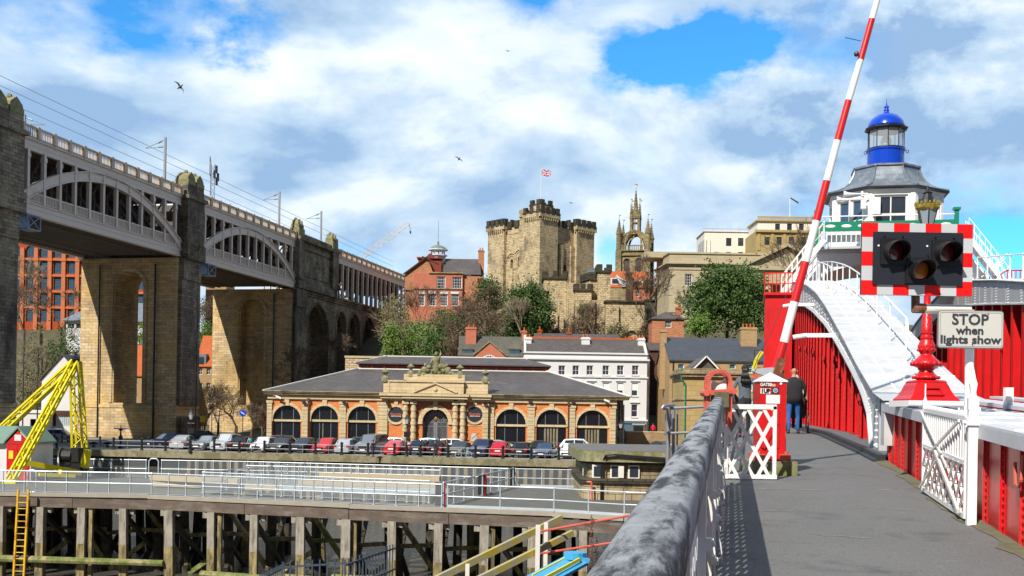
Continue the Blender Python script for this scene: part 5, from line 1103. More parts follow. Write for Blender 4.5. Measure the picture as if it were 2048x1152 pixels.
# ---- cathedral lantern tower
Yc = 330; sc = Yc/FP
c0 = at(1248, 600, Yc); CT = Matrix.Translation((at(1291, 600, Yc).x, Yc-3, 0)) @ Matrix.Rotation(radians(-14), 4, 'Z')
def cz(y): return at(1265, y, Yc).z
T = Thing('cathedral_tower', 'gothic cathedral tower with a crown of flying arches and a tall crocketed lantern spire', 'church tower', (0, 0, cz(600)), CT)
Wt = 8.8; Dt = 8.8; X0, X1, Y0, Y1 = -Wt, 0, 0, Dt
zp = cz(503); oo = [(-7.2, cz(560), -5.4, cz(519), True), (-3.6, cz(560), -1.8, cz(518), True)]
m = MB(); m.wall(X0, cz(660), X1, zp, oo, T=.7); m.M = Matrix(((0, -1, 0, X1), (1, 0, 0, 0), (0, 0, 1, 0), (0, 0, 0, 1))); m.wall(0, cz(660), Dt, zp, [(1.9, cz(560), 4.2, cz(519), True), (5.6, cz(560), 7.9, cz(517), True)], T=.7); m.M = None
m.quad((X0, Y1, cz(660)), (X0, Y0, cz(660)), (X0, Y0, zp), (X0, Y1, zp)); m.quad((X0, Y0, zp-.5), (X1, Y0, zp-.5), (X1, Y1, zp-.5), (X0, Y1, zp-.5)); T.part('tower_wall', m, M['church'])
for o in oo:
    me, ma = win(o[2]-o[0], o[3]-o[1], 3, 5, True, fm='frame_d', gm='dark'); me2 = me
    w0 = T.use('louvre_window', me, ma, (o[0], .3, o[1]))
    m = MB(); m.ring((o[0]+o[2])/2, o[3]-1.15, 1.15, 1.5, -.15, .02); T.part('hood_mould', m, M['church'])
for q in (1.9, 5.6): T.use('louvre_window', me, ma, (-.3, q, cz(560)), rz=pi/2)
m = MB()
for x, y in ((X0, Y0), (X1, Y0), (X1, Y1), (X0, Y1)): m.box(x-.9, y-.9, cz(660), x+.9, y+.9, zp)
for z in (cz(512), cz(503)): m.box(X0-.5, Y0-.5, z-.15, X1+.5, Y1+.5, z+.2)
T.part('corner_buttress', m, M['church'])
m = MB(); x = X0
for i in range(14):
    f = X0+(X1-X0)*(i+.5)/14; m.box(f-.14, Y0-.3, zp+.2, f+.14, Y0-.1, zp+1.4); g = Y0+(Y1-Y0)*(i+.5)/14; m.box(X1+.1, g-.14, zp+.2, X1+.3, g+.14, zp+1.4)
m.box(X0, Y0-.35, zp+1.4, X1, Y0-.05, zp+1.7); m.box(X1+.05, Y0, zp+1.4, X1+.35, Y1, zp+1.7); T.part('pierced_parapet', m, M['church'])
def pinnacle(x, y, z0, z1, z2, w_, nm='pinnacle'):
    m = MB(); m.lathe([(w_, z0), (w_, z1-1.2), (w_*1.25, z1-1.), (w_*1.25, z1-.6), (w_*.9, z1-.6), (w_*.75, z1), (.05, z2)], 8, (x, y, 0), pi/8)
    for i in range(4): a = pi/4+i*pi/2; m.cyl((x+w_*cos(a), y+w_*sin(a), z1-1.2), (x+w_*cos(a), y+w_*sin(a), z1+.9), .22, .02, 5)
    for k in range(7):
        f = (k+.5)/7.5; r = w_*.75*(1-f)+.06
        for i in range(4): a = i*pi/2; m.ell((x+r*cos(a), y+r*sin(a), z1+(z2-z1)*f), .13, 5, 3)
    m.cyl((x, y, z2-.1), (x, y, z2+1.3), .05); m.box(x-.02, y-.02, z2+.9, x+.5, y+.02, z2+1.2)
    return T.part(nm, m, M['church'])
for x, y in ((X0, Y0), (X1, Y0), (X1, Y1), (X0, Y1)): pinnacle(x, y, zp, cz(463) if y == Y0 else cz(466), cz(439), .85)
mx, my = (X0+X1)/2, (Y0+Y1)/2; zc = cz(464)
for x, y in ((X0, Y0), (X1, Y0), (X1, Y1), (X0, Y1)):            # the four flying ribs
    m = MB(); n = 9
    for k in range(n):
        P = []
        for f in (k/n, (k+1)/n):
            e = 1-(1-f)**2.2; P.append(Vector((x+(mx-x)*f*.86, y+(my-y)*f*.86, zp+1+(zc-zp-1)*e**.85)))
        m.bar(P[0], P[1], .8, 1.1)
    T.part('flying_rib', m, M['church'])
for x, y, ax in ((mx, Y0, 0), (X1, my, 1), (mx, Y1, 0), (X0, my, 1)):
    m = MB(); m.M = Matrix.Translation((x, y, 0)) @ Matrix.Rotation(ax*pi/2, 4, 'Z'); m.ring(0, cz(488), 2.2, 2.75, -.3, .3, n=10, rz=1.5); m.box(-2.75, -.3, cz(503), -2.2, .3, cz(488)); m.box(2.2, -.3, cz(503), 2.75, .3, cz(488)); T.part('side_arch', m, M['church'])
m = MB(); r = 1.35; z0, z1 = cz(462), cz(427)
for i in range(4):
    a = pi/4+i*pi/2; m.box(mx+r*cos(a)*1.2-.4, my+r*sin(a)*1.2-.4, z0, mx+r*cos(a)*1.2+.4, my+r*sin(a)*1.2+.4, z1)
m.box(mx-1.7, my-1.7, z0-.8, mx+1.7, my+1.7, z0+.3); m.box(mx-1.3, my-1.3, z1-1.2, mx+1.3, my+1.3, z1); m.box(mx-.15, my-1.5, z0, mx+.15, my-1.3, z1); m.box(mx+1.3, my-.15, z0, mx+1.5, my+.15, z1)
m.box(mx-1.5, my-1.5, (z0+z1)/2, mx+1.5, my+1.5, (z0+z1)/2+.25); T.part('lantern', m, M['church'])
for i in range(4): a = pi/4+i*pi/2; pinnacle(mx+1.8*cos(a), my+1.8*sin(a), z0-1.5, z1-.2, cz(404), .33, 'lantern_pinnacle')
pinnacle(mx, my, z1-.2, cz(421), cz(374), 1.15, 'spire')
m = MB(); z = cz(372); m.cyl((mx, my, z-1), (mx, my, z+1.2), .05); m.ell((mx, my, z+.4), .2, 6, 4); m.box(mx-.5, my-.03, z+.8, mx+.5, my+.03, z+1.1); T.part('weather_vane', m, M['gold'])
# ---- red tiled house and neighbours below the cathedral
K = Bld('tiled_house', 'small stone and brick house with steep orange-red clay tiled roofs and white dormers', 1220, 1299, 575, 604, 232, 8)
ops = [K.r(1243, 581, 1250, 592), K.r(1271, 583, 1279, 593)]
K.body('brick_pink', ops, base=2); K.wins(ops, 2, 2)
m = MB(); a = K.p(1222, 604)[0]; b = K.p(1253, 604)[0]; m.box(0, -.2, 0, b, -.01, K.H); m.box(ops[0][0]-.05, -.25, ops[0][1], ops[0][2]+.05, -.2, ops[0][3]); K.part('stone_bay', m, M['sand_grime'])
K.gable('tiles', rise=K.p(1260, 539)[1]-K.H, ax='x', wallmat='brick_pink', y1=9)
m = MB(); c = K.p(1258, 560); m.box(c[0]-.7, -.5, 0, c[0]+.7, 2, c[1]+1.6); K.part('dark_recess', m, M['brick_dark'])
for x, y in ((1232, 562), (1276, 567)):
    c = K.p(x, y); m = MB(); m.box(c[0]-1.1, .4, c[1]-.7, c[0]+1.1, 3, c[1]+.7); m.k = 1; m.box(c[0]-.8, .34, c[1]-.5, c[0]+.8, .42, c[1]+.5); K.part('dormer', m, [M['stucco'], M['glass']])
m = MB(); p = K.p(1232, 550); q = K.p(1251, 574); m.prism([p, (q[0], p[1]-1.2), q, (q[0]-.9, q[1]), (p[0]+.2, p[1]-.8)], -.6, 1.5); K.part('white_gable', m, M['stucco'])
K = Bld('small_red_roofed_house', 'little red-roofed white gabled house behind bare trees right of the tiled house', 1310, 1332, 588, 612, 240, 6)
K.body('stucco'); K.gable('tiles', rise=3, ax='y', wallmat='stucco')
K = Bld('distant_glass_block', 'pale blue glass office block in the gap left of the classical hall', 1308, 1330, 552, 600, 420, 10)
ops = [K.r(1309+i*5, 556+j*11, 1313+i*5, 564+j*11) for i in range(4) for j in range(3)]
K.body('cream', ops); K.wins(ops, 1, 1, gm='glass_blue')
# ---- classical hall
K = Bld('classical_hall', 'pale sandstone neoclassical hall with deep cornice, tall sashes and a low portico pediment', 1337, 1625, 525, 660, 222, 22, rz=0.)
ops = [K.r(1369.5, 548, 1384.5, 571), K.r(1369.5, 591, 1384.5, 617), K.r(1415, 556, 1424, 574), K.r(1448, 556, 1457, 574)]
K.body('hall', ops, [(5, K.p(0, 571)[1], 6, K.p(0, 548)[1])], base=6); K.wins(ops, 3, 4, fr=.12)
m = MB(); lx0 = -1.; ly = 11
m.add([(0, 0, -6), (lx0, ly, -6), (lx0, ly, K.H), (0, 0, K.H)], [(0, 1, 2, 3)]); K.part('side_wall', m, M['hall'])
m = MB()
for z0, z1, o in ((K.H-1.7, K.H-1.1, .15), (K.H-.9, K.H-.55, .45), (K.H-.55, K.H-.3, .8), (K.H-.3, K.H+1.6, .1), (K.H+1.6, K.H+1.95, .35)):
    m.add([(-o, -o, z0), (K.W, -o, z0), (K.W, 12, z0), (lx0-o, 12, z0), (-o, -o, z1), (K.W, -o, z1), (K.W, 12, z1), (lx0-o, 12, z1)], [(0, 1, 5, 4), (1, 2, 6, 5), (2, 3, 7, 6), (3, 0, 4, 7), (4, 5, 6, 7), (3, 2, 1, 0)])
z = K.p(1350, 625)[1]; m.box(-.15, -.2, z, K.W, 0, z+.5); m.box(-.3, -.4, -6, K.W, 0, z-3.)
K.part('cornice', m, M['hall'])
m = MB(); x0 = K.p(1489, 540)[0]; x1 = K.p(1640, 540)[0]; z0 = K.p(1489, 536)[1]; pr = -3.2
m.box(x0, pr, -6, x0+1.2, 0, z0); m.box(x0, pr, z0-3.6, x1, 0, z0-.8); m.box(x0-.6, pr-.6, z0-.8, x1+.6, 0, z0); zc = K.p(1570, 497)[1]; xc = (x0+x1)/2
m.prism([(x0-.6, z0), (x1+.6, z0), (xc, zc)], pr, 6)
for s_ in (-1, 1): m.bar((xc, pr-.4, zc+.15), (x0-.6 if s_ < 0 else x1+.6, pr-.4, z0+.25), 1.2, .6)
for i in range(9): x = x0+.8+(x1-x0-1.6)*i/8; m.box(x-.35, pr-.08, z0-2.9, x+.35, pr, z0-1.5)
K.part('portico', m, M['hall'])
for i in range(5): m = MB(); x = x0+1+(x1-x0-2)*i/4; m.cyl((x, pr+.8, -6), (x, pr+.8, z0-3.6), .75, .62, 12); K.part('column', m, M['hall'])
m = MB(); p = K.p(1430, 560); m.box(p[0]-14, 5, K.H+1.5, p[0]-4, 12, K.H+2.7); K.part('roof_plant', m, M['hall'])
# ---- white office building, ochre/white office building on the skyline
K = Bld('white_office_building', 'plain white rendered flat-roofed office block on the skyline', 1408, 1516, 464, 520, 285, 12)
ops = [K.r(a, 476, a+11, 492) for a in (1452, 1476, 1500)]+[K.r(a, 504, a+10, 515) for a in (1428, 1452, 1476, 1500)]
K.body('cream', ops, base=10); K.wins(ops, 2, 2, fm='frame_d', gm='glass')
m = MB(); m.box(-.3, -.3, K.H, K.W+.2, 12, K.H+.25); m.box(0, -.4, -8, .5, 0, K.H-2); m.cyl((1.5, -.2, -5), (1.5, -.2, K.H-2.2), .12); m.cyl((K.W-.8, -.2, -5), (K.W-.8, -.2, K.H-1.), .12); K.part('parapet', m, M['cream'])
m = MB(); 
for i in range(3): m.box(-.12, 1+3*i, K.H-5, -.01, 2.2+3*i, K.H-2.2)
m.cyl((0, 1, K.H+1), (K.W, 1, K.H+1), .05); [m.cyl((i*2.4, 1, K.H), (i*2.4, 1, K.H+1), .04) for i in range(6)]; K.part('roof_rail', m, M['steel'])
K = Bld('ochre_office_building', 'ochre stone office block with white attic storey and balustraded flat roof on the skyline', 1512, 1640, 462, 520, 272, 14)
ops = [K.r(a, 474, a+10.5, 490) for a in (1529, 1553, 1577.5, 1602)]
K.body('ochre_stone', ops, base=10); K.wins(ops, 2, 2, fm='frame_d')
zt = K.p(1560, 462)[1]; m = MB(); m.box(-.4, -.6, zt-.4, K.W, 0, zt+.2)
for x in (1518, 1545, 1569, 1594, 1619): a = K.p(x, 470)[0]; m.box(a-.35, -.2, zt-5, a+.35, 0, zt-.4)
K.part('cornice', m, M['ochre_stone'])
x0 = K.p(1518, 450)[0]; zt2 = K.p(1560, 441)[1]; ops = [K.r(a, 445.5, a+10, 459.5) for a in (1553, 1577, 1601)]
m = MB(); m.M = Matrix.Translation((0, 1.5, 0)); m.wall(x0, zt, K.W, zt2, ops, T=.3); m.M = None; m.box(x0, 1.9, zt, K.W, 12, zt2); K.part('attic_wall', m, M['cream']); K.wins(ops, 2, 2, y=1.5, fm='frame_d')
m = MB(); m.box(x0-.4, 1.0, zt2, K.W, 12.4, zt2+.35); m.box(x0, 1.5, zt2+1.0, K.W, 1.8, zt2+1.3)
for i in range(40): m.box(x0+.1+i*.4, 1.5, zt2+.35, x0+.28+i*.4, 1.75, zt2+1.0)
K.part('balustrade', m, M['ochre_stone'])
c = K.p(1580, 440); T = Thing('flagstaff', 'white flagstaff with a small drooping flag on the ochre office block', 'flagpole', (at(1580, 440, 276).x, 276, at(1580, 440, 276).z)); q = at(1580, 394, 276); b = at(1580, 440, 276)
m = MB(); m.cyl(b-Vector((0, 0, 2)), q, .12, .08); T.part('pole', m, M['frame_w']); m = MB(); r = at(1597, 404, 276); m.add([tuple(q), tuple(r), tuple(r-Vector((0, 0, .5))), tuple(q-Vector((0, 0, .35)))], [(0, 1, 2, 3)]); T.part('flag', m, M['dark'])
# ---- red brick building with a copper dome
K = Bld('domed_brick_building', 'red brick institute with white sash windows, slate roof and a green domed cupola', 808, 970, 575, 650, 222, 14)
opsA = [K.r(a, 588, a+w_, 612) for a, w_ in ((837, 13), (857, 15.5), (880, 15.5), (902, 15.5))]
opsB = [K.r(873, 553, 891, 577), K.r(904, 554, 924, 577)]
xL, xA, xB = 0, K.p(827, 600)[0], K.p(925, 600)[0]
zA = K.p(870, 580)[1]; zB = K.p(890, 547)[1]
m = MB()
oA = [o for o in opsA]+[o for o in opsB]
K.body('brick_pink', oA, H=zB, x0=xA, x1=xB, base=4); K.wins(opsA, 4, 4, fr=.14); K.wins(opsB, 4, 4, fr=.14)
m = MB(); zl = K.p(808, 548)[1]; za = K.p(853, 514)[1]; m.prism([(0, -4), (K.p(868, 600)[0], -4), (K.p(868, 600)[0], zl-.5), (K.p(853, 600)[0], za), (0, zl)], .4, 10); K.part('gable_wall', m, M['brick'])
m = MB(); m.bar((-.3, .3, zl), (K.p(853, 600)[0], .3, za+.1), .8, .25); m.bar((K.p(853, 0)[0], .3, za+.1), (K.p(886, 0)[0], .3, K.p(886, 528)[1]), .8, .25); K.part('gable_coping', m, M['brick_dark'])
m = MB(); m.box(xA-2, -.25, zA+.2, xB+.1, 0, zA+.4); m.box(K.p(867, 0)[0], -.3, zB, xB+.3, .3, zB+.25); K.part('string_course', m, M['sand_grime']); m = MB()
for o in opsA: m.box(o[0]-.1, -.12, o[3], o[2]+.1, 0, o[3]+.45)
K.part('lintels', m, M['stucco'])
m = MB(); a, b = K.p(884, 540)[0], K.p(962, 540)[0]; zr0, zr1 = K.p(900, 548)[1], K.p(900, 508)[1]
m.add([(a, .5, zr0), (b, .5, zr0), (b-.5, 7, zr1), (a+.1, 7, zr1), (b, 13, zr0)], [(0, 1, 2, 3), (1, 4, 2), (0, 3, 4)]); K.part('roof', m, M['slate'])
m = MB(); m.box(xB-4, .6, -4, b+.6, 13, zr0-.3); m.prism([(xB, zr0-2), (b+.6, zr0-2), (b, zr0+1), (b-.7, zr1)], 7.4, 13); K.part('rear_wing', m, M['brick'])
c = K.p(961, 492); K.chim(c[0], 6, zr0, c[1], 1.2, 1.4, 'brick', 2)
m = MB(); p, q = K.p(833, 530), K.p(880, 530); zt = K.p(860, 512)[1]; m.box(p[0], 4, 0, q[0], 12, zt); m.prism([(p[0]-.3, zt), (q[0]+.3, zt), (q[0]+.3, zt+.3), (p[0]-.3, zt+.3)], 3.6, 12.3)
r0 = K.p(858, 505); R_ = K.p(873, 0)[0]-r0[0]; m.prism([(r0[0]+R_*1.15*cos(pi*k/12), zt+R_*1.25*sin(pi*k/12)*1.3) for k in range(13)], 3.8, 10); K.part('dutch_gable', m, blocks('maroon_brick', (.30, .07, .05), (.24, .05, .04), (.2, .08, .06), .5, .17, .014, damt=.3, dsc=.4))
c = K.p(872, 500); zc = K.p(872, 505)[1]; m = MB(); m.lathe([(1.6, zc-2), (1.6, zc), (2.0, zc+.1), (2.0, zc+.3)], 8, (c[0], 6, 0))
for i in range(8): a = 2*pi*i/8; m.cyl((c[0]+1.35*cos(a), 6+1.35*sin(a), zc), (c[0]+1.35*cos(a), 6+1.35*sin(a), zc+1.3), .13)
m.lathe([(2.1, zc+1.3), (2.1, zc+1.5)], 12, (c[0], 6, 0)); K.part('cupola', m, M['stucco'])
m = MB(); m.lathe([(1.9, zc+1.5), (1.6, zc+1.9), (1.1, zc+2.2), (.5, zc+2.4), (.2, zc+2.5), (.2, zc+3.2), (.05, zc+3.3), (.04, zc+7.5)], 12, (c[0], 6, 0)); K.part('dome', m, paint('copper_green', (.16, .22, .20), .6, var=.3))
# ---- slewing construction crane far behind
T = Thing('tower_crane_jib', 'pale lattice jib of a distant construction crane rising above the bridge', 'crane', tuple(at(715, 520, 420)))
a, b = at(700, 530, 420), at(818, 446, 420); M['pale_red'] = paint('pale_crane', (.66, .58, .52), .6, var=.1)
lattice('jib', a, b, 2.0, 1.3, T, M['pale_red'], 22); m = MB(); c = at(821, 462, 420); m.cyl(b, c, .08); m.box(c.x-.3, 419.8, c.z-1, c.x+.3, 420.2, c.z); m.cyl(a-Vector((2, 0, 60)), a, 1.2, n=4); T.part('hook', m, M['dark'])
# ------------------------------------------------------------------ left side, seen between and through the piers
K = Bld('orange_brick_warehouse', 'tall orange-red brick warehouse with rows of arched windows behind the bridge', -40, 330, 476, 650, 300, 20)
def wx(i): return 46+i*27.
ops = []
for i in range(-3, 10):
    x = 52+i*27.6; dy = i*1.8*0
    ops.append(K.r(x, 491, x+17, 515, True))
    for j in range(4): ops.append(K.r(x, 523+j*32, x+17, 547+j*32))
K.body('brick_orange', ops, base=10, T=.5); K.wins(ops, 3, 4, fm='frame_d', gm='glass_blue', dy=.3)
m = MB()
for i in range(-3, 11):
    a = K.p(46+i*27.6, 500)[0]; m.box(a-.55, -.5, -10, a+.55, 0, K.H-3); m.box(a-.75, -.65, K.H-6.6, a+.75, 0, K.H-6.); 
for y in (519, 551, 583, 615): z = K.p(100, y)[1]; m.box(0, -.3, z-.3, K.W, 0, z+.3)
m.box(0, -.8, K.H-.4, K.W, 0, K.H+.3)
K.part('brick_piers', m, paint('terracotta', (.50, .15, .055), .8, var=.2))
K = Bld('grey_roofed_hall', 'white walled building with a wide grey metal roof and long strip windows on the hillside', 132, 330, 642, 672, 255, 14)
ops = [K.r(a, 647, a+14, 657) for a in (135, 152, 262, 279, 300)]
K.body('stucco', ops, base=8); K.wins(ops, 2, 1); K.hip('lead', rise=5., ov=.8, inx=6)
K = Bld('orange_roofed_terrace', 'pinkish brick terrace with bright orange tiled roof seen through the middle pier', 200, 350, 752, 812, 205, 10)
ops = [K.r(a, y, a+9, y+14) for a in (265, 286, 310) for y in (763, 790)]
K.body('brick_tan', ops, base=4); K.wins(ops, 2, 2); K.gable('tiles', rise=6., ax='x', wallmat='brick_tan')
K = Bld('orange_roofed_flats', 'brick flats with an orange tiled roof and grey dormer just right of the middle pier', 390, 470, 733, 872, 212, 10)
ops = [K.r(a, y, a+8, y+12) for a in (397, 413, 430) for y in (737, 766, 796, 826, 850)]
K.body('brick_tan', ops, base=4); K.wins(ops, 2, 2); K.gable('tiles', rise=6.2, ax='x', wallmat='brick_tan')
c = K.p(402, 712); m = MB(); m.box(c[0]-1, 0., c[1]-2.2, c[0]+1., 4, c[1]+.4); m.k = 1; m.box(c[0]-.6, -.05, c[1]-1.8, c[0]+.6, 0, c[1]-.2); K.part('dormer', m, [M['lead'], M['glass']])
K = Bld('far_brick_tower', 'plain tan brick tower block glimpsed above the trees right of the middle pier', 409, 450, 560, 720, 330, 10); K.body('brick_tan')
K = Bld('white_gabled_shed', 'white painted shed with a dark gable roof and grey roller shutter behind the derrick', 82, 165, 760, 862, 172, 14)
ops = [K.r(112, 832, 144, 852)]
K.body('stucco', ops, base=3); K.gable('slate', rise=4., ax='y', wallmat='stucco')
m = MB(); a, b, c_, d = K.r(104, 822, 165, 852); m.box(a, -.06, b, ops[0][0], -.01, d); m.box(ops[0][0], -.06, ops[0][3], c_, -.01, d); K.part('brick_band', m, M['brick_dark'])
m = MB(); o = ops[0]; n = 14
for i in range(n): m.box(o[0]+(o[2]-o[0])*i/n, .1+.05*(i % 2), o[1], o[0]+(o[2]-o[0])*(i+1)/n, .25, o[3])
K.part('roller_shutter', m, M['galv'])
K = Bld('low_white_building', 'low flat white building with a doorway at the far left behind the parked cars', 10, 84, 822, 868, 168, 10)
K.body('stucco', [K.r(60, 838, 72, 868)], base=3); K.band(K.H-.3, .4, .2, 'cream')
# ------------------------------------------------------------------ vehicles
def car_meshes(kind):
    # stations along x (front at -x): x, half width, sill z, belt z, roof z, roof half width (0 = no cabin)
    K_ = {'hatch': (4.0, 1.72, 1.47, .9, (-2., -1.95, -1.5, -.95, -.25, .55, 1.35, 1.8, 1.98), (.62, .78, .88, .95, 1.47, 1.5, 1.42, 1.0, .8)),
          'saloon': (4.6, 1.78, 1.43, .9, (-2.3, -2.22, -1.6, -.85, -.1, .7, 1.3, 1.95, 2.28), (.6, .74, .86, .95, 1.42, 1.43, 1.28, 1.02, .92)),
          'suv': (4.4, 1.84, 1.7, 1.02, (-2.2, -2.15, -1.7, -1.05, -.4, .6, 1.6, 2.0, 2.18), (.75, .92, 1.02, 1.1, 1.66, 1.7, 1.62, 1.15, .95)),
          'van': (4.9, 1.9, 1.95, 1.1, (-2.45, -2.4, -2.0, -1.5, -.8, .6, 2.2, 2.4, 2.44), (.8, .98, 1.08, 1.2, 1.88, 1.95, 1.93, 1.6, 1.0)),
          'estate': (4.7, 1.8, 1.5, .92, (-2.35, -2.28, -1.7, -.95, -.2, .7, 1.8, 2.2, 2.34), (.62, .76, .88, .95, 1.47, 1.5, 1.45, 1.05, .85))}
    Lc, Wc, Hc, belt, X, Z = K_[kind]; hw = Wc/2
    body = MB(); rings = []
    hws = [.78, .9, .97, 1, 1, 1, 1, .95, .85]
    for i, (x, z) in enumerate(zip(X, Z)):
        h = hw*hws[i]; cab = z > belt+.2; b = min(belt, z-.04) if not cab else belt
        top = h*.72 if cab else h*.8
        rings.append([(x, -h*.9, .2), (x, -h, .35), (x, -h*1.0, b-.18), (x, -h*.955, b), (x, -top, z-.05 if cab else z-.02), (x, -top*.6, z), (x, top*.6, z), (x, top, z-.05 if cab else z-.02), (x, h*.955, b), (x, h, b-.18), (x, h, .35), (x, h*.9, .2)])
    n = 12
    V = [p for r in rings for p in r]; F = []
    for i in range(len(rings)-1):
        for j in range(n): k = (j+1) % n; F.append((i*n+j, i*n+k, (i+1)*n+k, (i+1)*n+j))
    F += [tuple(range(n)), tuple((len(rings)-1)*n+j for j in range(n-1, -1, -1))]
    body.add(V, F)
    me = body.mesh('body', smooth=False)
    g = MB(); off = .012
    def lerp(a, b, t): return tuple(a[i]+(b[i]-a[i])*t for i in range(3))
    def gq(a, b, c, d, s0, s1, t0, t1, nrm):
        P = []
        for s_, t in ((s0, t0), (s1, t0), (s1, t1), (s0, t1)): p = lerp(lerp(a, b, s_), lerp(d, c, s_), t); P.append(tuple(p[i]+nrm[i]*off for i in range(3)))
        g.quad(*P)
    R_ = rings
    gq(R_[3][4], R_[3][7], R_[4][7], R_[4][4], .02, .98, .08, .94, (-.6, 0, .8))                # windscreen
    e = 6 if kind != 'van' else 6
    gq(R_[e][4], R_[e][7], R_[e+1][7], R_[e+1][4], .06, .94, .1, .8, (.7, 0, .7))                 # rear screen
    for sd in (0, 1):
        lo, hi = ((3, 4) if not sd else (8, 7)); nn = (0, -1 if not sd else 1, .3)
        for i, (s0, s1) in ((4, (.03, .95)), (5, (.04, .95))):
            gq(R_[i][lo], R_[i+1][lo], R_[i+1][hi], R_[i][hi], s0, s1, .1, .86, nn)
        a, b, c = R_[3][lo], R_[4][lo], R_[4][hi]; g.quad(*[tuple(p[i]+nn[i]*off for i in range(3)) for p in (lerp(a, b, .45), lerp(a, b, .96), lerp(b, c, .84))])
        a, b, c = R_[6][lo], R_[7][lo], R_[6][hi]; g.quad(*[tuple(p[i]+nn[i]*off for i in range(3)) for p in (lerp(a, b, .08), lerp(a, b, .55), lerp(a, c, .8))])
    ge = g.mesh('windows')
    wh = MB(); r = .31 if kind not in ('suv', 'van') else .35
    wh.cyl((0, -.1, 0), (0, .1, 0), r, n=16); wh.k = 1; wh.cyl((0, -.115, 0), (0, .115, 0), r*.62, n=10); we = wh.mesh('wheel')
    li = MB(); li.ell((0, 0, 0), (.07, .17, .09), 8, 5); le = li.mesh('headlight'); 
    tl = MB(); tl.box(-.04, -.13, -.12, .03, .13, .12); te = tl.mesh('tail_light')
    pl = MB(); pl.box(-.01, -.26, -.055, .01, .26, .055); pe = pl.mesh('number_plate')
    gr = MB(); gr.box(-.02, -.42, -.09, .02, .42, .09); gr.box(-.03, -.6, -.3, .02, .6, -.19); gg = gr.mesh('grille')
    mi = MB(); mi.box(-.08, -.1, -.07, .08, .1, .07); mm_ = mi.mesh('wing_mirror')
    return dict(body=me, win=ge, wheel=we, light=le, tail=te, plate=pe, grille=gg, mirror=mm_, X=X, Z=Z, hw=hw, r=r, belt=belt)
CM = {}; CP = {}
def carpaint(c):
    if c not in CP:
        m, t, b = base_mat('car_paint', .25, .15, .6); b.inputs['Base Color'].default_value = c+(1,); b.inputs['Coat Weight'].default_value = .6; b.inputs['Coat Roughness'].default_value = .05; CP[c] = m
    return CP[c]
def car(kind, col, pos, rz, label, group='cars parked along the quayside'):
    if kind not in CM: CM[kind] = car_meshes(kind)
    c = CM[kind]; T = Thing('parked_car' if kind != 'van' else 'parked_van', label, 'car' if kind != 'van' else 'van', (0, 0, 0), Matrix.Translation(pos) @ Matrix.Rotation(rz, 4, 'Z') @ Matrix.Diagonal((1.08, 1.08, 1.08, 1)), group)
    if not c['body'].materials: c['body'].materials.append(None)
    o = bpy.data.objects.new('body', c['body']); C.collection.objects.link(o); o.parent = T.e; o.material_slots[0].link = 'OBJECT'; o.material_slots[0].material = carpaint(col)
    T.use('windows', c['win'], M['car_glass'], (0, 0, 0)); X = c['X']; hw = c['hw']
    for x in (X[0]+.78, X[-1]-.75):
        for s_ in (-1, 1): T.use('wheel', c['wheel'], [M['tyre'], M['alloy']], (x, s_*(hw-.1), c['r']))
    zb = c['Z'][0]
    for s_ in (-1, 1): T.use('headlight', c['light'], M['lamp_white'], (X[0]+.08, s_*hw*.66, zb-.02)); T.use('tail_light', c['tail'], M['lamp_red'], (X[-1]-.02, s_*hw*.72, c['belt']-.12)); T.use('wing_mirror', c['mirror'], M['black'], (X[3]+.25, s_*(hw+.06), c['belt']+.03))
    T.use('number_plate', c['plate'], M['plate_w'], (X[0]-.045, 0, .42)); T.use('number_plate', c['plate'], M['plate_y'], (X[-1]+.02, 0, .62)); T.use('grille', c['grille'], M['black'], (X[0]-.02, 0, zb-.08))
    return T
def cpos(x, Y): p = at(x, 900, Y); return Vector((p.x, Y, 0))
F_, B_ = radians(78), radians(-102)      # nose or tail towards the river (nose is local -x)
BLK = (.012, .013, .016); NAVY = (.012, .025, .075); SIL = (.42, .45, .50); WHT = (.72, .73, .75); RED = (.50, .012, .02); GRY = (.16, .18, .21)
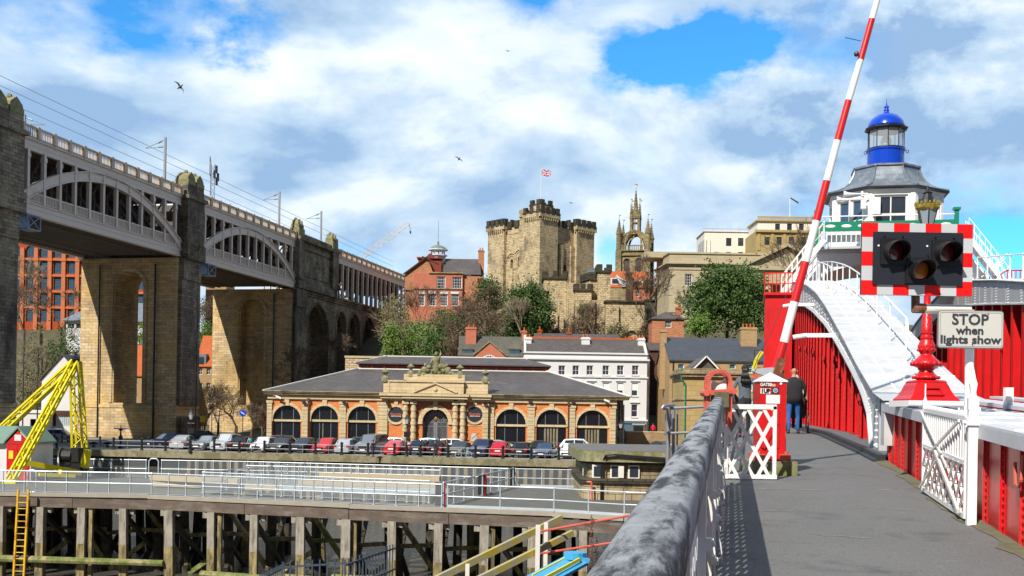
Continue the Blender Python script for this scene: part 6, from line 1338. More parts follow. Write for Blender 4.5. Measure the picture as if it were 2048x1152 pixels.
rows = [('hatch', NAVY, 334, 121, F_-.6, 'dark blue hatchback parked leftmost in the quayside row'), ('saloon', SIL, 371, 119, B_+.1, 'silver saloon parked tail outwards, second from the left in the row'),
 ('saloon', (.22, .26, .30), 414, 117, F_, 'grey-blue coupe parked nose out between the silver saloon and the silver SUV'), ('suv', (.48, .51, .55), 455, 116.5, F_, 'light silver SUV parked nose out left of the dark hatchback'),
 ('hatch', BLK, 489, 116, B_, 'black hatchback with yellow plate behind the person in the turquoise pack'), ('hatch', WHT, 529, 114.5, F_, 'small rounded white hatchback parked nose towards the river'),
 ('saloon', BLK, 566, 115, F_, 'black low saloon parked right of the little white hatchback'), ('hatch', (.01, .02, .045), 610, 114.5, F_-.1, 'blue-black hatchback parked left of the bright red hatchback'),
 ('hatch', RED, 655, 114, F_-.05, 'bright red hatchback parked nose out below the third market arch'), ('hatch', (.38, .42, .46), 697, 114, B_, 'silver hatchback parked tail out between the red car and the grey van'),
 ('van', GRY, 744, 115, F_-.05, 'tall grey van parked nose towards the river'), ('saloon', (.55, .01, .015), 796, 113.5, B_, 'low bright red sports car parked tail out right of the grey van'),
 ('hatch', (.012, .018, .035), 843, 113.8, B_, 'dark blue hatchback with yellow plate parked left of the open-boot car'), ('hatch', BLK, 879, 114, B_, 'black car parked in front of the market gate'),
 ('saloon', (.02, .028, .035), 920, 113, F_, 'dark green-black saloon parked behind the bicycle'), ('suv', (.014, .022, .07), 965, 112.8, F_, 'navy blue people carrier parked left of the second red hatchback'),
 ('hatch', (.50, .014, .03), 1004, 112.5, B_, 'cherry red hatchback parked tail out near the right of the row'), ('hatch', BLK, 1046, 112.3, B_, 'black hatchback with a yellow plate right of the cherry red hatchback'),
 ('saloon', (.01, .03, .09), 1090, 112, F_, 'deep blue saloon with chrome grille second from the right of the row'), ('saloon', WHT, 1139, 111.5, F_, 'white executive saloon parked rightmost in the front row'),
 ('estate', (.02, .03, .04), 548, 122.5, radians(5), 'dark estate car side-on in the second row behind the small white hatchback'), ('hatch', (.62, .64, .67), 800, 121, radians(175), 'pale silver hatchback side-on behind the low red sports car'),
 ('hatch', (.04, .22, .38), 868, 122, radians(170), 'light blue hatchback in the second row by the market gate'), ('estate', WHT, 917, 120.5, radians(178), 'white estate side-on with its tailgate raised in the second row'),
 ('saloon', SIL, 985, 120.5, radians(3), 'silver saloon side-on behind the cherry red hatchback'), ('saloon', (.03, .035, .04), 1070, 121, radians(2), 'dark saloon side-on behind the deep blue saloon'),
 ('suv', WHT, 1160, 120.5, radians(176), 'white SUV side-on in the second row beside the market corner'), ('hatch', (.03, .04, .05), 712, 121, radians(4), 'grey-black hatchback side-on behind the silver hatchback'),
 ('estate', (.016, .016, .02), 414, 139, radians(195), 'black estate parked under the bare trees right of the middle pier')]
for k, col, x, Y, rz, lab in rows: car(k, col, cpos(x, Y), rz, lab)
for k, col, x, Y, rz, lab in [('hatch', (.03, .12, .28), 42, 134, radians(200), 'mid blue hatchback on the far left beyond the hut'), ('saloon', (.5, .52, .55), 84, 137, radians(185), 'silver car half hidden behind the blue hatchback at far left'),
 ('hatch', BLK, 72, 144, radians(200), 'black hatchback with red rear lights behind the silver cars at left'), ('hatch', (.30, .38, .46), 121, 134, radians(184), 'silver-blue hatchback just left of the derrick mast'),
 ('hatch', (.45, .02, .02), 48, 147, radians(185), 'red hatchback furthest back at the far left'), ('hatch', BLK, 1322, 124, B_-.3, 'black hatchback with yellow plate below the buff brick wall'), ('saloon', WHT, 1352, 124, radians(10), 'white car below the buff brick wall beside the grey pipe rails')]: car(k, col, cpos(x, Y), rz, lab)
c = cpos(917, 120.5); m = MB(); m.bar((c.x+1.5, c.y, 1.6), (c.x+2.3, c.y, 2.3), 1.4, .06); solo('raised_tailgate', 'raised black tailgate over the boot of the white estate', 'tailgate', m, M['car_glass'], tuple(c))
# ------------------------------------------------------------------ quay rail with bollard posts
T = Thing('quay_railing', 'low two-rail barrier strung between black bollards along the quay edge', 'railing', (-20, 107, 0))
bx = [(-78, 892), (-25, 895), (28, 897), (79, 898), (128, 899), (177, 901), (226, 903), (276, 905), (325, 906), (375, 907), (425, 908), (477, 909), (528, 910), (580, 911), (632, 912), (685, 913), (738, 914), (791, 915), (843, 916), (898, 917), (952, 918), (1006, 919.5), (1062, 921), (1116, 922), (1170, 923)]
prev = None; m = MB(); pb = MB(); pb.lathe([(.2, 0), (.2, .08), (.15, .14), (.13, .3), (.125, 1.15), (.17, 1.17), (.17, 1.24), (.12, 1.3), (.05, 1.36)], 10); pm = pb.mesh('bollard')
BP = []
for x, y in bx:
    p = onz(x, y-3, 0); p.y = qy(p.x)+1.6; BP.append(p)
for a, b in zip(BP, BP[1:]):
    for z in (1.0, .5): m.cyl(a+Vector((0, 0, z)), b+Vector((0, 0, z)), .035, n=5)
T.part('rail', m, M['steel'])
for i, p in enumerate(BP):
    o = T.use('bollard', pm, M['black'], p)
    if i < len(BP)-1 and i % 1 == 0:
        q = (p+BP[i+1])/2; m = MB(); m.cyl(q, q+Vector((0, 0, 1.)), .03, n=5); T.part('stanchion', m, M['steel'])
for i, (x, y) in enumerate(((93, 888), (109, 886), (124, 886), (165, 896), (200, 891), (302, 893))):
    p = onz(x, y, 0); m = MB(); m.lathe([(.14, 0), (.11, .1), (.1, .9), (.14, .95), (.1, 1.08)], 8, p); solo('bollard', 'short black bollard on the paving near the middle pier', 'bollard', m, M['black'], tuple(p), group='paving bollards by the middle pier')
for x in (187, 215):
    p = onz(x, 895, 0); m = MB(); m.lathe([(.3, 0), (.2, .15), (.16, .35), (.3, .5), (.3, .6), (.1, .65)], 10, p); m.cyl(p+Vector((-.45, 0, .45)), p+Vector((.45, 0, .45)), .08); solo('mooring_post', 'squat black iron mooring post on the quay by the bridge pier', 'mooring post', m, M['black'], tuple(p), group='iron mooring posts')
p = onz(241, 897, 0); T = Thing('sundial_post', 'ornate dark iron post with a flared top in front of the middle pier', 'post', tuple(p)); m = MB(); m.lathe([(.3, 0), (.3, .2), (.14, .3), (.1, .9), (.22, 1.0), (.24, 1.3), (.1, 1.45), (.08, 1.9), (.2, 2.0), (.3, 2.15), (.06, 2.2), (.03, 2.6)], 10, p); T.part('shaft', m, M['black']); m = MB(); m.box(p.x-.75, p.y-.05, 2.1, p.x+.75, p.y+.05, 2.2); T.part('arm', m, M['blue'])
# street lamps
def lamp(x, yb, yt, lab, Y=None, kind='lantern', head=True):
    p = onz(x, yb, 0) if Y is None else Vector((at(x, yb, Y).x, Y, 0)); zt = at(x, yt, p.y).z
    T = Thing('street_lamp', lab, 'street lamp', tuple(p)); m = MB()
    if kind == 'lantern':
        m.lathe([(.22, 0), (.22, .1), (.13, .3), (.12, 1.1), (.16, 1.15), (.07, 1.25), (.055, zt-1.1), (.1, zt-1.05), (.16, zt-.95)], 8, p); m.cyl((p.x-.35, p.y, zt-1.35), (p.x+.35, p.y, zt-1.35), .03); T.part('post', m, M['black'])
        m = MB(); m.lathe([(.14, zt-.95), (.26, zt-.45)], 6, p); m.k = 1; m.lathe([(.3, zt-.45), (.12, zt-.2), (.1, zt-.1), (.03, zt)], 6, p); T.part('lantern', m, [M['galv'], M['black']])
        m = MB(); m.box(p.x-.3, p.y-.1, 2.0, p.x+.3, p.y-.05, 2.5); T.part('sign_plate', m, M['black'])
    else:
        m.cyl(p, (p.x, p.y, zt), .11, .07); m.cyl((p.x, p.y, zt), (p.x+1.4, p.y, zt+.05), .05); T.part('post', m, M['dark']); m = MB(); m.box(p.x+.8, p.y-.15, zt-.05, p.x+1.8, p.y+.15, zt+.1); T.part('lamp_head', m, M['dark'])
    return T
lamp(381, 905, 820, 'black lantern street lamp in front of the right foot of the middle pier'); lamp(813, 914, 829, 'black lantern street lamp in front of the market entrance'); lamp(1241, 893, 840, 'lantern street lamp against the dark end wall of the market', 127)
lamp(45, 868, 706, 'tall modern street lamp at far left, left one of the pair', 158, 'mod'); lamp(74, 868, 694, 'tall modern street lamp at far left, right one of the pair', 156, 'mod'); lamp(286, 868, 692, 'tall dark lamp column seen through the arch of the middle pier', 180, 'mod'); lamp(1507, 820, 700, 'black lamp column with a short arm in front of the blue-slate flats', 120, 'mod')
def signpost(x, yb, Y, zt, lab, shape, mt):
    p = Vector((at(x, yb, Y).x, Y, 0)); T = Thing('sign_post', lab, 'sign', tuple(p)); m = MB(); m.cyl(p, (p.x, p.y, zt), .05, n=6); T.part('post', m, M['black']); m = MB()
    if shape == 'round': m.cyl((p.x, p.y-.08, zt-.05), (p.x, p.y-.04, zt-.05), .42, n=18)
    else: m.box(p.x-.35, p.y-.08, zt-.8, p.x+.35, p.y-.04, zt)
    T.part('sign_face', m, mt)
    if shape == 'round': m = MB(); m.bar((p.x-.25, p.y-.09, zt+.12), (p.x+.2, p.y-.09, zt-.18), .09, .02, (0, 1, 0)); T.part('arrow', m, M['white_clean'])
signpost(485, 880, 132, 4.0, 'round blue direction sign on a black post among the bare trees', 'round', M['blue']); signpost(423, 875, 142, 5.0, 'black rectangular sign on a post right of the middle pier', 'sq', M['black']); signpost(405, 875, 142, 3.4, 'small yellow sign on a post beside the middle pier', 'sq', M['plate_y'])
# ------------------------------------------------------------------ people
def skin_body(V, E, R_, lv=1, root=0):
    me = bpy.data.meshes.new('p'); me.from_pydata(V, E, []); o = bpy.data.objects.new('p', me); C.collection.objects.link(o)
    md = o.modifiers.new('s', 'SKIN'); sk = me.skin_vertices[0].data
    for i, r in enumerate(R_): sk[i].radius = (r, r) if not isinstance(r, tuple) else r; sk[i].use_root = (i == root)
    md.use_smooth_shade = True; sb = o.modifiers.new('d', 'SUBSURF'); sb.levels = lv; sb.render_levels = lv
    dg = bpy.context.evaluated_depsgraph_get(); m2 = bpy.data.meshes.new_from_object(o.evaluated_get(dg)); bpy.data.objects.remove(o); return m2
def person(lab, pos, h, rz, top, legs, hair, shoes, hairlen=0., stride=.12, arms=((.0, .12), (.0, -.1)), hood=None, bald=False, fingers=False, parts=None, frame=WF, group=None, wide=1., lean=0.):
    k = h/1.75; V = []; E = []; R_ = []; nm = {}
    def v(n, x, y, z, r, par=None):
        nm[n] = len(V); V.append((x*k*wide if n not in ('head',) else x*k, (y+lean*max(0, z-.95))*k, z*k)); R_.append(tuple(q*k for q in r) if isinstance(r, tuple) else r*k)
        if par is not None: E.append((nm[par], nm[n]))
    v('pelvis', 0, 0, .96, (.155, .11)); v('waist', 0, .01, 1.1, (.14, .10), 'pelvis'); v('chest', 0, .01, 1.3, (.175, .12), 'waist'); v('neckb', 0, .0, 1.46, (.09, .075), 'chest'); v('neck', 0, .01, 1.53, (.055, .055), 'neckb'); v('jaw', 0, .03, 1.58, (.065, .075), 'neck'); v('head', 0, .015, 1.66, (.08, .098), 'jaw'); v('crown', 0, .0, 1.73, (.055, .07), 'head')
    for s_, sg in (('l', -1), ('r', 1)):
        st = stride*sg; v('hip'+s_, sg*.09, 0, .88, .095, 'pelvis'); v('knee'+s_, sg*.1, st*.55+.03, .5, .062, 'hip'+s_); v('ankle'+s_, sg*.105, st-.03, .1, .042, 'knee'+s_); v('ball'+s_, sg*.115, st+.12, .035, (.042, .032), 'ankle'+s_)
        ax, ay = arms[0 if sg < 0 else 1]
        v('sh'+s_, sg*.19, 0, 1.41, .062, 'chest'); v('el'+s_, sg*(.24+ax*.4), -.03+ay*.35, 1.13, .045, 'sh'+s_); v('wr'+s_, sg*(.24+ax*.2), ay+.05, .9+abs(ay)*.3, .03, 'el'+s_); v('palm'+s_, sg*(.235+ax*.2), ay+.08, .82+abs(ay)*.3, (.036, .022), 'wr'+s_)
        if fingers:
            for q, (dx, L_) in enumerate(((-.027, .062), (-.009, .075), (.009, .07), (.027, .055))):
                v('f%d%s' % (q, s_), sg*(.235+ax*.2), ay+.08+dx, .775+abs(ay)*.3, .009, 'palm'+s_); v('g%d%s' % (q, s_), sg*(.225+ax*.2), ay+.085+dx, .775-L_+abs(ay)*.3, .007, 'f%d%s' % (q, s_))
            v('th'+s_, sg*(.215+ax*.2), ay+.13, .82+abs(ay)*.3, .01, 'palm'+s_); v('ti'+s_, sg*(.21+ax*.2), ay+.145, .785+abs(ay)*.3, .008, 'th'+s_)
    me = skin_body(V, E, R_, 1)
    for m_ in (M['skin'], top, legs, shoes): me.materials.append(m_)
    hz_ = V[nm['wrl']][2], V[nm['wrr']][2]
    for p in me.polygons:
        c = p.center; z = c.z/k; arm = abs(c.x) > .2*k*wide
        if z < .085: mi = 3
        elif arm and z < (min(hz_)/k+.0): mi = 0
        elif z < .95 and not arm: mi = 2
        elif z > 1.49: mi = 0
        else: mi = 1
        p.material_index = mi
    T = Thing('person', lab, 'person', (0, 0, 0), frame @ Matrix.Translation(pos) @ Matrix.Rotation(rz, 4, 'Z'), group)
    o = bpy.data.objects.new('body', me); C.collection.objects.link(o); o.parent = T.e
    if hair:
        m = MB(); cy = (.0+lean*.7)*k; cz_ = 1.68*k
        if not bald: m.ell((0, cy-.012*k, cz_+.015*k), (.092*k, .108*k, .10*k), 12, 8)
        if bald: m.lathe([(.074*k, -.07*k), (.084*k, -.04*k), (.083*k, -.015*k)], 12, (0, cy-.012*k, cz_-.02*k), 0, (1, 1.16))
        if hairlen:
            for i in range(9):
                a = (i-4)*.013*k; m.tube([(a*.6, cy-.1*k, cz_+.05*k), (a*1.1, cy-.16*k, cz_-.08*k), (a*1.9+.01*k, cy-.17*k, cz_-hairlen*.6*k), (a*1.1+.03*k*(i % 3-1), cy-.15*k, cz_-hairlen*k*(.85+.05*(i % 3)))], .02*k, 6)
        T.part('hair', m, hair, smooth=True)
    m = MB(); m.ell((0, (.105+lean*.7)*k, 1.645*k), (.012*k, .02*k, .018*k), 6, 4); T.part('nose', m, M['skin'])
    for s_ in (-1, 1): m = MB(); m.ell((s_*.033*k, (.092+lean*.7)*k, 1.67*k), (.012*k, .008*k, .008*k), 6, 4); T.part('eye', m, M['black']); m = MB(); m.ell((s_*.085*k, lean*.7*k, 1.65*k), (.012*k, .022*k, .032*k), 6, 4); T.part('ear', m, M['skin'])
    m = MB(); m.box(-.025*k, (.095+lean*.7)*k, 1.595*k, .025*k, (.102+lean*.7)*k, 1.605*k); T.part('mouth', m, M['red_dull'])
    m = MB()
    for s_ in ('l', 'r'): x, y, z = V[nm['ankle'+s_]]; m.ell((x+(.01 if x > 0 else -.01)*k, y+.08*k, .045*k), (.05*k, .14*k, .05*k), 8, 5)
    T.part('shoes', m, shoes, smooth=True)
    return T, k
def cloth(name, col, rough=.9, var=.25): return paint(name, col, rough, var=var, sc=6, bmp=.4)
jk, denim, navy = cloth('black_jacket', (.018, .018, .022)), cloth('blue_denim', (.02, .13, .42), var=.5), cloth('dark_leggings', (.02, .024, .032))
greytop = paint('grey_running_top', (.10, .125, .16), .8, var=.25, sc=12); brown = cloth('brown_leather', (.09, .045, .025))
def fgp(x, Y, s_=None): p = at(x, 820, Y); st_ = p.x*cos(TH)-Y*sin(TH), p.x*sin(TH)+Y*cos(TH); return Vector((p.x, Y, zg(st_[1])))
T, k = person('woman with long black ponytail, grey top and dark leggings jogging away on the walkway', fgp(1489, 26.3), 1.72, -TH, greytop, navy, M['hair_d'], cloth('running_shoes', (.25, .05, .12)), .42, .22, ((.2, -.06), (.2, .1)), fingers=True, wide=.93)
T, k = person('bald man in black jacket and blue jeans pushing a wheelchair along the walkway', fgp(1587, 29.2), 1.8, -TH-.05, jk, denim, None, brown, 0, .1, ((.05, .22), (.05, .22)), bald=True, fingers=True, wide=1.12)
for i in (0,):
    m = MB(); m.lathe([(.215, .83), (.225, 1.0), (.235, 1.2), (.24, 1.36), (.17, 1.46), (.085, 1.52)], 14, (0, 0, 0), 0, (1, .62)); T.part('jacket', m, jk, smooth=True)
def small(x, y, lab, top, legs, hr=M['hair_d'], rz=0., h=1.72, bag=None, Y=None, z=0., stride=.14):
    p = onz(x, y, 0) if Y is None else Vector((at(x, y, Y).x, Y, z)); T, k = person(lab, p, h, rz, top, legs, hr, M['black'], stride=stride)
    if bag: m = MB(); m.ell((0, -.2*k, 1.28*k), (.19*k, .13*k, .25*k), 10, 6); T.part('backpack', m, bag, smooth=True)
    return T
cl = lambda n, c: paint(n, c, .9, var=.15)
small(498, 905.5, 'person in a tan coat with a turquoise backpack walking along the quay', cl('tan_coat', (.45, .36, .25)), navy, rz=1.2, bag=cl('turquoise', (.02, .35, .5)))
small(746, 914.5, 'person in dark clothes standing at the quay rail in front of the grey van', jk, cl('indigo', (.03, .04, .12)), rz=.4, h=1.7)
small(870, 915, 'person with dark hair and white shopping bag beside the open-boot car', jk, cl('dark_grey', (.04, .04, .05)), rz=2.5)
small(893, 912, 'person in a dark coat leaning into the boot of the black car', cl('brown_coat', (.1, .06, .04)), navy, rz=1.8)
small(936, 913, 'person in pale blue jeans unloading beside the parked dark saloon', jk, cl('pale_jeans', (.3, .45, .55)), rz=0.)
small(1306, 860, 'person in a bright red coat walking up the alley beside the white building', cl('bright_red_coat', (.75, .01, .05)), navy, Y=139, z=1.6, h=1.9)
small(1326, 862, 'person in an orange top sitting by the alley stones', cl('orange_top', (.8, .22, .03)), navy, Y=139.5, z=1., h=1.6)
m = MB(); p = onz(871, 914, 0); m.box(p.x+.25, p.y-.2, .1, p.x+.6, p.y, .65); solo('shopping_bag', 'red and white shopping bag held beside the parked cars', 'bag', m, [M['coral']], tuple(p))
# bicycle
p = onz(927, 916, 0); T = Thing('bicycle', 'bicycle leaning by the quay rail in front of the dark saloon', 'bicycle', tuple(p))
for dx in (-.52, .52): m = MB(); m.M = Matrix.Translation((p.x+dx, p.y, .34)); m.ring(0, 0, .29, .34, -.02, .02, 0, 2*pi, 18); m.box(-.29, -.005, -.01, .29, .005, .01); m.box(-.01, -.005, -.29, .01, .005, .29); T.part('wheel', m, M['galv'])
m = MB(); q = lambda a, z: (p.x+a, p.y, z); [m.cyl(q(*a), q(*b), .02, n=5) for a, b in (((-.52, .34), (-.35, .85)), ((-.37, .78), (.15, .8)), ((-.35, .7), (.0, .32)), ((0, .32), (.17, .9)), ((.52, .34), (0, .32)), ((.52, .34), (.15, .78)))]; T.part('frame', m, M['steel'])
m = MB(); m.box(p.x+.05, p.y-.06, .9, p.x+.3, p.y+.06, .95); T.part('saddle', m, M['black']); m = MB(); m.cyl((p.x-.35, p.y-.25, .98), (p.x-.35, p.y+.25, .98), .02); m.cyl((p.x-.35, p.y, .85), (p.x-.35, p.y, .98), .02); T.part('handlebar', m, M['black'])
# wheelchair with white-haired passenger
wp = fgp(1594, 30.0); wf = Matrix.Translation(wp) @ Matrix.Rotation(-TH-.05, 4, 'Z')
T = Thing('wheelchair', 'black wheelchair pushed by the bald man', 'wheelchair', (0, 0, 0), wf)
for s_ in (-1, 1):
    m = MB(); m.M = Matrix.Translation((s_*.31, 0, .31)) @ Matrix.Rotation(pi/2, 4, 'Z'); m.ring(0, 0, .27, .31, -.02, .02, 0, 2*pi, 18); m.box(-.28, -.01, -.01, .28, .01, .01); m.box(-.01, -.01, -.28, .01, .01, .28); T.part('wheel', m, M['black'])
    m = MB(); m.cyl((s_*.27, .5, .1), (s_*.29, .5, .1), .1, n=10); T.part('caster', m, M['black'])
    m = MB(); m.tube([(s_*.25, -.42, .93), (s_*.25, -.24, .93), (s_*.25, -.22, .5), (s_*.25, .5, .48), (s_*.25, .5, .15)], .018); m.box(s_*.25-.03, -.15, .68, s_*.25+.03, .25, .71); T.part('side_frame', m, M['black'])
m = MB(); m.box(-.25, -.22, .48, .25, .28, .54); T.part('seat', m, M['black']); m = MB(); m.box(-.25, -.26, .5, .25, -.21, .92); m.box(-.22, -.36, .42, .22, -.26, .75); T.part('backrest', m, M['black'])
# seated passenger: continuous body
V = [(0, -.05, .62), (0, -.08, .8), (0, -.08, 1.0), (0, -.06, 1.14), (0, -.05, 1.2), (-.06, -.02, 1.28), (-.06, -.03, 1.36), (-.1, .0, .6), (-.1, .42, .6), (-.1, .46, .2), (-.1, .56, .16), (.1, 0, .6), (.1, .42, .6), (.1, .46, .2), (.1, .56, .16), (-.19, -.05, 1.05), (-.25, 0, .8), (-.22, .2, .74), (.19, -.05, 1.05), (.25, 0, .8), (.22, .2, .74)]
V = [(a, b, c*1.12 if c > .7 else c) for a, b, c in V]
E_ = [(0, 1), (1, 2), (2, 3), (3, 4), (4, 5), (5, 6), (0, 7), (7, 8), (8, 9), (9, 10), (0, 11), (11, 12), (12, 13), (13, 14), (2, 15), (15, 16), (16, 17), (2, 18), (18, 19), (19, 20)]
me = skin_body(V, E_, [.15, .14, .15, .07, .05, .075, .085, .09, .06, .045, .04, .09, .06, .045, .04, .06, .045, .04, .06, .045, .04])
for m_ in (M['skin'], cl('cream_coat', (.55, .5, .45)), navy): me.materials.append(m_)
for p_ in me.polygons: p_.material_index = 0 if p_.center.z > 1.34 else 2 if p_.center.y > .15 and p_.center.z < .72 else 1
T = Thing('person', 'white-haired passenger seated in the wheelchair ahead of the bald man', 'person', (0, 0, 0), wf); o = bpy.data.objects.new('body', me); C.collection.objects.link(o); o.parent = T.e
m = MB(); m.ell((-.06, -.05, 1.53), (.105, .12, .11), 10, 7); T.part('hair', m, M['hair_w'], smooth=True)
# birds
def bird(x, y, Y, sc_, lab, ban=.3):
    p = at(x, y, Y); m = MB(); m.M = Matrix.Translation(p) @ Matrix.Rotation(ban, 4, 'Y') @ Matrix.Scale(sc_, 4)
    m.lathe([(.01, -.5), (.05, -.4), (.13, -.1), (.12, .15), (.07, .35), (.08, .42), (.01, .55)], 8); m.f = m.f
    for s_ in (-1, 1): m.add([(0, .1, .15), (0, .1, -.12), (s_*.55, .0, .28-.3), (s_*.6, 0, .5-.3), (s_*1.15, -.15, .05-.25), (s_*.1, .14, .05)], [(0, 1, 2, 3), (2, 4, 3), (5, 3, 2, 1)])
    solo('gull', lab, 'bird', m, M['dark'], tuple(p))
bird(360, 174, 60, .42, 'larger dark gull flying high over the railway bridge', .9); bird(918, 318, 110, .45, 'small gull flying left of the castle keep', .6); bird(1016, 102, 160, .35, 'tiny distant bird high above the castle', .2); bird(1142, 406, 160, .35, 'tiny distant bird between castle towers and cathedral spire', .2)
# ------------------------------------------------------------------ swing bridge, its approach and everything on the walkway (frame FG: x across, y along)
def fs(t, xs, zs):
    if t <= xs[0]: return zs[0]
    for a, b, c, d in zip(xs, xs[1:], zs, zs[1:]):
        if t <= b: return c+(d-c)*(t-a)/(b-a)
    return zs[-1]
M['plate_white'] = paint('walked_white_plate', (.54, .555, .58), .45, var=.1, sc=.8, dirt=(.40, .39, .37), dsc=1.3, damt=.7, dlo=.5, bmp=.2)
TT = [21.5, 25, 28.3, 32, 36, 41, 48, 58, 66, 71.5]; TZ = [.44, 1.15, 1.9, 2.7, 3.55, 4.5, 5.6, 6.95, 7.9, 8.2]
BT = [22.6, 22.8, 23.8, 25.6, 28.2, 31.5, 36.3, 43.9, 52, 59.7, 71.5]; BZ = [-.9, -.05, .33, .8, 1.34, 2.0, 2.9, 4.05, 5.1, 5.85, 6.9]
TM = 71.5
def topz(t): t = min(t, 2*TM-t); return CZ+fs(t, TT, TZ)
def botz(t): t = min(t, 2*TM-t); return CZ+fs(t, BT, BZ)
dz0 = zg(28.)
mb = MB(); ts = [-4+.5*i for i in range(66)]+[30, 45, 60, 80, 100, 130]
for a, b in zip(ts, ts[1:]): mb.quad((-.55, a, zg(a)), (2.42, a, zg(a)), (2.42, b, zg(b)), (-.55, b, zg(b)))
mb.quad((-.55, -4, zg(-4)), (-.55, 130, dz0-.0), (-.55, 130, dz0-1), (-.55, -4, zg(-4)-1))
pv = struct('walkway', mb, M['asphalt'], FG)
mb = MB()
for a, b in zip(ts, ts[1:]): mb.quad((2.42, a, zg(a)-.01), (13.8, a, zg(a)-.01), (13.8, b, zg(b)-.01), (2.42, b, zg(b)-.01))
struct('bridge_road', mb, M['asphalt_old'], FG)
for (sa, ta, sb, tb, w_) in ((.75, 17.1, 1.75, 17.35, .035), (.1, 14.6, 1.0, 14.75, .03), (1.5, 15.1, 2.1, 15.3, .03), (-.1, 12.2, .5, 12.35, .02), (1.2, 12.9, 1.9, 12.8, .02), (.6, 10.6, 1.1, 10.5, .02)):
    mb = MB(); n = 14; P = [(sa+(sb-sa)*k/n, ta+(tb-ta)*k/n+random.uniform(-.03, .03)) for k in range(n+1)]
    for (a, b), (c, d) in zip(P, P[1:]): w2 = w_*random.uniform(.4, 1.5); mb.quad((a, b, zg(b)+.004), (c, d, zg(d)+.004), (c, d+w2, zg(d+w2)+.004), (a, b+w2, zg(b+w2)+.004))
    struct('tarmac_scuff', mb, M['timber'], FG)
mb = MB(); mb.quad((.35, 6.4, zg(6.4)+.003), (1.25, 6.5, zg(6.5)+.003), (1.2, 7.6, zg(7.6)+.003), (.3, 7.5, zg(7.5)+.003)); struct('tarmac_patch', mb, M['asphalt_old'], FG)
# mossy verge against the parapet and kerb along the truss
mb = MB(); t = 5.
random.seed(11)
vs = [(t_, 2.2+.0*t_+random.uniform(-.07, .07)) for t_ in [5+.35*i for i in range(46)]]
for (a, sa), (b, sb) in zip(vs, vs[1:]): mb.quad((sa, a, zg(a)+.006), (2.36, a, zg(a)+.03), (2.36, b, zg(b)+.03), (sb, b, zg(b)+.006))
tag(solo('moss_verge', 'strip of grit and moss along the foot of the red parapet', 'moss', mb, M['moss'], frame=FG), kind='stuff')
KS = [(19.9, 2.28), (22, 2.2), (24, 2.08), (28, 1.85), (34, 1.75), (60, 1.7)]
mb = MB(); mb2 = MB()
for (a, sa), (b, sb) in zip(KS, KS[1:]):
    mb.bar((sa, a, zg(a)+.05), (sb, b, zg(b)+.05), .12, .14); mb.bar((sa-.1, a, zg(a)+.015), (sb-.1, b, zg(b)+.015), .12, .05)
    mb2.quad((sa, a, zg(a)+.09), (2.6, a, zg(a)+.09), (2.6, b, zg(b)+.09), (sb, b, zg(b)+.09))
struct('kerb', mb, M['dark'], FG); struct('kerb_strip', mb2, paint('kerb_strip_grey', (.12, .13, .14), .8, var=.3), FG)
RV = MB()
def rivet(m, p, n, r=.02, h=.014):
    n = Vector(n).normalized(); x = n.orthogonal().normalized(); y = n.cross(x); p = Vector(p)
    V = [p+(x*cos(a)+y*sin(a))*r for a in [2*pi*i/6 for i in range(6)]]+[p+(x*cos(a)+y*sin(a))*r*.55+n*h for a in [2*pi*i/6 for i in range(6)]]
    m.add(V, [(i, (i+1) % 6, (i+1) % 6+6, i+6) for i in range(6)]+[tuple(range(6, 12))])
# --- left handrail with weathered cap
def sr(t): return -.16-.018*t
RL = Thing('handrail_parapet', 'chest-high white lattice parapet with a thick weathered grey cap beside the walkway', 'railing', (sr(1), 1, zg(1)), FG)
mb = MB(); prof = [(-.068, -.10), (.068, -.10), (.071, -.02), (.064, .018), (.045, .034), (0, .038), (-.045, .034), (-.066, .018), (-.071, -.02)]
t = -1.2; rings = []; joint = [2.05, 5.0, 8., 11.]
while t < 14.9:
    wv = noise.noise(Vector((t*1.3, 0, 3)))*.006
    rings.append([(sr(t)+x*(1+wv*4), t, zg(t)+1.17+z+wv*.5) for x, z in prof]); t += .12
n = len(prof); V = [p for r in rings for p in r]
mb.add(V, [(i*n+j, i*n+(j+1) % n, (i+1)*n+(j+1) % n, (i+1)*n+j) for i in range(len(rings)-1) for j in range(n)]+[tuple(range(n-1, -1, -1)), tuple((len(rings)-1)*n+j for j in range(n))])
RL.part('cap', mb, M['cap'], smooth=True)
mb = MB()
mb.bar((sr(-1), -1, zg(-1)+1.03), (sr(14.8), 14.8, zg(14.8)+1.03), .05, .09); mb.bar((sr(-1), -1, zg(-1)+.12), (sr(14.8), 14.8, zg(14.8)+.12), .05, .1); mb.bar((sr(-1), -1, zg(-1)+.55), (sr(14.8), 14.8, zg(14.8)+.55), .035, .05)
RL.part('frame_rail', mb, M['white'])
mb = MB(); st_ = .26
for off, sg in ((.02, 1), (-.02, -1)):
    t = -1.5
    while t < 14.6:
        a, b = (t, t+.62) if sg > 0 else (t+.62, t)
        if max(a, b) < 14.8: mb.bar((sr(a)+off, a, zg(a)+.13), (sr(b)+off, b, zg(b)+1.02), .015, .10, (0, 1, 0))
        t += st_
RL.part('lattice', mb, M['white_clean'])
for i, t in enumerate([.9+1.95*k for k in range(8)]):
    mb = MB(); s_ = sr(t); z = zg(t); mb.box(s_+.03, t-.03, z, s_+.065, t+.03, z+1.08); mb.box(s_+.02, t-.05, z, s_+.09, t+.05, z+.04)
    for zz in (.35, .75): mb.box(s_+.06, t-.035, z+zz, s_+.09, t+.035, z+zz+.05); mb.ell((s_+.09, t, z+zz+.025), .018, 8, 5)
    mb.bar((s_+.07, t, z+.4), (s_+.12, t, z+.02), .015)
    RL.part('stanchion', mb, M['white_old' if i % 2 else 'white'])
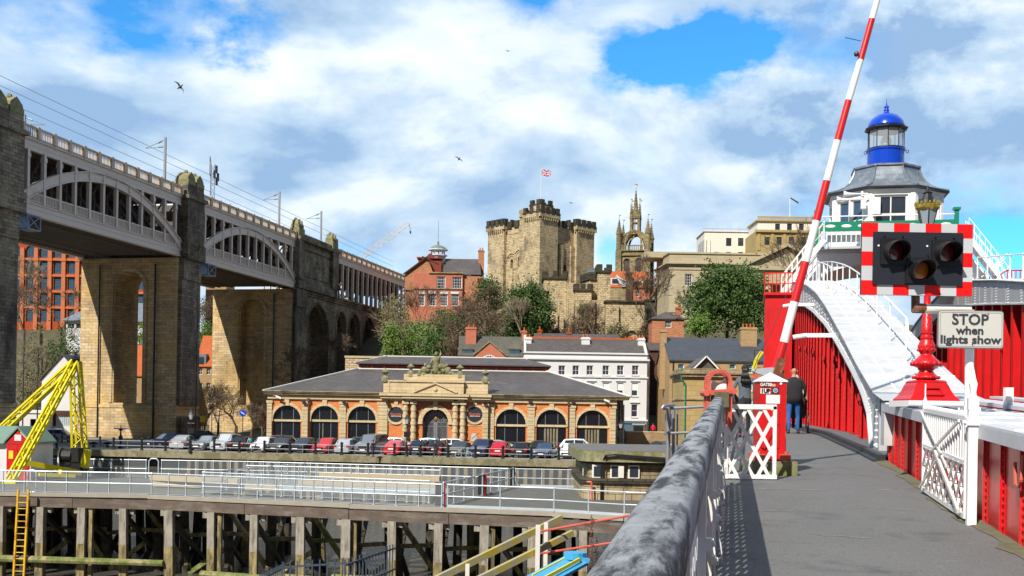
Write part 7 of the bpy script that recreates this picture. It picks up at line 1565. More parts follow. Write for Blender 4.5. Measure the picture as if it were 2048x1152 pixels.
# --- red hoop at the end of the handrail
hp = at(1439, 820, 14.9); hs, ht = hp.x*cos(TH)-14.9*sin(TH), hp.x*sin(TH)+14.9*cos(TH); u_ = 14.9/FP
T = Thing('barrier_hoop', 'faded red iron hoop with a crossbar standing at the end of the handrail', 'hoop', (hp.x, 14.9, zg(ht)), WF)
def W_(x, y, Y): p = at(x, y, Y); return Vector((p.x, Y, p.z))
c = W_(1438.5, 764, 14.9); R0 = 22*u_
for dy in (0, .16):
    mb = MB(); pts = [(c.x+R0*cos(pi*k/14), 14.9+dy, c.z+R0*sin(pi*k/14)) for k in range(15)]; pts = [(c.x+R0, 14.9+dy, c.z-.62)]+pts+[(c.x-R0, 14.9+dy, c.z-.45)]
    for a, b in zip(pts, pts[1:]): mb.bar(a, b, .05, .075, (0, 1, 0))
    T.part('hoop', mb, M['coral'])
mb = MB(); a = W_(1412, 786, 14.86); b = W_(1466, 782, 14.86); mb.bar(a, b, .07, .07); 
for q in (a, b): mb.cyl(q+Vector((0, -.07, 0)), q+Vector((0, .25, 0)), .045, n=8)
mb.bar(W_(1414, 772, 14.9), W_(1414, 772, 15.1), .04); T.part('crossbar', mb, M['coral'])
mb = MB(); P = [(1423, 783), (1423, 766), (1427, 760), (1432, 764), (1440, 765), (1446, 762), (1450, 756), (1453, 760), (1453, 782)]; Q = [W_(x, y, 15.) for x, y in P]; mb.prism([(q.x, q.z) for q in Q], 15.0, 15.03); T.part('white_plate', mb, M['white_clean'])
mb = MB(); q = W_(1438, 800, 15.); mb.box(q.x-.1, 14.8, q.z-.1, q.x+.1, 15.1, q.z+.11); T.part('stone_block', mb, M['moss'])
# --- white lattice gate facing the camera
Yg = 15.5; gl, gr, gt_, gb = 1459, 1553, 809, 957
def Gp(x, y, d=0): return W_(x, y, Yg+d)
T = Thing('lattice_gate', 'low white crossed-lattice gate beside the red cabinet', 'gate', tuple(Gp(gl, gb)))
fr = MB(); fr.bar(Gp(gl+3, gt_+4), Gp(gr, gt_+5), .04, .07); fr.bar(Gp(gl-8, gb-5), Gp(gr, gb-3), .045, .06); fr.bar(Gp(gr-3, gt_+4), Gp(gr-5, gb-2), .05, .04, (0, 1, 0)); fr.bar(Gp(gl+1, gt_+4), Gp(gl-6, gt_+30), .04, .04, (0, 1, 0)); fr.bar(Gp(gl-5, gt_+20), Gp(gl-8, gb), .05, .05, (0, 1, 0)); T.part('frame', fr, M['white_clean'])
lt = MB(); x0, x1, y0, y1 = gl-4, gr-6, gt_+6, gb-6
def clip(px_, py_, dx, dy):
    ts_ = []
    for lo, hi, p, d in ((x0, x1, px_, dx), (y0, y1, py_, dy)): a, b = (lo-p)/d, (hi-p)/d; ts_.append((min(a, b), max(a, b)))
    a, b = max(ts_[0][0], ts_[1][0]), min(ts_[0][1], ts_[1][1]); return (a, b) if b-a > 4/hypot(dx, dy) else None
for sg, d in ((1, 0), (-1, .022)):
    for k in range(-5, 9):
        px_ = x0+8+k*31.5; r_ = clip(px_, y0, sg*1., 1.85)
        if r_: lt.bar(Gp(px_+sg*r_[0], y0+1.85*r_[0], d), Gp(px_+sg*r_[1], y0+1.85*r_[1], d), .02, .048, (0, 0, 1))
T.part('lattice', lt, M['white_clean'])
mb = MB(); 
for y in (850, 905, 940): q = Gp(gl-10, y); mb.cyl(q+Vector((0, 0, -.05)), q+Vector((0, 0, .05)), .035, n=8)
T.part('hinges', mb, M['white_old'])
# --- red cabinet
Yc = 16.3; T = Thing('barrier_cabinet', 'tall red steel barrier cabinet with white pyramid top, stickers and mossy stone base', 'cabinet', tuple(W_(1545, 958, Yc)))
a, b = W_(1518, 922, Yc), W_(1573, 762, Yc); D = .42
mb = MB(); mb.box(a.x, Yc, a.z, b.x, Yc+D, b.z); T.part('body', mb, M['red'])
mb = MB(); cx_ = (a.x+b.x)/2; e = .02; mb.add([(a.x-e, Yc-e, b.z), (b.x+e, Yc-e, b.z), (b.x+e, Yc+D+e, b.z), (a.x-e, Yc+D+e, b.z), (cx_, Yc+D/2, b.z+.135), (a.x-e, Yc-e, b.z-.015), (b.x+e, Yc-e, b.z-.015), (b.x+e, Yc+D+e, b.z-.015), (a.x-e, Yc+D+e, b.z-.015)], [(0, 1, 4), (1, 2, 4), (2, 3, 4), (3, 0, 4), (5, 6, 1, 0), (6, 7, 2, 1), (7, 8, 3, 2), (8, 5, 0, 3), (8, 7, 6, 5)]); T.part('roof', mb, M['white_clean'])
mb = MB(); mb.box(a.x-.07, Yc-.06, a.z-.005, a.x+.08, Yc+D+.05, a.z+.11); mb.box(b.x-.09, Yc-.06, a.z-.005, b.x+.07, Yc+D+.05, a.z+.11)
for x in (a.x-.01, b.x+.01): mb.cyl((x, Yc-.03, a.z+.11), (x, Yc-.03, a.z+.15), .03, n=6)
T.part('foot', mb, M['coral'])
mb = MB(); q0, q1 = W_(1500, 958, Yc), W_(1590, 922, Yc); mb.box(q0.x, Yc-.15, q0.z-.3, q1.x, Yc+.65, q1.z-.006); T.part('stone_base', mb, M['stone_moss'])
mb = MB(); mb.box(a.x+.03, Yc-.012, a.z+.2, b.x-.10, Yc-.002, b.z-.45); mb.bar((a.x+.05, Yc-.02, a.z+.2), (b.x-.15, Yc-.02, a.z+.6), .03, .06); T.part('door_panel', mb, M['red'])
def sticker(x0, y0, x1, y1, mt, nm='sticker', y=Yc-.006):
    p, q = W_(x0, y1, y), W_(x1, y0, y); m = MB(); m.box(p.x, y, p.z, q.x, y+.005, q.z); return T.part(nm, m, M[mt] if isinstance(mt, str) else mt), p, q
def label_on(T, s_, size, mat, x, y, Y, off=.0, name='lettering', sx_=1.):
    t = text(s_, size, mat, .002, off, name); p = W_(x, y, Y); t.parent = T.e; t.matrix_local = T.e.matrix_world.inverted() @ Matrix.Translation(p) @ Matrix.Rotation(pi/2, 4, 'X') @ Matrix.Diagonal((sx_, 1, 1, 1)); return t
sticker(1523, 764.5, 1541, 774, 'black'); label_on(T, 'GATSB', .068, M['white_clean'], 1532, 769.3, Yc-.012, .002, sx_=.85)
sticker(1521, 777, 1541, 787, 'white_clean'); label_on(T, '1UP', .085, M['black'], 1531, 782, Yc-.012, .004, sx_=.95)
sticker(1544, 774, 1558, 788, 'dark'); m = MB(); p = W_(1551, 781, Yc-.012); m.prism([(p.x+(.045 if k % 2 else .032)*cos(2*pi*k/16), p.z+(.045 if k % 2 else .032)*sin(2*pi*k/16)) for k in range(16)], Yc-.014, Yc-.01); T.part('sticker_badge', m, paint('pale_blue_ink', (.35, .5, .65), .5)); m = MB(); m.ring(p.x, p.z, .012, .02, Yc-.017, Yc-.013, 0, 2*pi, 12); T.part('sticker_badge', m, M['dark'])
sticker(1532, 790, 1560, 807, 'white_clean', 'notice'); sticker(1542, 812, 1552, 826, 'yellow'); sticker(1543, 768, 1551, 773, paint('peach_label', (.7, .35, .2), .6))
m = MB(); p = W_(1562, 767, Yc-.01); m.cyl((p.x, Yc-.012, p.z), (p.x, Yc-.002, p.z), .02, n=10); T.part('round_disc', m, M['white_clean'])
# --- barrier arm
Ya = 17.7; T = Thing('raised_barrier', 'raised red and white striped barrier arm leaning right high over the walkway', 'barrier', tuple(W_(1555, 745, Ya)))
sp = [(1550, 745), (1568, 685), (1589, 604), (1611, 524), (1633, 442), (1653.5, 362), (1675, 281), (1697, 201), (1721, 120), (1744, 38), (1766, -42), (1788, -122)]
r0, r1 = .075, .045
for i, (p, q) in enumerate(zip(sp, sp[1:])):
    m = MB(); a, b = W_(*p, Ya), W_(*q, Ya); f, g = i/11, (i+1)/11; m.cyl(a, b, r0+(r1-r0)*f, r0+(r1-r0)*g, 16, cap=False); T.part('red_stripe' if i % 2 == 0 else 'white_stripe', m, M['red'] if i % 2 == 0 else M['white_clean'], smooth=True)
m = MB(); P = [(1504, 742), (1508, 738), (1540, 735), (1562, 738), (1552, 756), (1530, 752), (1512, 747)]; Q = [W_(x, y, Ya) for x, y in P]; m.prism([(q.x, q.z) for q in Q], Ya-.06, Ya+.06); T.part('counterweight', m, M['galv'])
m = MB(); q = W_(1553, 748, Ya); m.bar(q+Vector((-.05, -.1, -.1)), q+Vector((.06, -.1, .25)), .12, .12); m.box(q.x-.15, Ya-.1, zg(17), q.x+.15, Ya+.3, q.z-.05); T.part('pivot_bracket', m, M['rust'])
m = MB(); m.tube([W_(1573, 590, Ya-.1), W_(1545, 660, Ya-.1), W_(1517, 712, Ya-.1), W_(1508, 738, Ya-.1)], .006, 4); T.part('stay_wire', m, M['dark']); m = MB(); m.tube([W_(1690, 75, Ya), W_(1722, 82, Ya)], .006, 4); T.part('cross_wire', m, M['dark']); m = MB(); m.ell(W_(1713, 108, Ya-.05), .045, 8, 6); T.part('warning_lamp', m, M['dark'])
T = Thing('hydraulic_strut', 'thin yellow and red diagonal struts beyond the barrier arm', 'strut', tuple(W_(1510, 740, 40))); m = MB(); m.bar(W_(1506, 745, 40), W_(1512, 720, 40), .12); m.bar(W_(1512, 720, 40), W_(1524, 703, 40), .12); T.part('yellow_link', m, M['yellow']); m = MB(); m.bar(W_(1508, 760, 40), W_(1520, 735, 40), .16); T.part('red_link', m, M['coral'])
# --- scaffold pipes left of the handrail
T = Thing('scaffold_rail', 'grey scaffold pipe frame outside the handrail in front of the ochre lodge', 'railing', tuple(W_(1335, 960, 21)))
m = MB(); [m.cyl(W_(x, ya, 21+d), W_(x-2, 990, 21+d), r_, n=8) for x, ya, r_, d in ((1337, 812, .045, 0), (1347, 808, .035, .3), (1355, 812, .018, .2))]; T.part('upright', m, M['steel'])
m = MB(); m.cyl(W_(1334, 817, 21), W_(1412, 813, 21), .03, n=8); m.cyl(W_(1328, 867, 21), W_(1376, 865, 21), .028, n=8); m.tube([W_(1345, 810, 21), W_(1328, 811, 20.6), W_(1324, 817, 20.6), W_(1334, 817, 21)], .03); m.cyl(W_(1330, 866, 20.7), W_(1346, 858, 21.3), .028); T.part('crosspipe', m, M['steel'])
# --- right parapet: red riveted plates under a broad white coping
PW = Thing('plate_parapet', 'red riveted plate parapet with a broad white coping along the right of the walkway', 'parapet', (2.4, 12, zg(12)), FG)
m = MB(); m.bar((2.42, -3, zg(-3)+.46), (2.42, 20.3, zg(20.3)+.46), .03, 1.0); PW.part('plate', m, M['red_dull'])
t = 19.75; i = 0; rv = MB()
while t > 3:
    m = MB(); z = zg(t); m.box(2.365, t-.012, z, 2.41, t+.012, z+.98); m.box(2.395, t-.07, z, 2.405, t+.07, z+.97); PW.part('stiffener', m, M['red'] if i % 2 else M['red_dull'])
    for k in range(13):
        zz = z+.08+k*.071
        for dt in (-.045, .05): rivet(rv, (2.394, t+dt, zz), (-1, 0, 0), .017, .014)
    t -= .78; i += 1
PW.part('rivets', rv, M['red'])
m = MB(); m.bar((2.28, -3, zg(-3)+.955), (2.28, 20., zg(20)+.955), .03, .13); m.bar((2.87, -3, zg(-3)+1.02), (2.87, 20., zg(20)+1.02), 1.2, .035); m.box(2.27, 19.6, zg(19.8)+.3, 3.45, 20.1, zg(19.8)+1.035); PW.part('coping', m, M['plate_white'])
m = MB()
for s_ in (2.5, 2.95, 3.3): m.bar((s_, -3, zg(-3)+1.045), (s_, 20., zg(20)+1.045), .05, .025)
t = 1.
while t < 19.8:
    m.box(2.3, t-.03, zg(t)+1.035, 3.45, t+.03, zg(t)+1.05); t += 1.56
PW.part('coping_strip', m, M['white_clean'])
m = MB(); m.bar((3.55, -3, zg(-3)+.5), (3.55, 20., zg(20)+.5), .12, 1.1); m.bar((3.75, -3, zg(-3)+1.1), (3.75, 20., zg(20)+1.1), .5, .05); m.bar((4.2, -3, zg(-3)+1.16), (4.2, 20., zg(20)+1.16), .3, .04)
PW.part('rear_coping', m, M['plate_white'])
m = MB(); z = zg(10.4)+.7; P = [(2.36, 10.25, z+.12), (2.34, 10.22, z-.1), (2.34, 10.3, z-.16), (2.34, 10.42, z-.14), (2.34, 10.46, z+.05)]; m.tube(P, .016, 6); PW.part('lifting_ring', m, M['coral'])
m = MB()
for k in range(12): m.box(4.4, 11+k*.16, zg(11)+1.1, 4.42, 11.06+k*.16, zg(11)+1.45)
PW.part('pickets', m, M['white_clean'])
# --- white gate folded back against it
T = Thing('folding_gate', 'open white iron gate, bars above lattice, folded back against the red parapet', 'gate', (2.2, 13, zg(13)), FG)
t0, t1 = 11.95, 14.75; sG = 2.2; m = MB()
def g(t, z, ds=0.): return (sG+ds, t, zg(t)+z)
for z in (.06, .62, 1.08): m.bar(g(t0, z), g(t1, z), .035, .05)
m.bar(g(t1, .02), g(t1, 1.15), .04, .05, (0, 1, 0)); m.bar(g(t0, .04), g(t0, 1.1), .04, .05, (0, 1, 0)); T.part('frame', m, M['white_clean'])
m = MB(); n = 19
for i in range(1, n): t = t0+(t1-t0)*i/n; m.cyl(g(t, .62), g(t, 1.08), .012, n=6); m.ell(g(t, 1.13), .022, 6, 4)
T.part('bars', m, M['white_clean'])
m = MB(); n = 9; dt = (t1-t0)/n
for i in range(-2, n):
    for sg in (1, -1):
        a, b = t0+dt*i, t0+dt*(i+2); ca_, cb_ = max(a, t0), min(b, t1)
        if cb_-ca_ < .1: continue
        f = lambda q: (.08+.53*((q-a)/(b-a)) if sg > 0 else .61-.53*((q-a)/(b-a)))
        m.bar(g(ca_, f(ca_), .01*sg), g(cb_, f(cb_), .01*sg), .01, .028, (1, 0, 0))
T.part('lattice', m, M['white_clean'])
m = MB(); m.bar(g(t1, 1.05, -.04), g(t0+.9, .5, -.04), .02, .03); m.bar(g(t0+.2, 1.05, -.04), g(t1-.9, .62, -.04), .02, .03); m.bar(g(t1-.05, .08, -.05), g(t0+1.2, .65, -.05), .015, .03); m.bar(g(t0+1.6, .62, -.05), g(t0+.1, .1, -.05), .03, .045); T.part('diagonal_brace', m, M['white_old'])
p = (2.22, 11.75); z = zg(p[1]); T = Thing('gate_post', 'square white iron gate post with a spear-shaped finial', 'post', (p[0], p[1], z), FG)
m = MB(); m.box(p[0]-.045, p[1]-.045, z, p[0]+.045, p[1]+.045, z+1.18); T.part('shaft', m, M['white_clean'])
m = MB(); m.box(p[0]-.07, p[1]-.07, z+1.02, p[0]+.07, p[1]+.07, z+1.1); m.box(p[0]-.05, p[1]-.05, z+1.18, p[0]+.05, p[1]+.05, z+1.3); m.lathe([(.045, 1.3), (.035, 1.36), (.05, 1.44), (.03, 1.5), (.003, 1.62)], 4, (p[0], p[1], z), pi/4); m.box(p[0]-.1, p[1]-.03, z+1.04, p[0]+.14, p[1]+.03, z+1.07); T.part('finial', m, M['white_clean'])
p = (2.24, 14.95); z = zg(p[1]); m = MB(); m.box(p[0]-.03, p[1]-.03, z, p[0]+.03, p[1]+.03, z+1.18); m.lathe([(.03, 1.18), (.01, 1.25), (.008, 1.42)], 6, (p[0], p[1], z)); solo('gate_post', 'slim white post with a pin top at the far end of the folded gate', 'post', m, M['white_clean'], (p[0], p[1], z), FG)
# --- traffic light board
Yb = 14.0; T = Thing('warning_light_board', 'black board with two red lamps and an amber lamp in a red and white border', 'traffic light', tuple(W_(1834, 590, Yb)))
X = [1722+(1946-1722)*v for v in (0, .145, .290, .432, .575, .716, .858, 1)]; Yv = [447+(590-447)*v for v in (0, .2, .4, .6, .8, 1)]
p0, p1 = W_(1722, 589, Yb), W_(1946, 449, Yb); xl, xr, zb, zt = p0.x, p1.x, p0.z, p1.z; bw = .14
m = MB(); m.box(xl, Yb+.004, zb, xr, Yb+.05, zt); T.part('back_plate', m, M['dark'])
m = MB(); m.box(xl+bw, Yb-.035, zb+bw*.95, xr-bw, Yb-.0, zt-bw*.85); bd = T.part('black_board', m, paint('board_navy_black', (.012, .016, .026), .5, var=.2))
W7 = (xr-xl)/7; H5 = (zt-zb)/5; RF = paint('sign_red', (.75, .008, .008), .35, var=.03); WFt = paint('sign_white_reflective', (.50, .53, .56), .4, var=.04)
for k in range(7):
    for za, zb_ in ((zt-bw*.85, zt), (zb, zb+bw*.95)):
        m = MB(); m.box(xl+W7*k, Yb-.006, za, xl+W7*(k+1), Yb+.002, zb_); T.part('red_panel' if k % 2 == 0 else 'white_panel', m, RF if k % 2 == 0 else WFt)
for k in range(1, 4):
    for xa, xb in ((xl, xl+bw), (xr-bw, xr)):
        m = MB(); m.box(xa, Yb-.0065, zb+H5*k, xb, Yb+.0015, zb+H5*(k+1)); T.part('white_panel' if k % 2 == 1 else 'red_panel', m, WFt if k % 2 == 1 else RF)
for sx0 in (xl, xr-bw):
    for a, b in ((zb+bw*.95, zb+H5), (zb+H5*4, zt-bw*.85)): m = MB(); m.box(sx0, Yb-.0062, a, sx0+bw, Yb+.0015, b); T.part('red_panel', m, RF)
RL_ = glassy('red_lens', (.07, .005, .008), .1); AL_ = paint('amber_lens', (.38, .11, .015), .15, var=.5, sc=14)
for x, y, lm in ((1787, 503, RL_), (1889, 506, RL_), (1837, 541, AL_)):
    c = W_(x, y, Yb-.05); r = .138; m = MB(); m.box(c.x-.17, Yb-.075, c.z-.17, c.x+.17, Yb-.036, c.z+.165)
    for dx in (-.12, .12): m.cyl((c.x+dx, Yb-.07, c.z+.2), (c.x+dx, Yb-.03, c.z+.2), .009, n=6)
    lp = T.part('lamp_housing', m, M['black'])
    m = MB(); n = 22; a0, a1 = radians(-50), radians(230)
    for k in range(n):
        a, b = a0+(a1-a0)*k/n, a0+(a1-a0)*(k+1)/n
        def dpt(q): return .30*(.35+.65*max(0, sin((q-a0)/(a1-a0)*pi)))
        P = [(c.x+r*cos(q)*1.04, Yb-.07-d, c.z+r*sin(q)*1.04-.12*d) for q, d in ((a, 0), (b, 0), (b, dpt(b)), (a, dpt(a)))]
        P2 = [(c.x+r*cos(q)*.97, Yb-.07-d, c.z+r*sin(q)*.97-.12*d) for q, d in ((a, 0), (b, 0), (b, dpt(b)), (a, dpt(a)))]
        m.add(P+P2, [(0, 1, 2, 3), (7, 6, 5, 4), (3, 2, 6, 7)])
    m.ring(c.x, c.z, r*.93, r*1.07, Yb-.10, Yb-.07, 0, 2*pi, 24); T.part('hood', m, M['black'], parent=lp)
    m = MB(); m.M = Matrix.Translation((c.x, Yb-.075, c.z)) @ Matrix.Rotation(pi/2, 4, 'X'); m.lathe([(r*.95, 0), (r*.8, .02), (r*.4, .035), (.001, .04)], 24); T.part('lens', m, lm, smooth=True, parent=lp)
m = MB()
for x, y in ((1755, 492), (1852, 493)): c = W_(x, y, Yb); m.cyl((c.x, Yb-.045, c.z), (c.x, Yb-.03, c.z), .013, n=8)
T.part('bolt', m, M['white_clean'])
T = Thing('sign_support', 'thick white steel post with a rusty elbow arm carrying the light board and stop sign', 'post', tuple(W_(1938, 822, 14.17)))
Ys = 14.17; m = MB(); m.cyl(W_(1938, 822, Ys), W_(1940, 620, Ys), .057, n=16); m.lathe([(.15, 0), (.15, .02)], 14, W_(1938, 824, Ys)); [m.cyl(W_(x, 822, Ys-.1), W_(x, 815, Ys-.1), .012, n=6) for x in (1918, 1960, 1930)]; T.part('upright', m, M['white_clean'])
m = MB(); m.cyl(W_(1848, 618, Ys), W_(1940, 619, Ys), .062, n=14); T.part('arm', m, M['white_old'])
m = MB(); m.cyl(W_(1826, 616, Ys), W_(1850, 617, Ys), .066, n=14); m.cyl(W_(1831, 624, Ys), W_(1831, 580, Ys), .055, n=12); T.part('rusty_elbow', m, M['rust'])
Yt = 13.95; T = Thing('stop_sign', 'weathered grey rectangular sign reading STOP when lights show', 'sign', tuple(W_(1941, 695, Yt)))
p0, p1 = W_(1877, 694, Yt), W_(2006, 624, Yt)
def rrect(x0, z0, x1, z1, r, n=5):
    P = []
    for cx1, cz1, a in ((x1-r, z0+r, -pi/2), (x1-r, z1-r, 0), (x0+r, z1-r, pi/2), (x0+r, z0+r, pi)): P += [(cx1+r*cos(a+pi/2*k/n), cz1+r*sin(a+pi/2*k/n)) for k in range(n+1)]
    return P
m = MB(); m.prism(rrect(p0.x-.012, p0.z-.012, p1.x+.012, p1.z+.012, .04), Yt+.004, Yt+.022); T.part('sign_edge', m, M['steel'])
m = MB(); m.prism(rrect(p0.x, p0.z, p1.x, p1.z, .035), Yt-.006, Yt+.002); sf = T.part('sign_face', m, paint('dirty_sign_face', (.52, .52, .49), .5, var=.06, sc=2, dirt=(.22, .22, .14), dsc=6, damt=.75, dlo=.62))
m = MB(); P = rrect(p0.x+.015, p0.z+.015, p1.x-.015, p1.z-.015, .03); [m.bar((a[0], Yt-.008, a[1]), (b[0], Yt-.008, b[1]), .004, .004) for a, b in zip(P, P[1:]+P[:1])]; T.part('border_line', m, M['steel'], parent=sf)
ink = paint('sign_ink', (.035, .038, .05), .5)
label_on(T, 'STOP', .195, ink, 1940.5, 640, Yt-.012, .004, sx_=1.02); label_on(T, 'when', .145, ink, 1940, 661.5, Yt-.012, .004, sx_=1.12); label_on(T, 'lights show', .145, ink, 1941, 680, Yt-.012, .004, sx_=1.2)
m = MB(); [m.cyl((W_(x, y, Yt).x, Yt-.018, W_(x, y, Yt).z), (W_(x, y, Yt).x, Yt, W_(x, y, Yt).z), .009, n=6) for x, y in ((1906, 628), (1976, 627), (1944, 689))]; T.part('bolt', m, M['rust'])
# --- cast-iron lamp standard
Yl = 16.7; uu = Yl/FP; base = W_(1851, 812, Yl)
T = Thing('lamp_standard', 'ornate red cast-iron lamp standard with a gilt-crowned black lantern behind the light board', 'street lamp', tuple(base))
def lz(y): return W_(1851, y, Yl).z
m = MB(); m.box(base.x-.42, Yl-.42, lz(814), base.x+.42, Yl+.42, lz(802)); T.part('plinth', m, M['white_clean'])
def sqlathe(prof, mat, name):
    m = MB(); V = []; k = 4
    for r, z in prof: V += [(base.x-r, Yl-r, z), (base.x+r, Yl-r, z), (base.x+r, Yl+r, z), (base.x-r, Yl+r, z)]
    n = len(prof); m.add(V, [(i*4+j, i*4+(j+1) % 4, (i+1)*4+(j+1) % 4, (i+1)*4+j) for i in range(n-1) for j in range(4)]+[tuple(range(3, -1, -1)), tuple((n-1)*4+j for j in range(4))]); return T.part(name, m, mat)
sqlathe([(.375, lz(802)), (.375, lz(799)), (.32, lz(791)), (.28, lz(781)), (.255, lz(772)), (.23, lz(766)), (.235, lz(764)), (.2, lz(761)), (.13, lz(760))], M['red'], 'flared_base')
m = MB(); m.bar((base.x-.14, Yl-.345, lz(790)), (base.x+.14, Yl-.345, lz(790)), .03, .012); m.bar((base.x-.1, Yl-.29, lz(777)), (base.x+.1, Yl-.29, lz(777)), .03, .012); m.bar((base.x-.15, Yl-.34, lz(790)), (base.x-.1, Yl-.29, lz(777)), .02); m.bar((base.x+.15, Yl-.34, lz(790)), (base.x+.1, Yl-.29, lz(777)), .02); T.part('base_panel', m, M['red'])
prof = [(.13, 760), (.17, 758), (.20, 756), (.16, 751), (.12, 746), (.10, 741), (.10, 738), (.16, 734), (.22, 729), (.20, 723), (.13, 715), (.10, 711), (.085, 709), (.10, 706), (.13, 700), (.125, 690), (.095, 682), (.085, 678), (.095, 676), (.085, 672), (.08, 668), (.092, 666), (.075, 660), (.085, 650), (.068, 648), (.078, 636), (.062, 634), (.07, 622), (.058, 620), (.052, 600), (.05, 560), (.045, 500), (.045, 462), (.06, 458), (.03, 455), (.03, 452)]
m = MB(); m.lathe([(r, lz(y)) for r, y in prof], 20, (base.x, Yl, 0))
for yy, rr, n, er in ((728, .21, 14, .035), (755, .19, 12, .028), (700, .125, 10, .024), (692, .115, 10, .022), (738, .11, 10, .018), (676, .09, 10, .014), (666, .088, 10, .013), (650, .083, 10, .011), (636, .076, 10, .011)):
    for k in range(n): a = 2*pi*k/n; m.ell((base.x+rr*cos(a), Yl+rr*sin(a), lz(yy)), er, 6, 4)
T.part('column', m, M['red'], smooth=True)
m = MB(); m.lathe([(.09, lz(452)), (.155, lz(418))], 6, (base.x-.02, Yl, 0), .3); lg = T.part('lantern_glass', m, glassy('lantern_glass', (.25, .30, .34), .1))
m = MB()
for k in range(6): a = .3+2*pi*k/6; m.cyl((base.x-.02+.09*cos(a), Yl+.09*sin(a), lz(452)), (base.x-.02+.157*cos(a), Yl+.157*sin(a), lz(418)), .009, n=4)
m.lathe([(.17, lz(418)), (.12, lz(406)), (.085, lz(396)), (.06, lz(388)), (.075, lz(386)), (.04, lz(381)), (.02, lz(376)), (.005, lz(370))], 10, (base.x-.02, Yl, 0)); T.part('lantern_top', m, M['black'])
m = MB(); m.lathe([(.15, lz(421)), (.18, lz(417)), (.185, lz(412)), (.17, lz(410))], 18, (base.x-.02, Yl, 0))
for k in range(18): a = 2*pi*k/18; m.ell((base.x-.02+.18*cos(a), Yl+.18*sin(a), lz(408)), (.02, .02, .03 if k % 2 else .045), 6, 4)
T.part('crown', m, M['gold'])
# --- small white box on post at the far right edge
q = W_(2020, 800, 15); T = Thing('white_meter_box', 'small white box on a bracket above the coping at the right edge', 'box', tuple(q)); m = MB(); m.box(q.x-.05, 15, lz(812)+.0, q.x+.05, 15.1, W_(2020, 775, 15).z); T.part('casing', m, M['white_clean']); m = MB(); m.cyl(q-Vector((0, 0, .35)), q-Vector((0, 0, .02)), .03); m.ell(q-Vector((.05, 0, .1)), .05, 8, 5); T.part('bracket', m, M['white_old'])
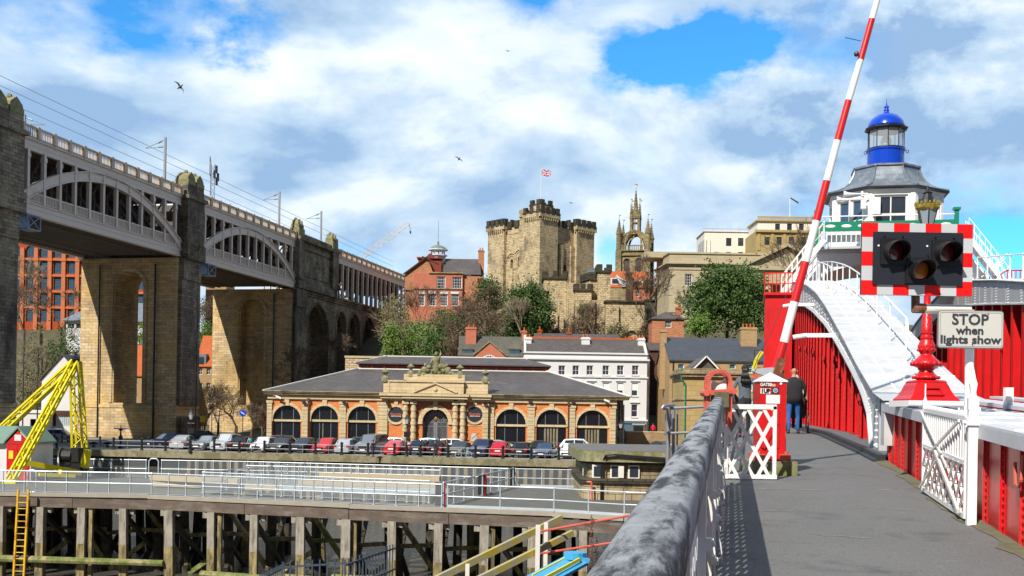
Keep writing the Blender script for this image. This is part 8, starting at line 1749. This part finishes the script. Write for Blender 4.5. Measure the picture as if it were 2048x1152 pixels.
# ------------------------------------------------------------------ the trusses
M['web_gap_shade'] = paint('gap_shade_maroon', (.16, .008, .012), .5, var=.3)
SB = Thing('swing_bridge_span', 'red and white riveted iron swing span with two curved trusses and a white central portal', 'bridge', (8.1, TM, dz0), FG)
def truss(s0, s1, inner):
    # s0..s1 across; visible (riveted) side is s0
    ts = [21.5, 22.3, 23, 24]+[25+1.5*i for i in range(31)]+[71.5]
    ts = sorted(set(ts+[2*TM-t for t in ts]))
    m = MB(); tp = MB()
    for a, b in zip(ts, ts[1:]):
        za, zb_ = topz(a), topz(b); ba, bb = botz(a), botz(b)
        if a < 22.6: ba = zg(a)
        if b <= 22.6: bb = zg(b)
        for s_ in (s0, s1): m.quad((s_, a, ba), (s_, b, bb), (s_, b, zb_), (s_, a, za))
        m.quad((s0, a, ba), (s1, a, ba), (s1, b, bb), (s0, b, bb))
        for s_ in (s0-.07, s1+.07): pass
        m.bar((s0-.045, a, ba+.03), (s0-.045, b, bb+.03), .09, .03); m.bar((s0-.05, a, za-.03), (s0-.05, b, zb_-.03), .12, .04)
        tp.quad((s0-.12, a, za+.01), (s1+.12, a, za+.01), (s1+.12, b, zb_+.01), (s0-.12, b, zb_+.01)); tp.quad((s0-.12, a, za-.02), (s0-.12, a, za+.01), (s0-.12, b, zb_+.01), (s0-.12, b, zb_-.02)); tp.quad((s1+.12, a, za-.02), (s1+.12, b, zb_-.02), (s1+.12, b, zb_+.01), (s1+.12, a, za+.01))
    m.quad((s0, 21.5, zg(21.5)), (s0, 21.5, topz(21.5)), (s1, 21.5, topz(21.5)), (s1, 21.5, zg(21.5)))
    m.quad((s1+.12, 21.5, topz(21.5)), (s0-.12, 21.5, topz(21.5)), (s0-.12, 19.9, zg(19.9)+1.08), (s1+.12, 19.9, zg(19.9)+1.08))
    ch = SB.part('curved_chord', m, M['grey_white']); SB.part('top_plate', tp, M['plate_white'], parent=ch)
    bt = MB(); t = 23.3
    while t < 118: z = topz(t); sl = (topz(t+.1)-topz(t-.1))/.2; bt.bar((s0-.1, t, z+.03), (s1+.1, t, z+.03), .06, .035, (0, -sl, 1)); bt.bar((s0-.1, t+1.5, topz(t+1.5)+.02), (s1+.1, t+1.5, topz(t+1.5)+.02), .012, .012, (0, -sl, 1)); t += 3.05
    for s_ in (s0+.32, s0+.62, s1-.4, s1-.02):
        for a, b in zip(ts, ts[1:]): bt.bar((s_, a, topz(a)+.022), (s_, b, topz(b)+.022), .035, .02)
    SB.part('battens', bt, M['white_clean'], parent=ch)
    rv = MB(); t = 21.7
    while t < 66:                                       # rivets on the visible side of the chord
        k = 0; zb_ = botz(t) if t > 22.7 else zg(t)+.05; zt_ = topz(t)
        for z in (zb_+.1, zt_-.1): rivet(rv, (s0-.004, t, z), (-1, 0, 0), .026, .02)
        t += .16 if t < 40 else .3
    t = 21.9
    while t < 66:
        zb_ = botz(t) if t > 22.7 else zg(t)+.05; n = max(3, int((topz(t)-zb_)/.13))
        for dt in ((-.16, -.05, .06, .17) if s0 > 5 or t < 60 else (0,)):
            for k in range(1, n): rivet(rv, (s0-.004, t+dt, zb_+(topz(t)-zb_)*k/n), (-1, 0, 0), .024, .02)
        t += 1.55 if t < 45 else 2.6
    SB.part('rivets', rv, M['white_clean'], parent=ch)
    t = 22.2
    while t < 118: sp_ = MB(); zb_ = (botz(t) if t > 22.7 else zg(t)); sp_.box(s0-.012, t-.28, zb_+.03, s0-.001, t+.28, topz(t)-.03); t += 3.1; SB.part('splice_plate', sp_, M['grey_white'], parent=ch)
    # web members
    t = 23.4; i = 0
    while t < 2*TM-23.4:
        zt_ = botz(t)+.15; z0 = zg(t)
        if zt_-z0 > .3:
            m = MB(); m.box(s0+.02, t-.16, z0, s0+.05, t+.16, zt_); m.box(s0+.05, t-.015, z0, s0+.62, t+.015, zt_)
            if t < 60 and s0 < 5:
                h_ = z0+.15
                while h_ < zt_-.1:
                    for ds in (.09, .55): rivet(m, (s0+ds, t-.016, h_), (0, -1, 0), .018, .014)
                    for dt in (-.12, .12): rivet(m, (s0+.019, t+dt, h_), (-1, 0, 0), .018, .014)
                    h_ += .13 if t < 32 else .2
            SB.part('web_post', m, M['red'])
            z2 = botz(min(t+2.1, 2*TM-24))+.1
            m = MB(); b1 = t+2.05; m.bar((s0+.45, t+.25, z0+.1), (s0+.45, b1-.2, z2), .26, .05, (0, 1, 0)); SB.part('web_diagonal', m, M['red'])
            if i % 3 == 1 and t < 60: m = MB(); zz = z0+(zt_-z0)*.62; m.box(s0-.03, t-.3, zz, s0+.02, t+.1, zz+.16); SB.part('gusset', m, M['red'])
        t += 2.1; i += 1
    m = MB(); m.bar((s0+.3, 27, dz0-.02), (s0+.3, 2*TM-27, dz0-.02), .6, .25); m.k = 1; m.quad((s0+.66, 24, dz0), (s0+.66, 119, dz0), (s0+.66, 110, CZ+4.), (s0+.66, 71, CZ+6.7), (s0+.66, 45, CZ+4.), (s0+.66, 30, CZ+1.5)); SB.part('bottom_chord', m, [M['red'], M['web_gap_shade']])  # maroon sheet behind the web paints in the shade of its gaps
    return ch
truss(2.4, 3.95, True); truss(12., 13.8, True)
# handrail up the top plate of the near truss
T = Thing('arch_handrail', 'thin white handrail climbing the curved top of the near truss', 'railing', (3.3, 30, topz(30)), FG)
for s_, ta, tb, st_ in ((3.35, 25.2, 62, 2.9), (2.75, 40, 64, 4.)):
    m = MB(); t = ta; P = []
    while t <= tb: z = topz(t); m2 = MB(); m2.cyl((s_, t, z), (s_, t, z+1.), .022, n=6); m2.cyl((s_, t, z), (s_, t, z+.02), .07, n=6); T.part('post', m2, M['white_clean']); P.append((s_, t, z+1.)); t += st_
    if ta < 30: P = [(s_, ta-.3, topz(ta)+.45), (s_, ta-.25, topz(ta)+.85)]+P
    m.tube(P, .022, 6); T.part('rail', m, M['white_clean'])
# bracket lamps on the chord side
for t, z in ((44.5, 4.35), (33., 2.3)): 
    m = MB(); m.box(1.6, t-.06, CZ+z, 2.4, t+.06, CZ+z+.12); m.cyl((1.6, t, CZ+z+.06), (1.2, t, CZ+z+.0), .07, n=8); solo('bracket_lamp', 'white horizontal bracket on the side of the near truss '+('far along' if t > 40 else 'nearer the camera'), 'lamp', m, M['white_clean'], (2, t, CZ+z), FG)
# central portal
def arch_z(s): f = (s-8.1)/4.1; return CZ+8.1+1.15*math.sqrt(max(0, 1-min(1, abs(f))**2.2))
m = MB(); ta, tb = 68.0, 75.; n = 16
for k in range(n):
    a, b = 4.0+8.2*k/n, 4.0+8.2*(k+1)/n
    m.prism([(a, arch_z(a)), (b, arch_z(b)), (b, CZ+9.9), (a, CZ+9.9)], ta, tb)
m.prism([(2.3, CZ+7.3), (4.0, CZ+7.3), (4.0, CZ+9.9), (3.8, CZ+9.9), (1.9, CZ+7.6)], ta, tb); m.prism([(12.2, CZ+7.3), (13.9, CZ+7.3), (14.3, CZ+7.6), (12.3, CZ+9.9), (12.2, CZ+9.9)], ta, tb)
SB.part('portal', m, M['white_clean'])
m = MB(); m.box(3.7, ta-1., CZ+9.98, 12.5, tb+1, CZ+10.12); m.box(3.9, ta-.5, CZ+9.85, 12.3, tb+.5, CZ+9.98); SB.part('balcony_floor', m, M['grey_white'])
G = MB(); ye = ta-.95                                   # green balcony railing
for s_ in [3.75]+[11.6]: G.box(s_-.12, ye-.12, CZ+10.1, s_+.12, ye+.12, CZ+12.15); G.box(s_-.2, ye-.2, CZ+12.15, s_+.2, ye+.2, CZ+12.3)
G.box(3.75, ye-.05, CZ+11.05, 11.6, ye+.05, CZ+11.6); gr_ = SB.part('green_railing', G, M['green'])
G = MB(); G.box(3.75, ye-.06, CZ+11.9, 11.6, ye+.06, CZ+11.96)
for k in range(8): x = 4.5+k*.93; G.ell((x, ye-.06, CZ+11.33), (.3, .03, .1), 8, 5)
SB.part('railing_fretwork', G, M['white_clean'], parent=gr_)
G = MB(); [G.box(4.+i*.28, ye-.02, CZ+10.1, 4.05+i*.28, ye+.02, CZ+11.05) for i in range(27)]; G.box(4.4, ta-.2, CZ+10.5, 12.1, ta-.1, CZ+11.4); SB.part('balcony_bars', G, M['white_clean'], parent=gr_)
# stairs and side platforms
for sg in (1, -1):
    mir = (lambda s: s) if sg > 0 else (lambda s: 16.2-s)
    m = MB()
    for tt in (66.0, 67.0):
        m.bar((mir(1.7), tt, CZ+7.2), (mir(4.1), tt, CZ+10.4), .05, .3, (0, 0, 1))
        m.bar((mir(1.7), tt, CZ+8.3), (mir(4.1), tt, CZ+11.5), .04); m.bar((mir(1.7), tt, CZ+7.8), (mir(4.1), tt, CZ+11.), .03)
        for k in range(9): f = k/8; s_ = 1.7+2.4*f; m.cyl((mir(s_), tt, CZ+7.2+3.2*f), (mir(s_), tt, CZ+8.3+3.2*f), .022, n=5)
    for k in range(11): f = (k+.5)/11; s_ = 1.7+2.4*f; m.box(min(mir(s_-.1), mir(s_+.1)), 66, CZ+7.2+3.2*f, max(mir(s_-.1), mir(s_+.1)), 67, CZ+7.24+3.2*f)
    SB.part('stair', m, M['white_clean'])
    m = MB(); a, b = sorted((mir(.75), mir(2.3))); m.box(a, 64.5, CZ+2.6, b, 69.5, CZ+6.95); m.box(a-.1, 64.3, CZ+6.95, b+.1, 69.7, CZ+7.1); a2, b2 = sorted((mir(1.9), mir(2.35))); m.box(a2, 64.5, dz0, b2, 69.5, CZ+2.6); sd_ = SB.part('side_housing', m, M['red'])
    m = MB(); m.box(a-.1, 64.35, CZ+8.2, b, 64.4, CZ+8.27); m.box(a-.1, 64.35, CZ+7.6, b, 64.4, CZ+7.65)
    for k in range(8): x = a-.08+(b-a)*k/7; m.box(x, 64.35, CZ+7.1, x+.05, 64.4, CZ+8.2)
    m.box(a-.1, 64.35, CZ+8.2, a-.04, 69.5, CZ+8.27); SB.part('platform_railing', m, M['red'], parent=sd_)
railing('platform_railing', 'white tube railing on top of the far truss at the right edge', [(12.6, 66, CZ+8.), (12.6, 58, CZ+7.), (12.6, 50, CZ+6.)], 6, 1.2, 'white_clean', False, False, frame=FG)
m = MB(); [m.cyl((13.+.25*i, 67, CZ+8.2+.25*i), (14.2+.1*i, 67, CZ+9.0+.28*i), .03, n=5) for i in range(3)]; solo('stair_rail', 'short slanting white rails beside the light board on the far side of the portal', 'railing', m, M['white_clean'], (13, 67, CZ+8), FG)
# control cabin and lantern
ct = (8.1, TM); T = Thing('control_cabin', 'white octagonal control cabin with flared lead roof and big sash windows on the portal', 'tower', (8.1, TM, CZ+10.5), FG)
apo = 3.25; sd = apo*math.tan(pi/8)
zf, ze = CZ+10.1, CZ+13.7
for k in range(8):
    Mx = Matrix.Translation((8.1, TM, 0)) @ Matrix.Rotation(k*pi/4, 4, 'Z') @ Matrix.Translation((0, -apo, 0))
    m = MB(); m.M = Mx; ops = [(-.98, CZ+11.1, .95, CZ+13.4)] if k % 2 == 0 else [(-1., CZ+10.7, -.1, CZ+13.3), (.0, CZ+10.7, .95, CZ+13.3)]
    m.wall(-sd, zf, sd, ze, ops, T=.25); m.box(-sd, -.04, CZ+10.1, -sd+.25, .02, ze); m.box(sd-.25, -.04, CZ+10.1, sd, .02, ze); o = T.part('cabin_wall', m, M['white_clean'])
    for op in ops:
        w_, h_ = op[2]-op[0], op[3]-op[1]; me, ma = win(w_, h_, 2 if k % 2 == 0 else 1, 2, fr=.12, bar=.07, gm='glass_blue' if k % 2 else 'glass'); wi = put('window', me, ma, T.e, Matrix.Translation(-T.org) @ Mx @ Matrix.Translation((op[0], .12, op[1])))
m = MB(); m.lathe([(3.3, ze-.35), (3.45, ze-.3), (3.72, ze+.12), (3.72, ze+.2)], 8, (8.1, TM, 0), pi/8); T.part('eaves', m, M['white'])
m = MB(); pr = [(r_*1.0, ze+z_*1.27) for r_, z_ in ((3.8, .08), (3.85, .16), (3.3, .27), (2.8, .45), (2.45, .68), (2.25, .95), (2.12, 1.2), (2.08, 1.38), (2.18, 1.4), (2.18, 1.49), (1.2, 1.52))]; m.lathe(pr, 8, (8.1, TM, 0), pi/8)
for k in range(8):
    a = pi/8+k*pi/4; P = [(8.1+r*cos(a), TM+r*sin(a), z+.03) for r, z in pr[1:9]]; m.tube(P, .06, 5)
rf = T.part('lead_roof', m, M['lead']); m = MB(); m.lathe([(3.75, ze+.02), (3.9, ze+.08), (3.9, ze+.16), (3.75, ze+.2)], 8, (8.1, TM, 0), pi/8); T.part('gutter', m, M['black'], parent=rf)
SCM = Matrix.Translation((8.1, TM, 0)) @ Matrix.Diagonal((.9, .9, 1, 1)) @ Matrix.Translation((-8.1, -TM, 0)); q = (8.1, TM, 0); zl = ze+1.88; T2 = T
m = MB(); m.M = SCM; m.lathe([(1.25, zl-.1), (1.25, zl+1.12), (1.32, zl+1.16), (1.32, zl+1.26), (1.2, zl+1.30)], 32, q); T2.part('lantern_drum', m, M['blue'], smooth=False)
m = MB(); m.M = SCM; m.lathe([(1.3, zl+1.21), (1.33, zl+1.26), (1.3, zl+1.32)], 32, q); m.lathe([(1.3, zl+2.45), (1.48, zl+2.53), (1.48, zl+2.60), (1.2, zl+2.72)], 10, q, pi/10)
for k in range(10): a = pi/10+2*pi*k/10; m.cyl((8.1+1.22*cos(a), TM+1.22*sin(a), zl+1.28), (8.1+1.22*cos(a), TM+1.22*sin(a), zl+2.53), .035, n=5)
for sg in (-1, 1): m.M = SCM @ Matrix.Translation((8.1+sg*1.4, TM-.3, zl+1.07)); m.ring(0, 0, .07, .11, -.02, .02, 0, 2*pi, 10); m.M = SCM
T2.part('lantern_frame', m, M['black'])
GL = bpy.data.materials.new('clear_glass'); GL.use_nodes = True; b_ = GL.node_tree.nodes['Principled BSDF']; b_.inputs['Base Color'].default_value = (.75, .82, .86, 1); b_.inputs['Roughness'].default_value = .05; b_.inputs['Alpha'].default_value = .3
m = MB(); m.M = SCM; V = [(8.1+1.2*cos(pi/10+2*pi*k/10), TM+1.2*sin(pi/10+2*pi*k/10), z) for z in (zl+1.30, zl+2.48) for k in range(10)]; m.add(V, [(k, (k+1) % 10, (k+1) % 10+10, k+10) for k in range(10)]); T2.part('lantern_glass', m, GL)
m = MB(); m.M = SCM; m.lathe([(.2, zl+1.30), (.35, zl+1.64), (.38, zl+1.84), (.25, zl+2.08), (.1, zl+2.23)], 14, q); T2.part('beacon_lens', m, M['galv'], smooth=True)
m = MB(); m.M = SCM; m.lathe([(1.28, zl+2.66), (1.26, zl+2.76), (1.18, zl+3.00), (1.02, zl+3.20), (.8, zl+3.39), (.5, zl+3.53), (.3, zl+3.58), (.2, zl+3.65), (.16, zl+3.74), (.22, zl+3.78), (.15, zl+3.82), (.15, zl+3.97), (.2, zl+4.01), (.06, zl+4.05), (.05, zl+4.18), (.01, zl+4.21)], 32, q); m.cyl((8.1, TM, zl+4.13), (8.1, TM, zl+4.52), .02, n=4); T2.part('dome', m, M['blue'], smooth=True)
m = MB(); fy = TM-apo-.4
for i, z in enumerate((ze-.3, ze-.62)):
    m.cyl((5.9-.5*i, fy, z), (6.6, fy, z), .05, n=6)
    m.M = Matrix.Translation((5.2-.0*i+.4*(1-i), fy, z)) @ Matrix.Rotation(pi/2, 4, 'Y'); m.lathe([(.22, -.3), (.1, 0), (.05, .5), (.05, 1.1)], 10); m.M = None
m.bar((6.4, fy, ze-.9), (6.4, fy+.4, ze-.1), .12); m.box(6.3, fy-.1, ze-1.2, 6.6, fy+.2, ze-.7); T.part('fog_horn', m, M['white_clean'])
m = MB(); m.box(7.0, TM-apo-.25, ze-1.5, 7.45, TM-apo-.05, ze-.5); T.part('speaker_box', m, M['white_clean'])
# dark outer railing of the span beyond the gate
railing('outer_railing', 'dark outer railing of the bridge walkway beyond the hoop', [(-.5, 16.2, zg(16.2)), (-.5, 28, zg(28)), (-.5, 60, dz0)], 20, 1.1, 'dark', True, False, frame=FG)
m = MB(); m.box(-.6, 21, dz0-1.4, 13.9, 120, dz0-.35); m.box(3, 62, -6, 13, 80, dz0-1.4); SB.part('deck_girder', m, M['red'])
m = MB(); m.box(-.5, -4, -6, 13.8, 20.9, zg(-4)-.2); struct('approach_abutment', m, M['sand_grime'], FG)
# ------------------------------------------------------------------ trees and shrubs
def leafmat(name, a, b, c):
    m, t, bs = base_mat(name, .65, 0, .3); tc = N(t, 'ShaderNodeTexCoord').outputs['Object']
    L(t, mixc(t, ramp(t, noise_(t, tc, 2.5, 3), [(.35, 0), (.7, 1)]), mixc(t, noise_(t, tc, .5, 2), a, b), c), bs.inputs['Base Color']); return m
LV = {'holly': leafmat('dark_evergreen_leaves', (.018, .05, .013), (.042, .095, .02), (.09, .15, .035)), 'ivy': leafmat('bright_ivy_leaves', (.04, .12, .02), (.10, .20, .03), (.18, .27, .05)),
      'olive': leafmat('olive_scrub_leaves', (.10, .11, .04), (.17, .16, .07), (.24, .21, .11)), 'brown': leafmat('brown_bramble_leaves', (.075, .05, .03), (.12, .085, .05), (.16, .12, .08))}
def crown(n, c, r, size, clump=26, base=.0):
    m = MB(); V = []; F = []; cx_, cy_, cz_ = c
    nc = n//clump; k = 0
    for i in range(nc):
        a = random.uniform(0, 2*pi); ph = math.asin(random.uniform(-.85, 1)); q = random.uniform(.35, 1)**.5
        d = Vector((cos(a)*cos(ph), sin(a)*cos(ph), sin(ph))); bul = 1+.48*noise.noise(d*2.0+Vector(c)*.7)+.25*noise.noise(d*6+Vector(c))
        p = Vector((cx_+r[0]*d.x*q*bul, cy_+r[1]*d.y*q*bul, cz_+r[2]*d.z*q*bul)); cr = random.uniform(.4, 1.3)*size*2.6
        for j in range(clump):
            e = Vector((random.gauss(0, 1), random.gauss(0, 1), random.gauss(0, .8)))*cr*.5; o = p+e; u = Vector((random.uniform(-1, 1), random.uniform(-1, 1), random.uniform(-.4, 1))).normalized(); v = u.cross(Vector((random.uniform(-1, 1), random.uniform(-1, 1), .3))).normalized(); s_ = size*random.uniform(.5, 1.1)*.5
            V += [o-u*s_, o+v*s_*.55, o+u*s_, o-v*s_*.55]; F.append((k, k+1, k+2, k+3)); k += 4
    m.v = [tuple(p) for p in V]; m.f = F; m.m = [0]*len(F); return m
def branches(m, p, d, ln, r, lv, spread=.55, n=3, up=.12, twig=.012):
    if lv < 0 or len(m.f) > 5200: return
    q = p+d*ln; m.cyl(p, q, r, max(twig, r*.7), 5 if r > .08 else 3, cap=False)
    for i in range(n):
        e = (d+Vector((random.gauss(0, 1), random.gauss(0, 1), random.gauss(0, .8)))*spread+Vector((0, 0, up))).normalized()
        st_ = p+d*ln*random.uniform(.55, 1.) if i else q
        branches(m, st_, e, ln*random.uniform(.62, .86), max(twig, r*.62), lv-1, spread, n, up, twig)
def ground(x, Y): return hz(x, Y) if Y > 149 else 0.
def evergreen(x0, x1, yt, yb, Y, lab, kind='holly', n=9000, size=.5, name='evergreen_tree', group=None, twigs=False):
    a, b, t = at(x0, yb, Y), at(x1, yb, Y), at((x0+x1)/2, yt, Y); g_ = a.z; cx_ = (a.x+b.x)/2; rx = (b.x-a.x)/2; h = t.z-g_
    T = Thing(name, lab, 'tree' if 'tree' in name else 'shrub', (cx_, Y, g_), WF, group)
    m = MB(); gz = min(g_, ground(cx_, Y))-1
    m.cyl((cx_, Y, gz), (cx_, Y, g_+h*.55), rx*.07+.05, rx*.03+.02, 7)
    for i in range(5): a_ = i*1.26; m.cyl((cx_, Y, g_+h*.25), (cx_+cos(a_)*rx*.6, Y+sin(a_)*rx*.5, g_+h*.65), rx*.035+.02, .02, 5)
    T.part('trunk', m, M['bark']); T.part('crown', crown(n, (cx_, Y, g_+h*.52), (rx*.92, rx*.8, h*.5), size), LV[kind])
    if twigs:
        m = MB(); random.seed(int(x0)); [branches(m, Vector((cx_+random.uniform(-rx, rx)*.8, Y-rx*.5, g_)), Vector((random.uniform(-.3, .3), -.1, 1)).normalized(), h*.3, .06, 4, .4, 3, .1, .02) for _ in range(5)]; T.part('bare_stems', m, M['twig_l'] if kind == 'olive' else M['twig'])
    return T
def bare(x, yt, yb, Y, lab, lv=6, r=.16, mat='twig', spread=.42, group=None, lean=0., name='bare_tree', twig=.014, n=3, z=None):
    b = at(x, yb, Y); t = at(x, yt, Y); h = t.z-b.z; base_ = Vector((b.x, Y, b.z)); T = Thing(name, lab, 'tree', tuple(base_), WF, group)
    m = MB(); s_ = h*.28; d = Vector((lean, 0, 1)).normalized(); m.cyl(base_-Vector((0, 0, 1.5)), base_+d*s_, r*1.25, r, 7); T.part('trunk', m, M['bark'])
    m = MB(); [branches(m, base_+d*s_*random.uniform(.75, 1), (d+Vector((random.uniform(-.7, .7), random.uniform(-.7, .7), .3))).normalized(), h*.235, r*.62, lv, spread, n, .1, twig) for _ in range(4)]; T.part('crown', m, M[mat]); return T
random.seed(21)
evergreen(1376, 1532, 531, 676, 176, 'big round dark evergreen tree in front of the classical hall', 'holly', 15000, .62)
evergreen(1004, 1103, 574, 688, 186, 'rounded glossy evergreen tree below the castle keep', 'holly', 10000, .55)
evergreen(950, 1003, 556, 640, 200, 'upright ivy-clad evergreen between the domed building and the keep', 'holly', 4000, .5, twigs=True)
bushes = [(766, 832, 612, 735, 185, 'olive', 'tall pale olive bush left of the domed brick building'), (758, 812, 596, 680, 196, 'olive', 'highest pale scrub bush against the end of the viaduct'), (800, 872, 642, 732, 178, 'ivy', 'bright green ivy bush above the retaining wall'), (852, 915, 612, 700, 190, 'olive', 'olive bush in front of the domed brick building'), (868, 935, 625, 725, 184, 'holly', 'dark green bush below the domed brick building'), (905, 960, 590, 700, 192, 'brown', 'brown bare scrub between the domed building and the keep'), (838, 900, 668, 735, 172, 'holly', 'low dark bush at the left end of the retaining wall'), (890, 942, 662, 740, 170, 'brown', 'brown bramble bush beside the gabled brick roof'), (935, 1010, 610, 690, 180, 'brown', 'wide brown thicket left of the rounded evergreen'), (1060, 1125, 640, 690, 192, 'brown', 'brown scrub below the castle gatehouse'), (1120, 1215, 632, 688, 200, 'brown', 'brown scrub under the curtain wall'), (1216, 1250, 650, 690, 188, 'olive', 'olive scrub beside the postern arch'), (766, 800, 650, 735, 176, 'ivy', 'vivid green ivy clump at the foot of the viaduct arches'),
 (46, 120, 655, 790, 205, 'olive', 'olive hillside scrub left of the middle pier, behind the lamps'), (95, 160, 660, 770, 195, 'holly', 'dark green bush just left of the middle pier'), (30, 90, 740, 830, 186, 'olive', 'low olive scrub behind the low white building'), (258, 300, 650, 720, 230, 'ivy', 'green bank shrub seen through the arch of the middle pier'), (392, 432, 650, 712, 240, 'ivy', 'bright green shrub in the gap right of the middle pier'), (395, 440, 590, 670, 262, 'brown', 'brown trees in the gap right of the middle pier'), (150, 210, 690, 780, 190, 'brown', 'brown scrub hidden behind the middle pier'), (1376, 1420, 632, 674, 168, 'ivy', 'low green bush at the left foot of the big evergreen'), (1480, 1534, 600, 676, 172, 'holly', 'dark spreading bush at the right foot of the big evergreen'), (960, 1010, 668, 720, 168, 'holly', 'dark low bush behind the gabled brick roof'), (1276, 1310, 650, 690, 186, 'brown', 'brown scrub left of the brick tower house')]
for x0, x1, yt, yb, Y, kd, lab in bushes: evergreen(x0, x1, yt, yb, Y, lab, kd, 2600, .42, 'bush', twigs=kd in ('olive', 'brown'))
bare(436, 742, 886, 150, 'tall bare tree nearest the middle pier', 6, .16, 'twig_l'); bare(472, 768, 884, 138, 'spreading bare tree left of the blue direction sign', 6, .2, 'twig', .5); bare(503, 800, 884, 134, 'bare tree right of the blue direction sign', 6, .18, 'twig', .5); bare(409, 760, 884, 160, 'thin bare tree tight against the middle pier', 5, .12, 'twig_l'); bare(524, 812, 890, 134, 'bare tree at the left corner of the market hall', 5, .14, 'twig')
bare(82, 520, 700, 240, 'large bare tree in front of the orange warehouse', 7, .3, 'twig_l', .45, twig=.03); bare(48, 560, 700, 235, 'bare tree by the leftmost pier in front of the warehouse', 6, .25, 'twig', .45, twig=.03); bare(122, 560, 690, 230, 'bare tree with dark twigs close to the middle pier', 6, .2, 'twig', .45, twig=.03)
bare(1318, 516, 690, 186, 'tall slim bare birch left of the brick tower house', 6, .14, 'twig', .3, twig=.02); bare(1291, 540, 680, 190, 'bare reddish tree above the castle wall', 6, .14, 'twig', .35, twig=.02); bare(1042, 592, 690, 182, 'bare pale sapling in front of the keep', 5, .1, 'twig_l', .3, twig=.02); bare(925, 590, 700, 186, 'thin bare tree right of the domed building', 6, .12, 'twig', .35, twig=.02); bare(890, 640, 740, 176, 'bare branching tree over the retaining wall', 6, .14, 'twig', .4, twig=.02); bare(1185, 600, 690, 196, 'bare tree against the ruined curtain wall', 5, .12, 'twig', .4, twig=.02); bare(1400, 560, 680, 182, 'bare tree at the left edge of the big evergreen', 6, .12, 'twig', .35, twig=.02); bare(1604, 450, 640, 215, 'bare tree half hidden behind the striped barrier arm', 6, .2, 'twig', .4, twig=.025)
bare(660, 660, 770, 190, 'grey bare shrub at the foot of the big viaduct arch', 6, .12, 'twig', .5, twig=.02); bare(600, 690, 790, 180, 'grey bare shrub beside the sandstone abutment', 6, .12, 'twig', .5, twig=.02); bare(843, 560, 690, 205, 'leafless climber on the brick gable of the domed building', 5, .08, 'twig', .3, twig=.02)
p = onz(1212, 893, 0); evergreen(1284, 1308, 884, 893, 136, 'little green weed tuft at the foot of the buff brick wall', 'ivy', 300, .15, 'weed_tuft')
evergreen(1158, 1176, 605, 640, 206, 'ivy patch hanging on the curtain wall', 'ivy', 500, .35, 'ivy_clump'); evergreen(392, 402, 478, 508, 151, 'pale plant sprouting from the middle pier below the deck', 'olive', 300, .2, 'wall_plant')
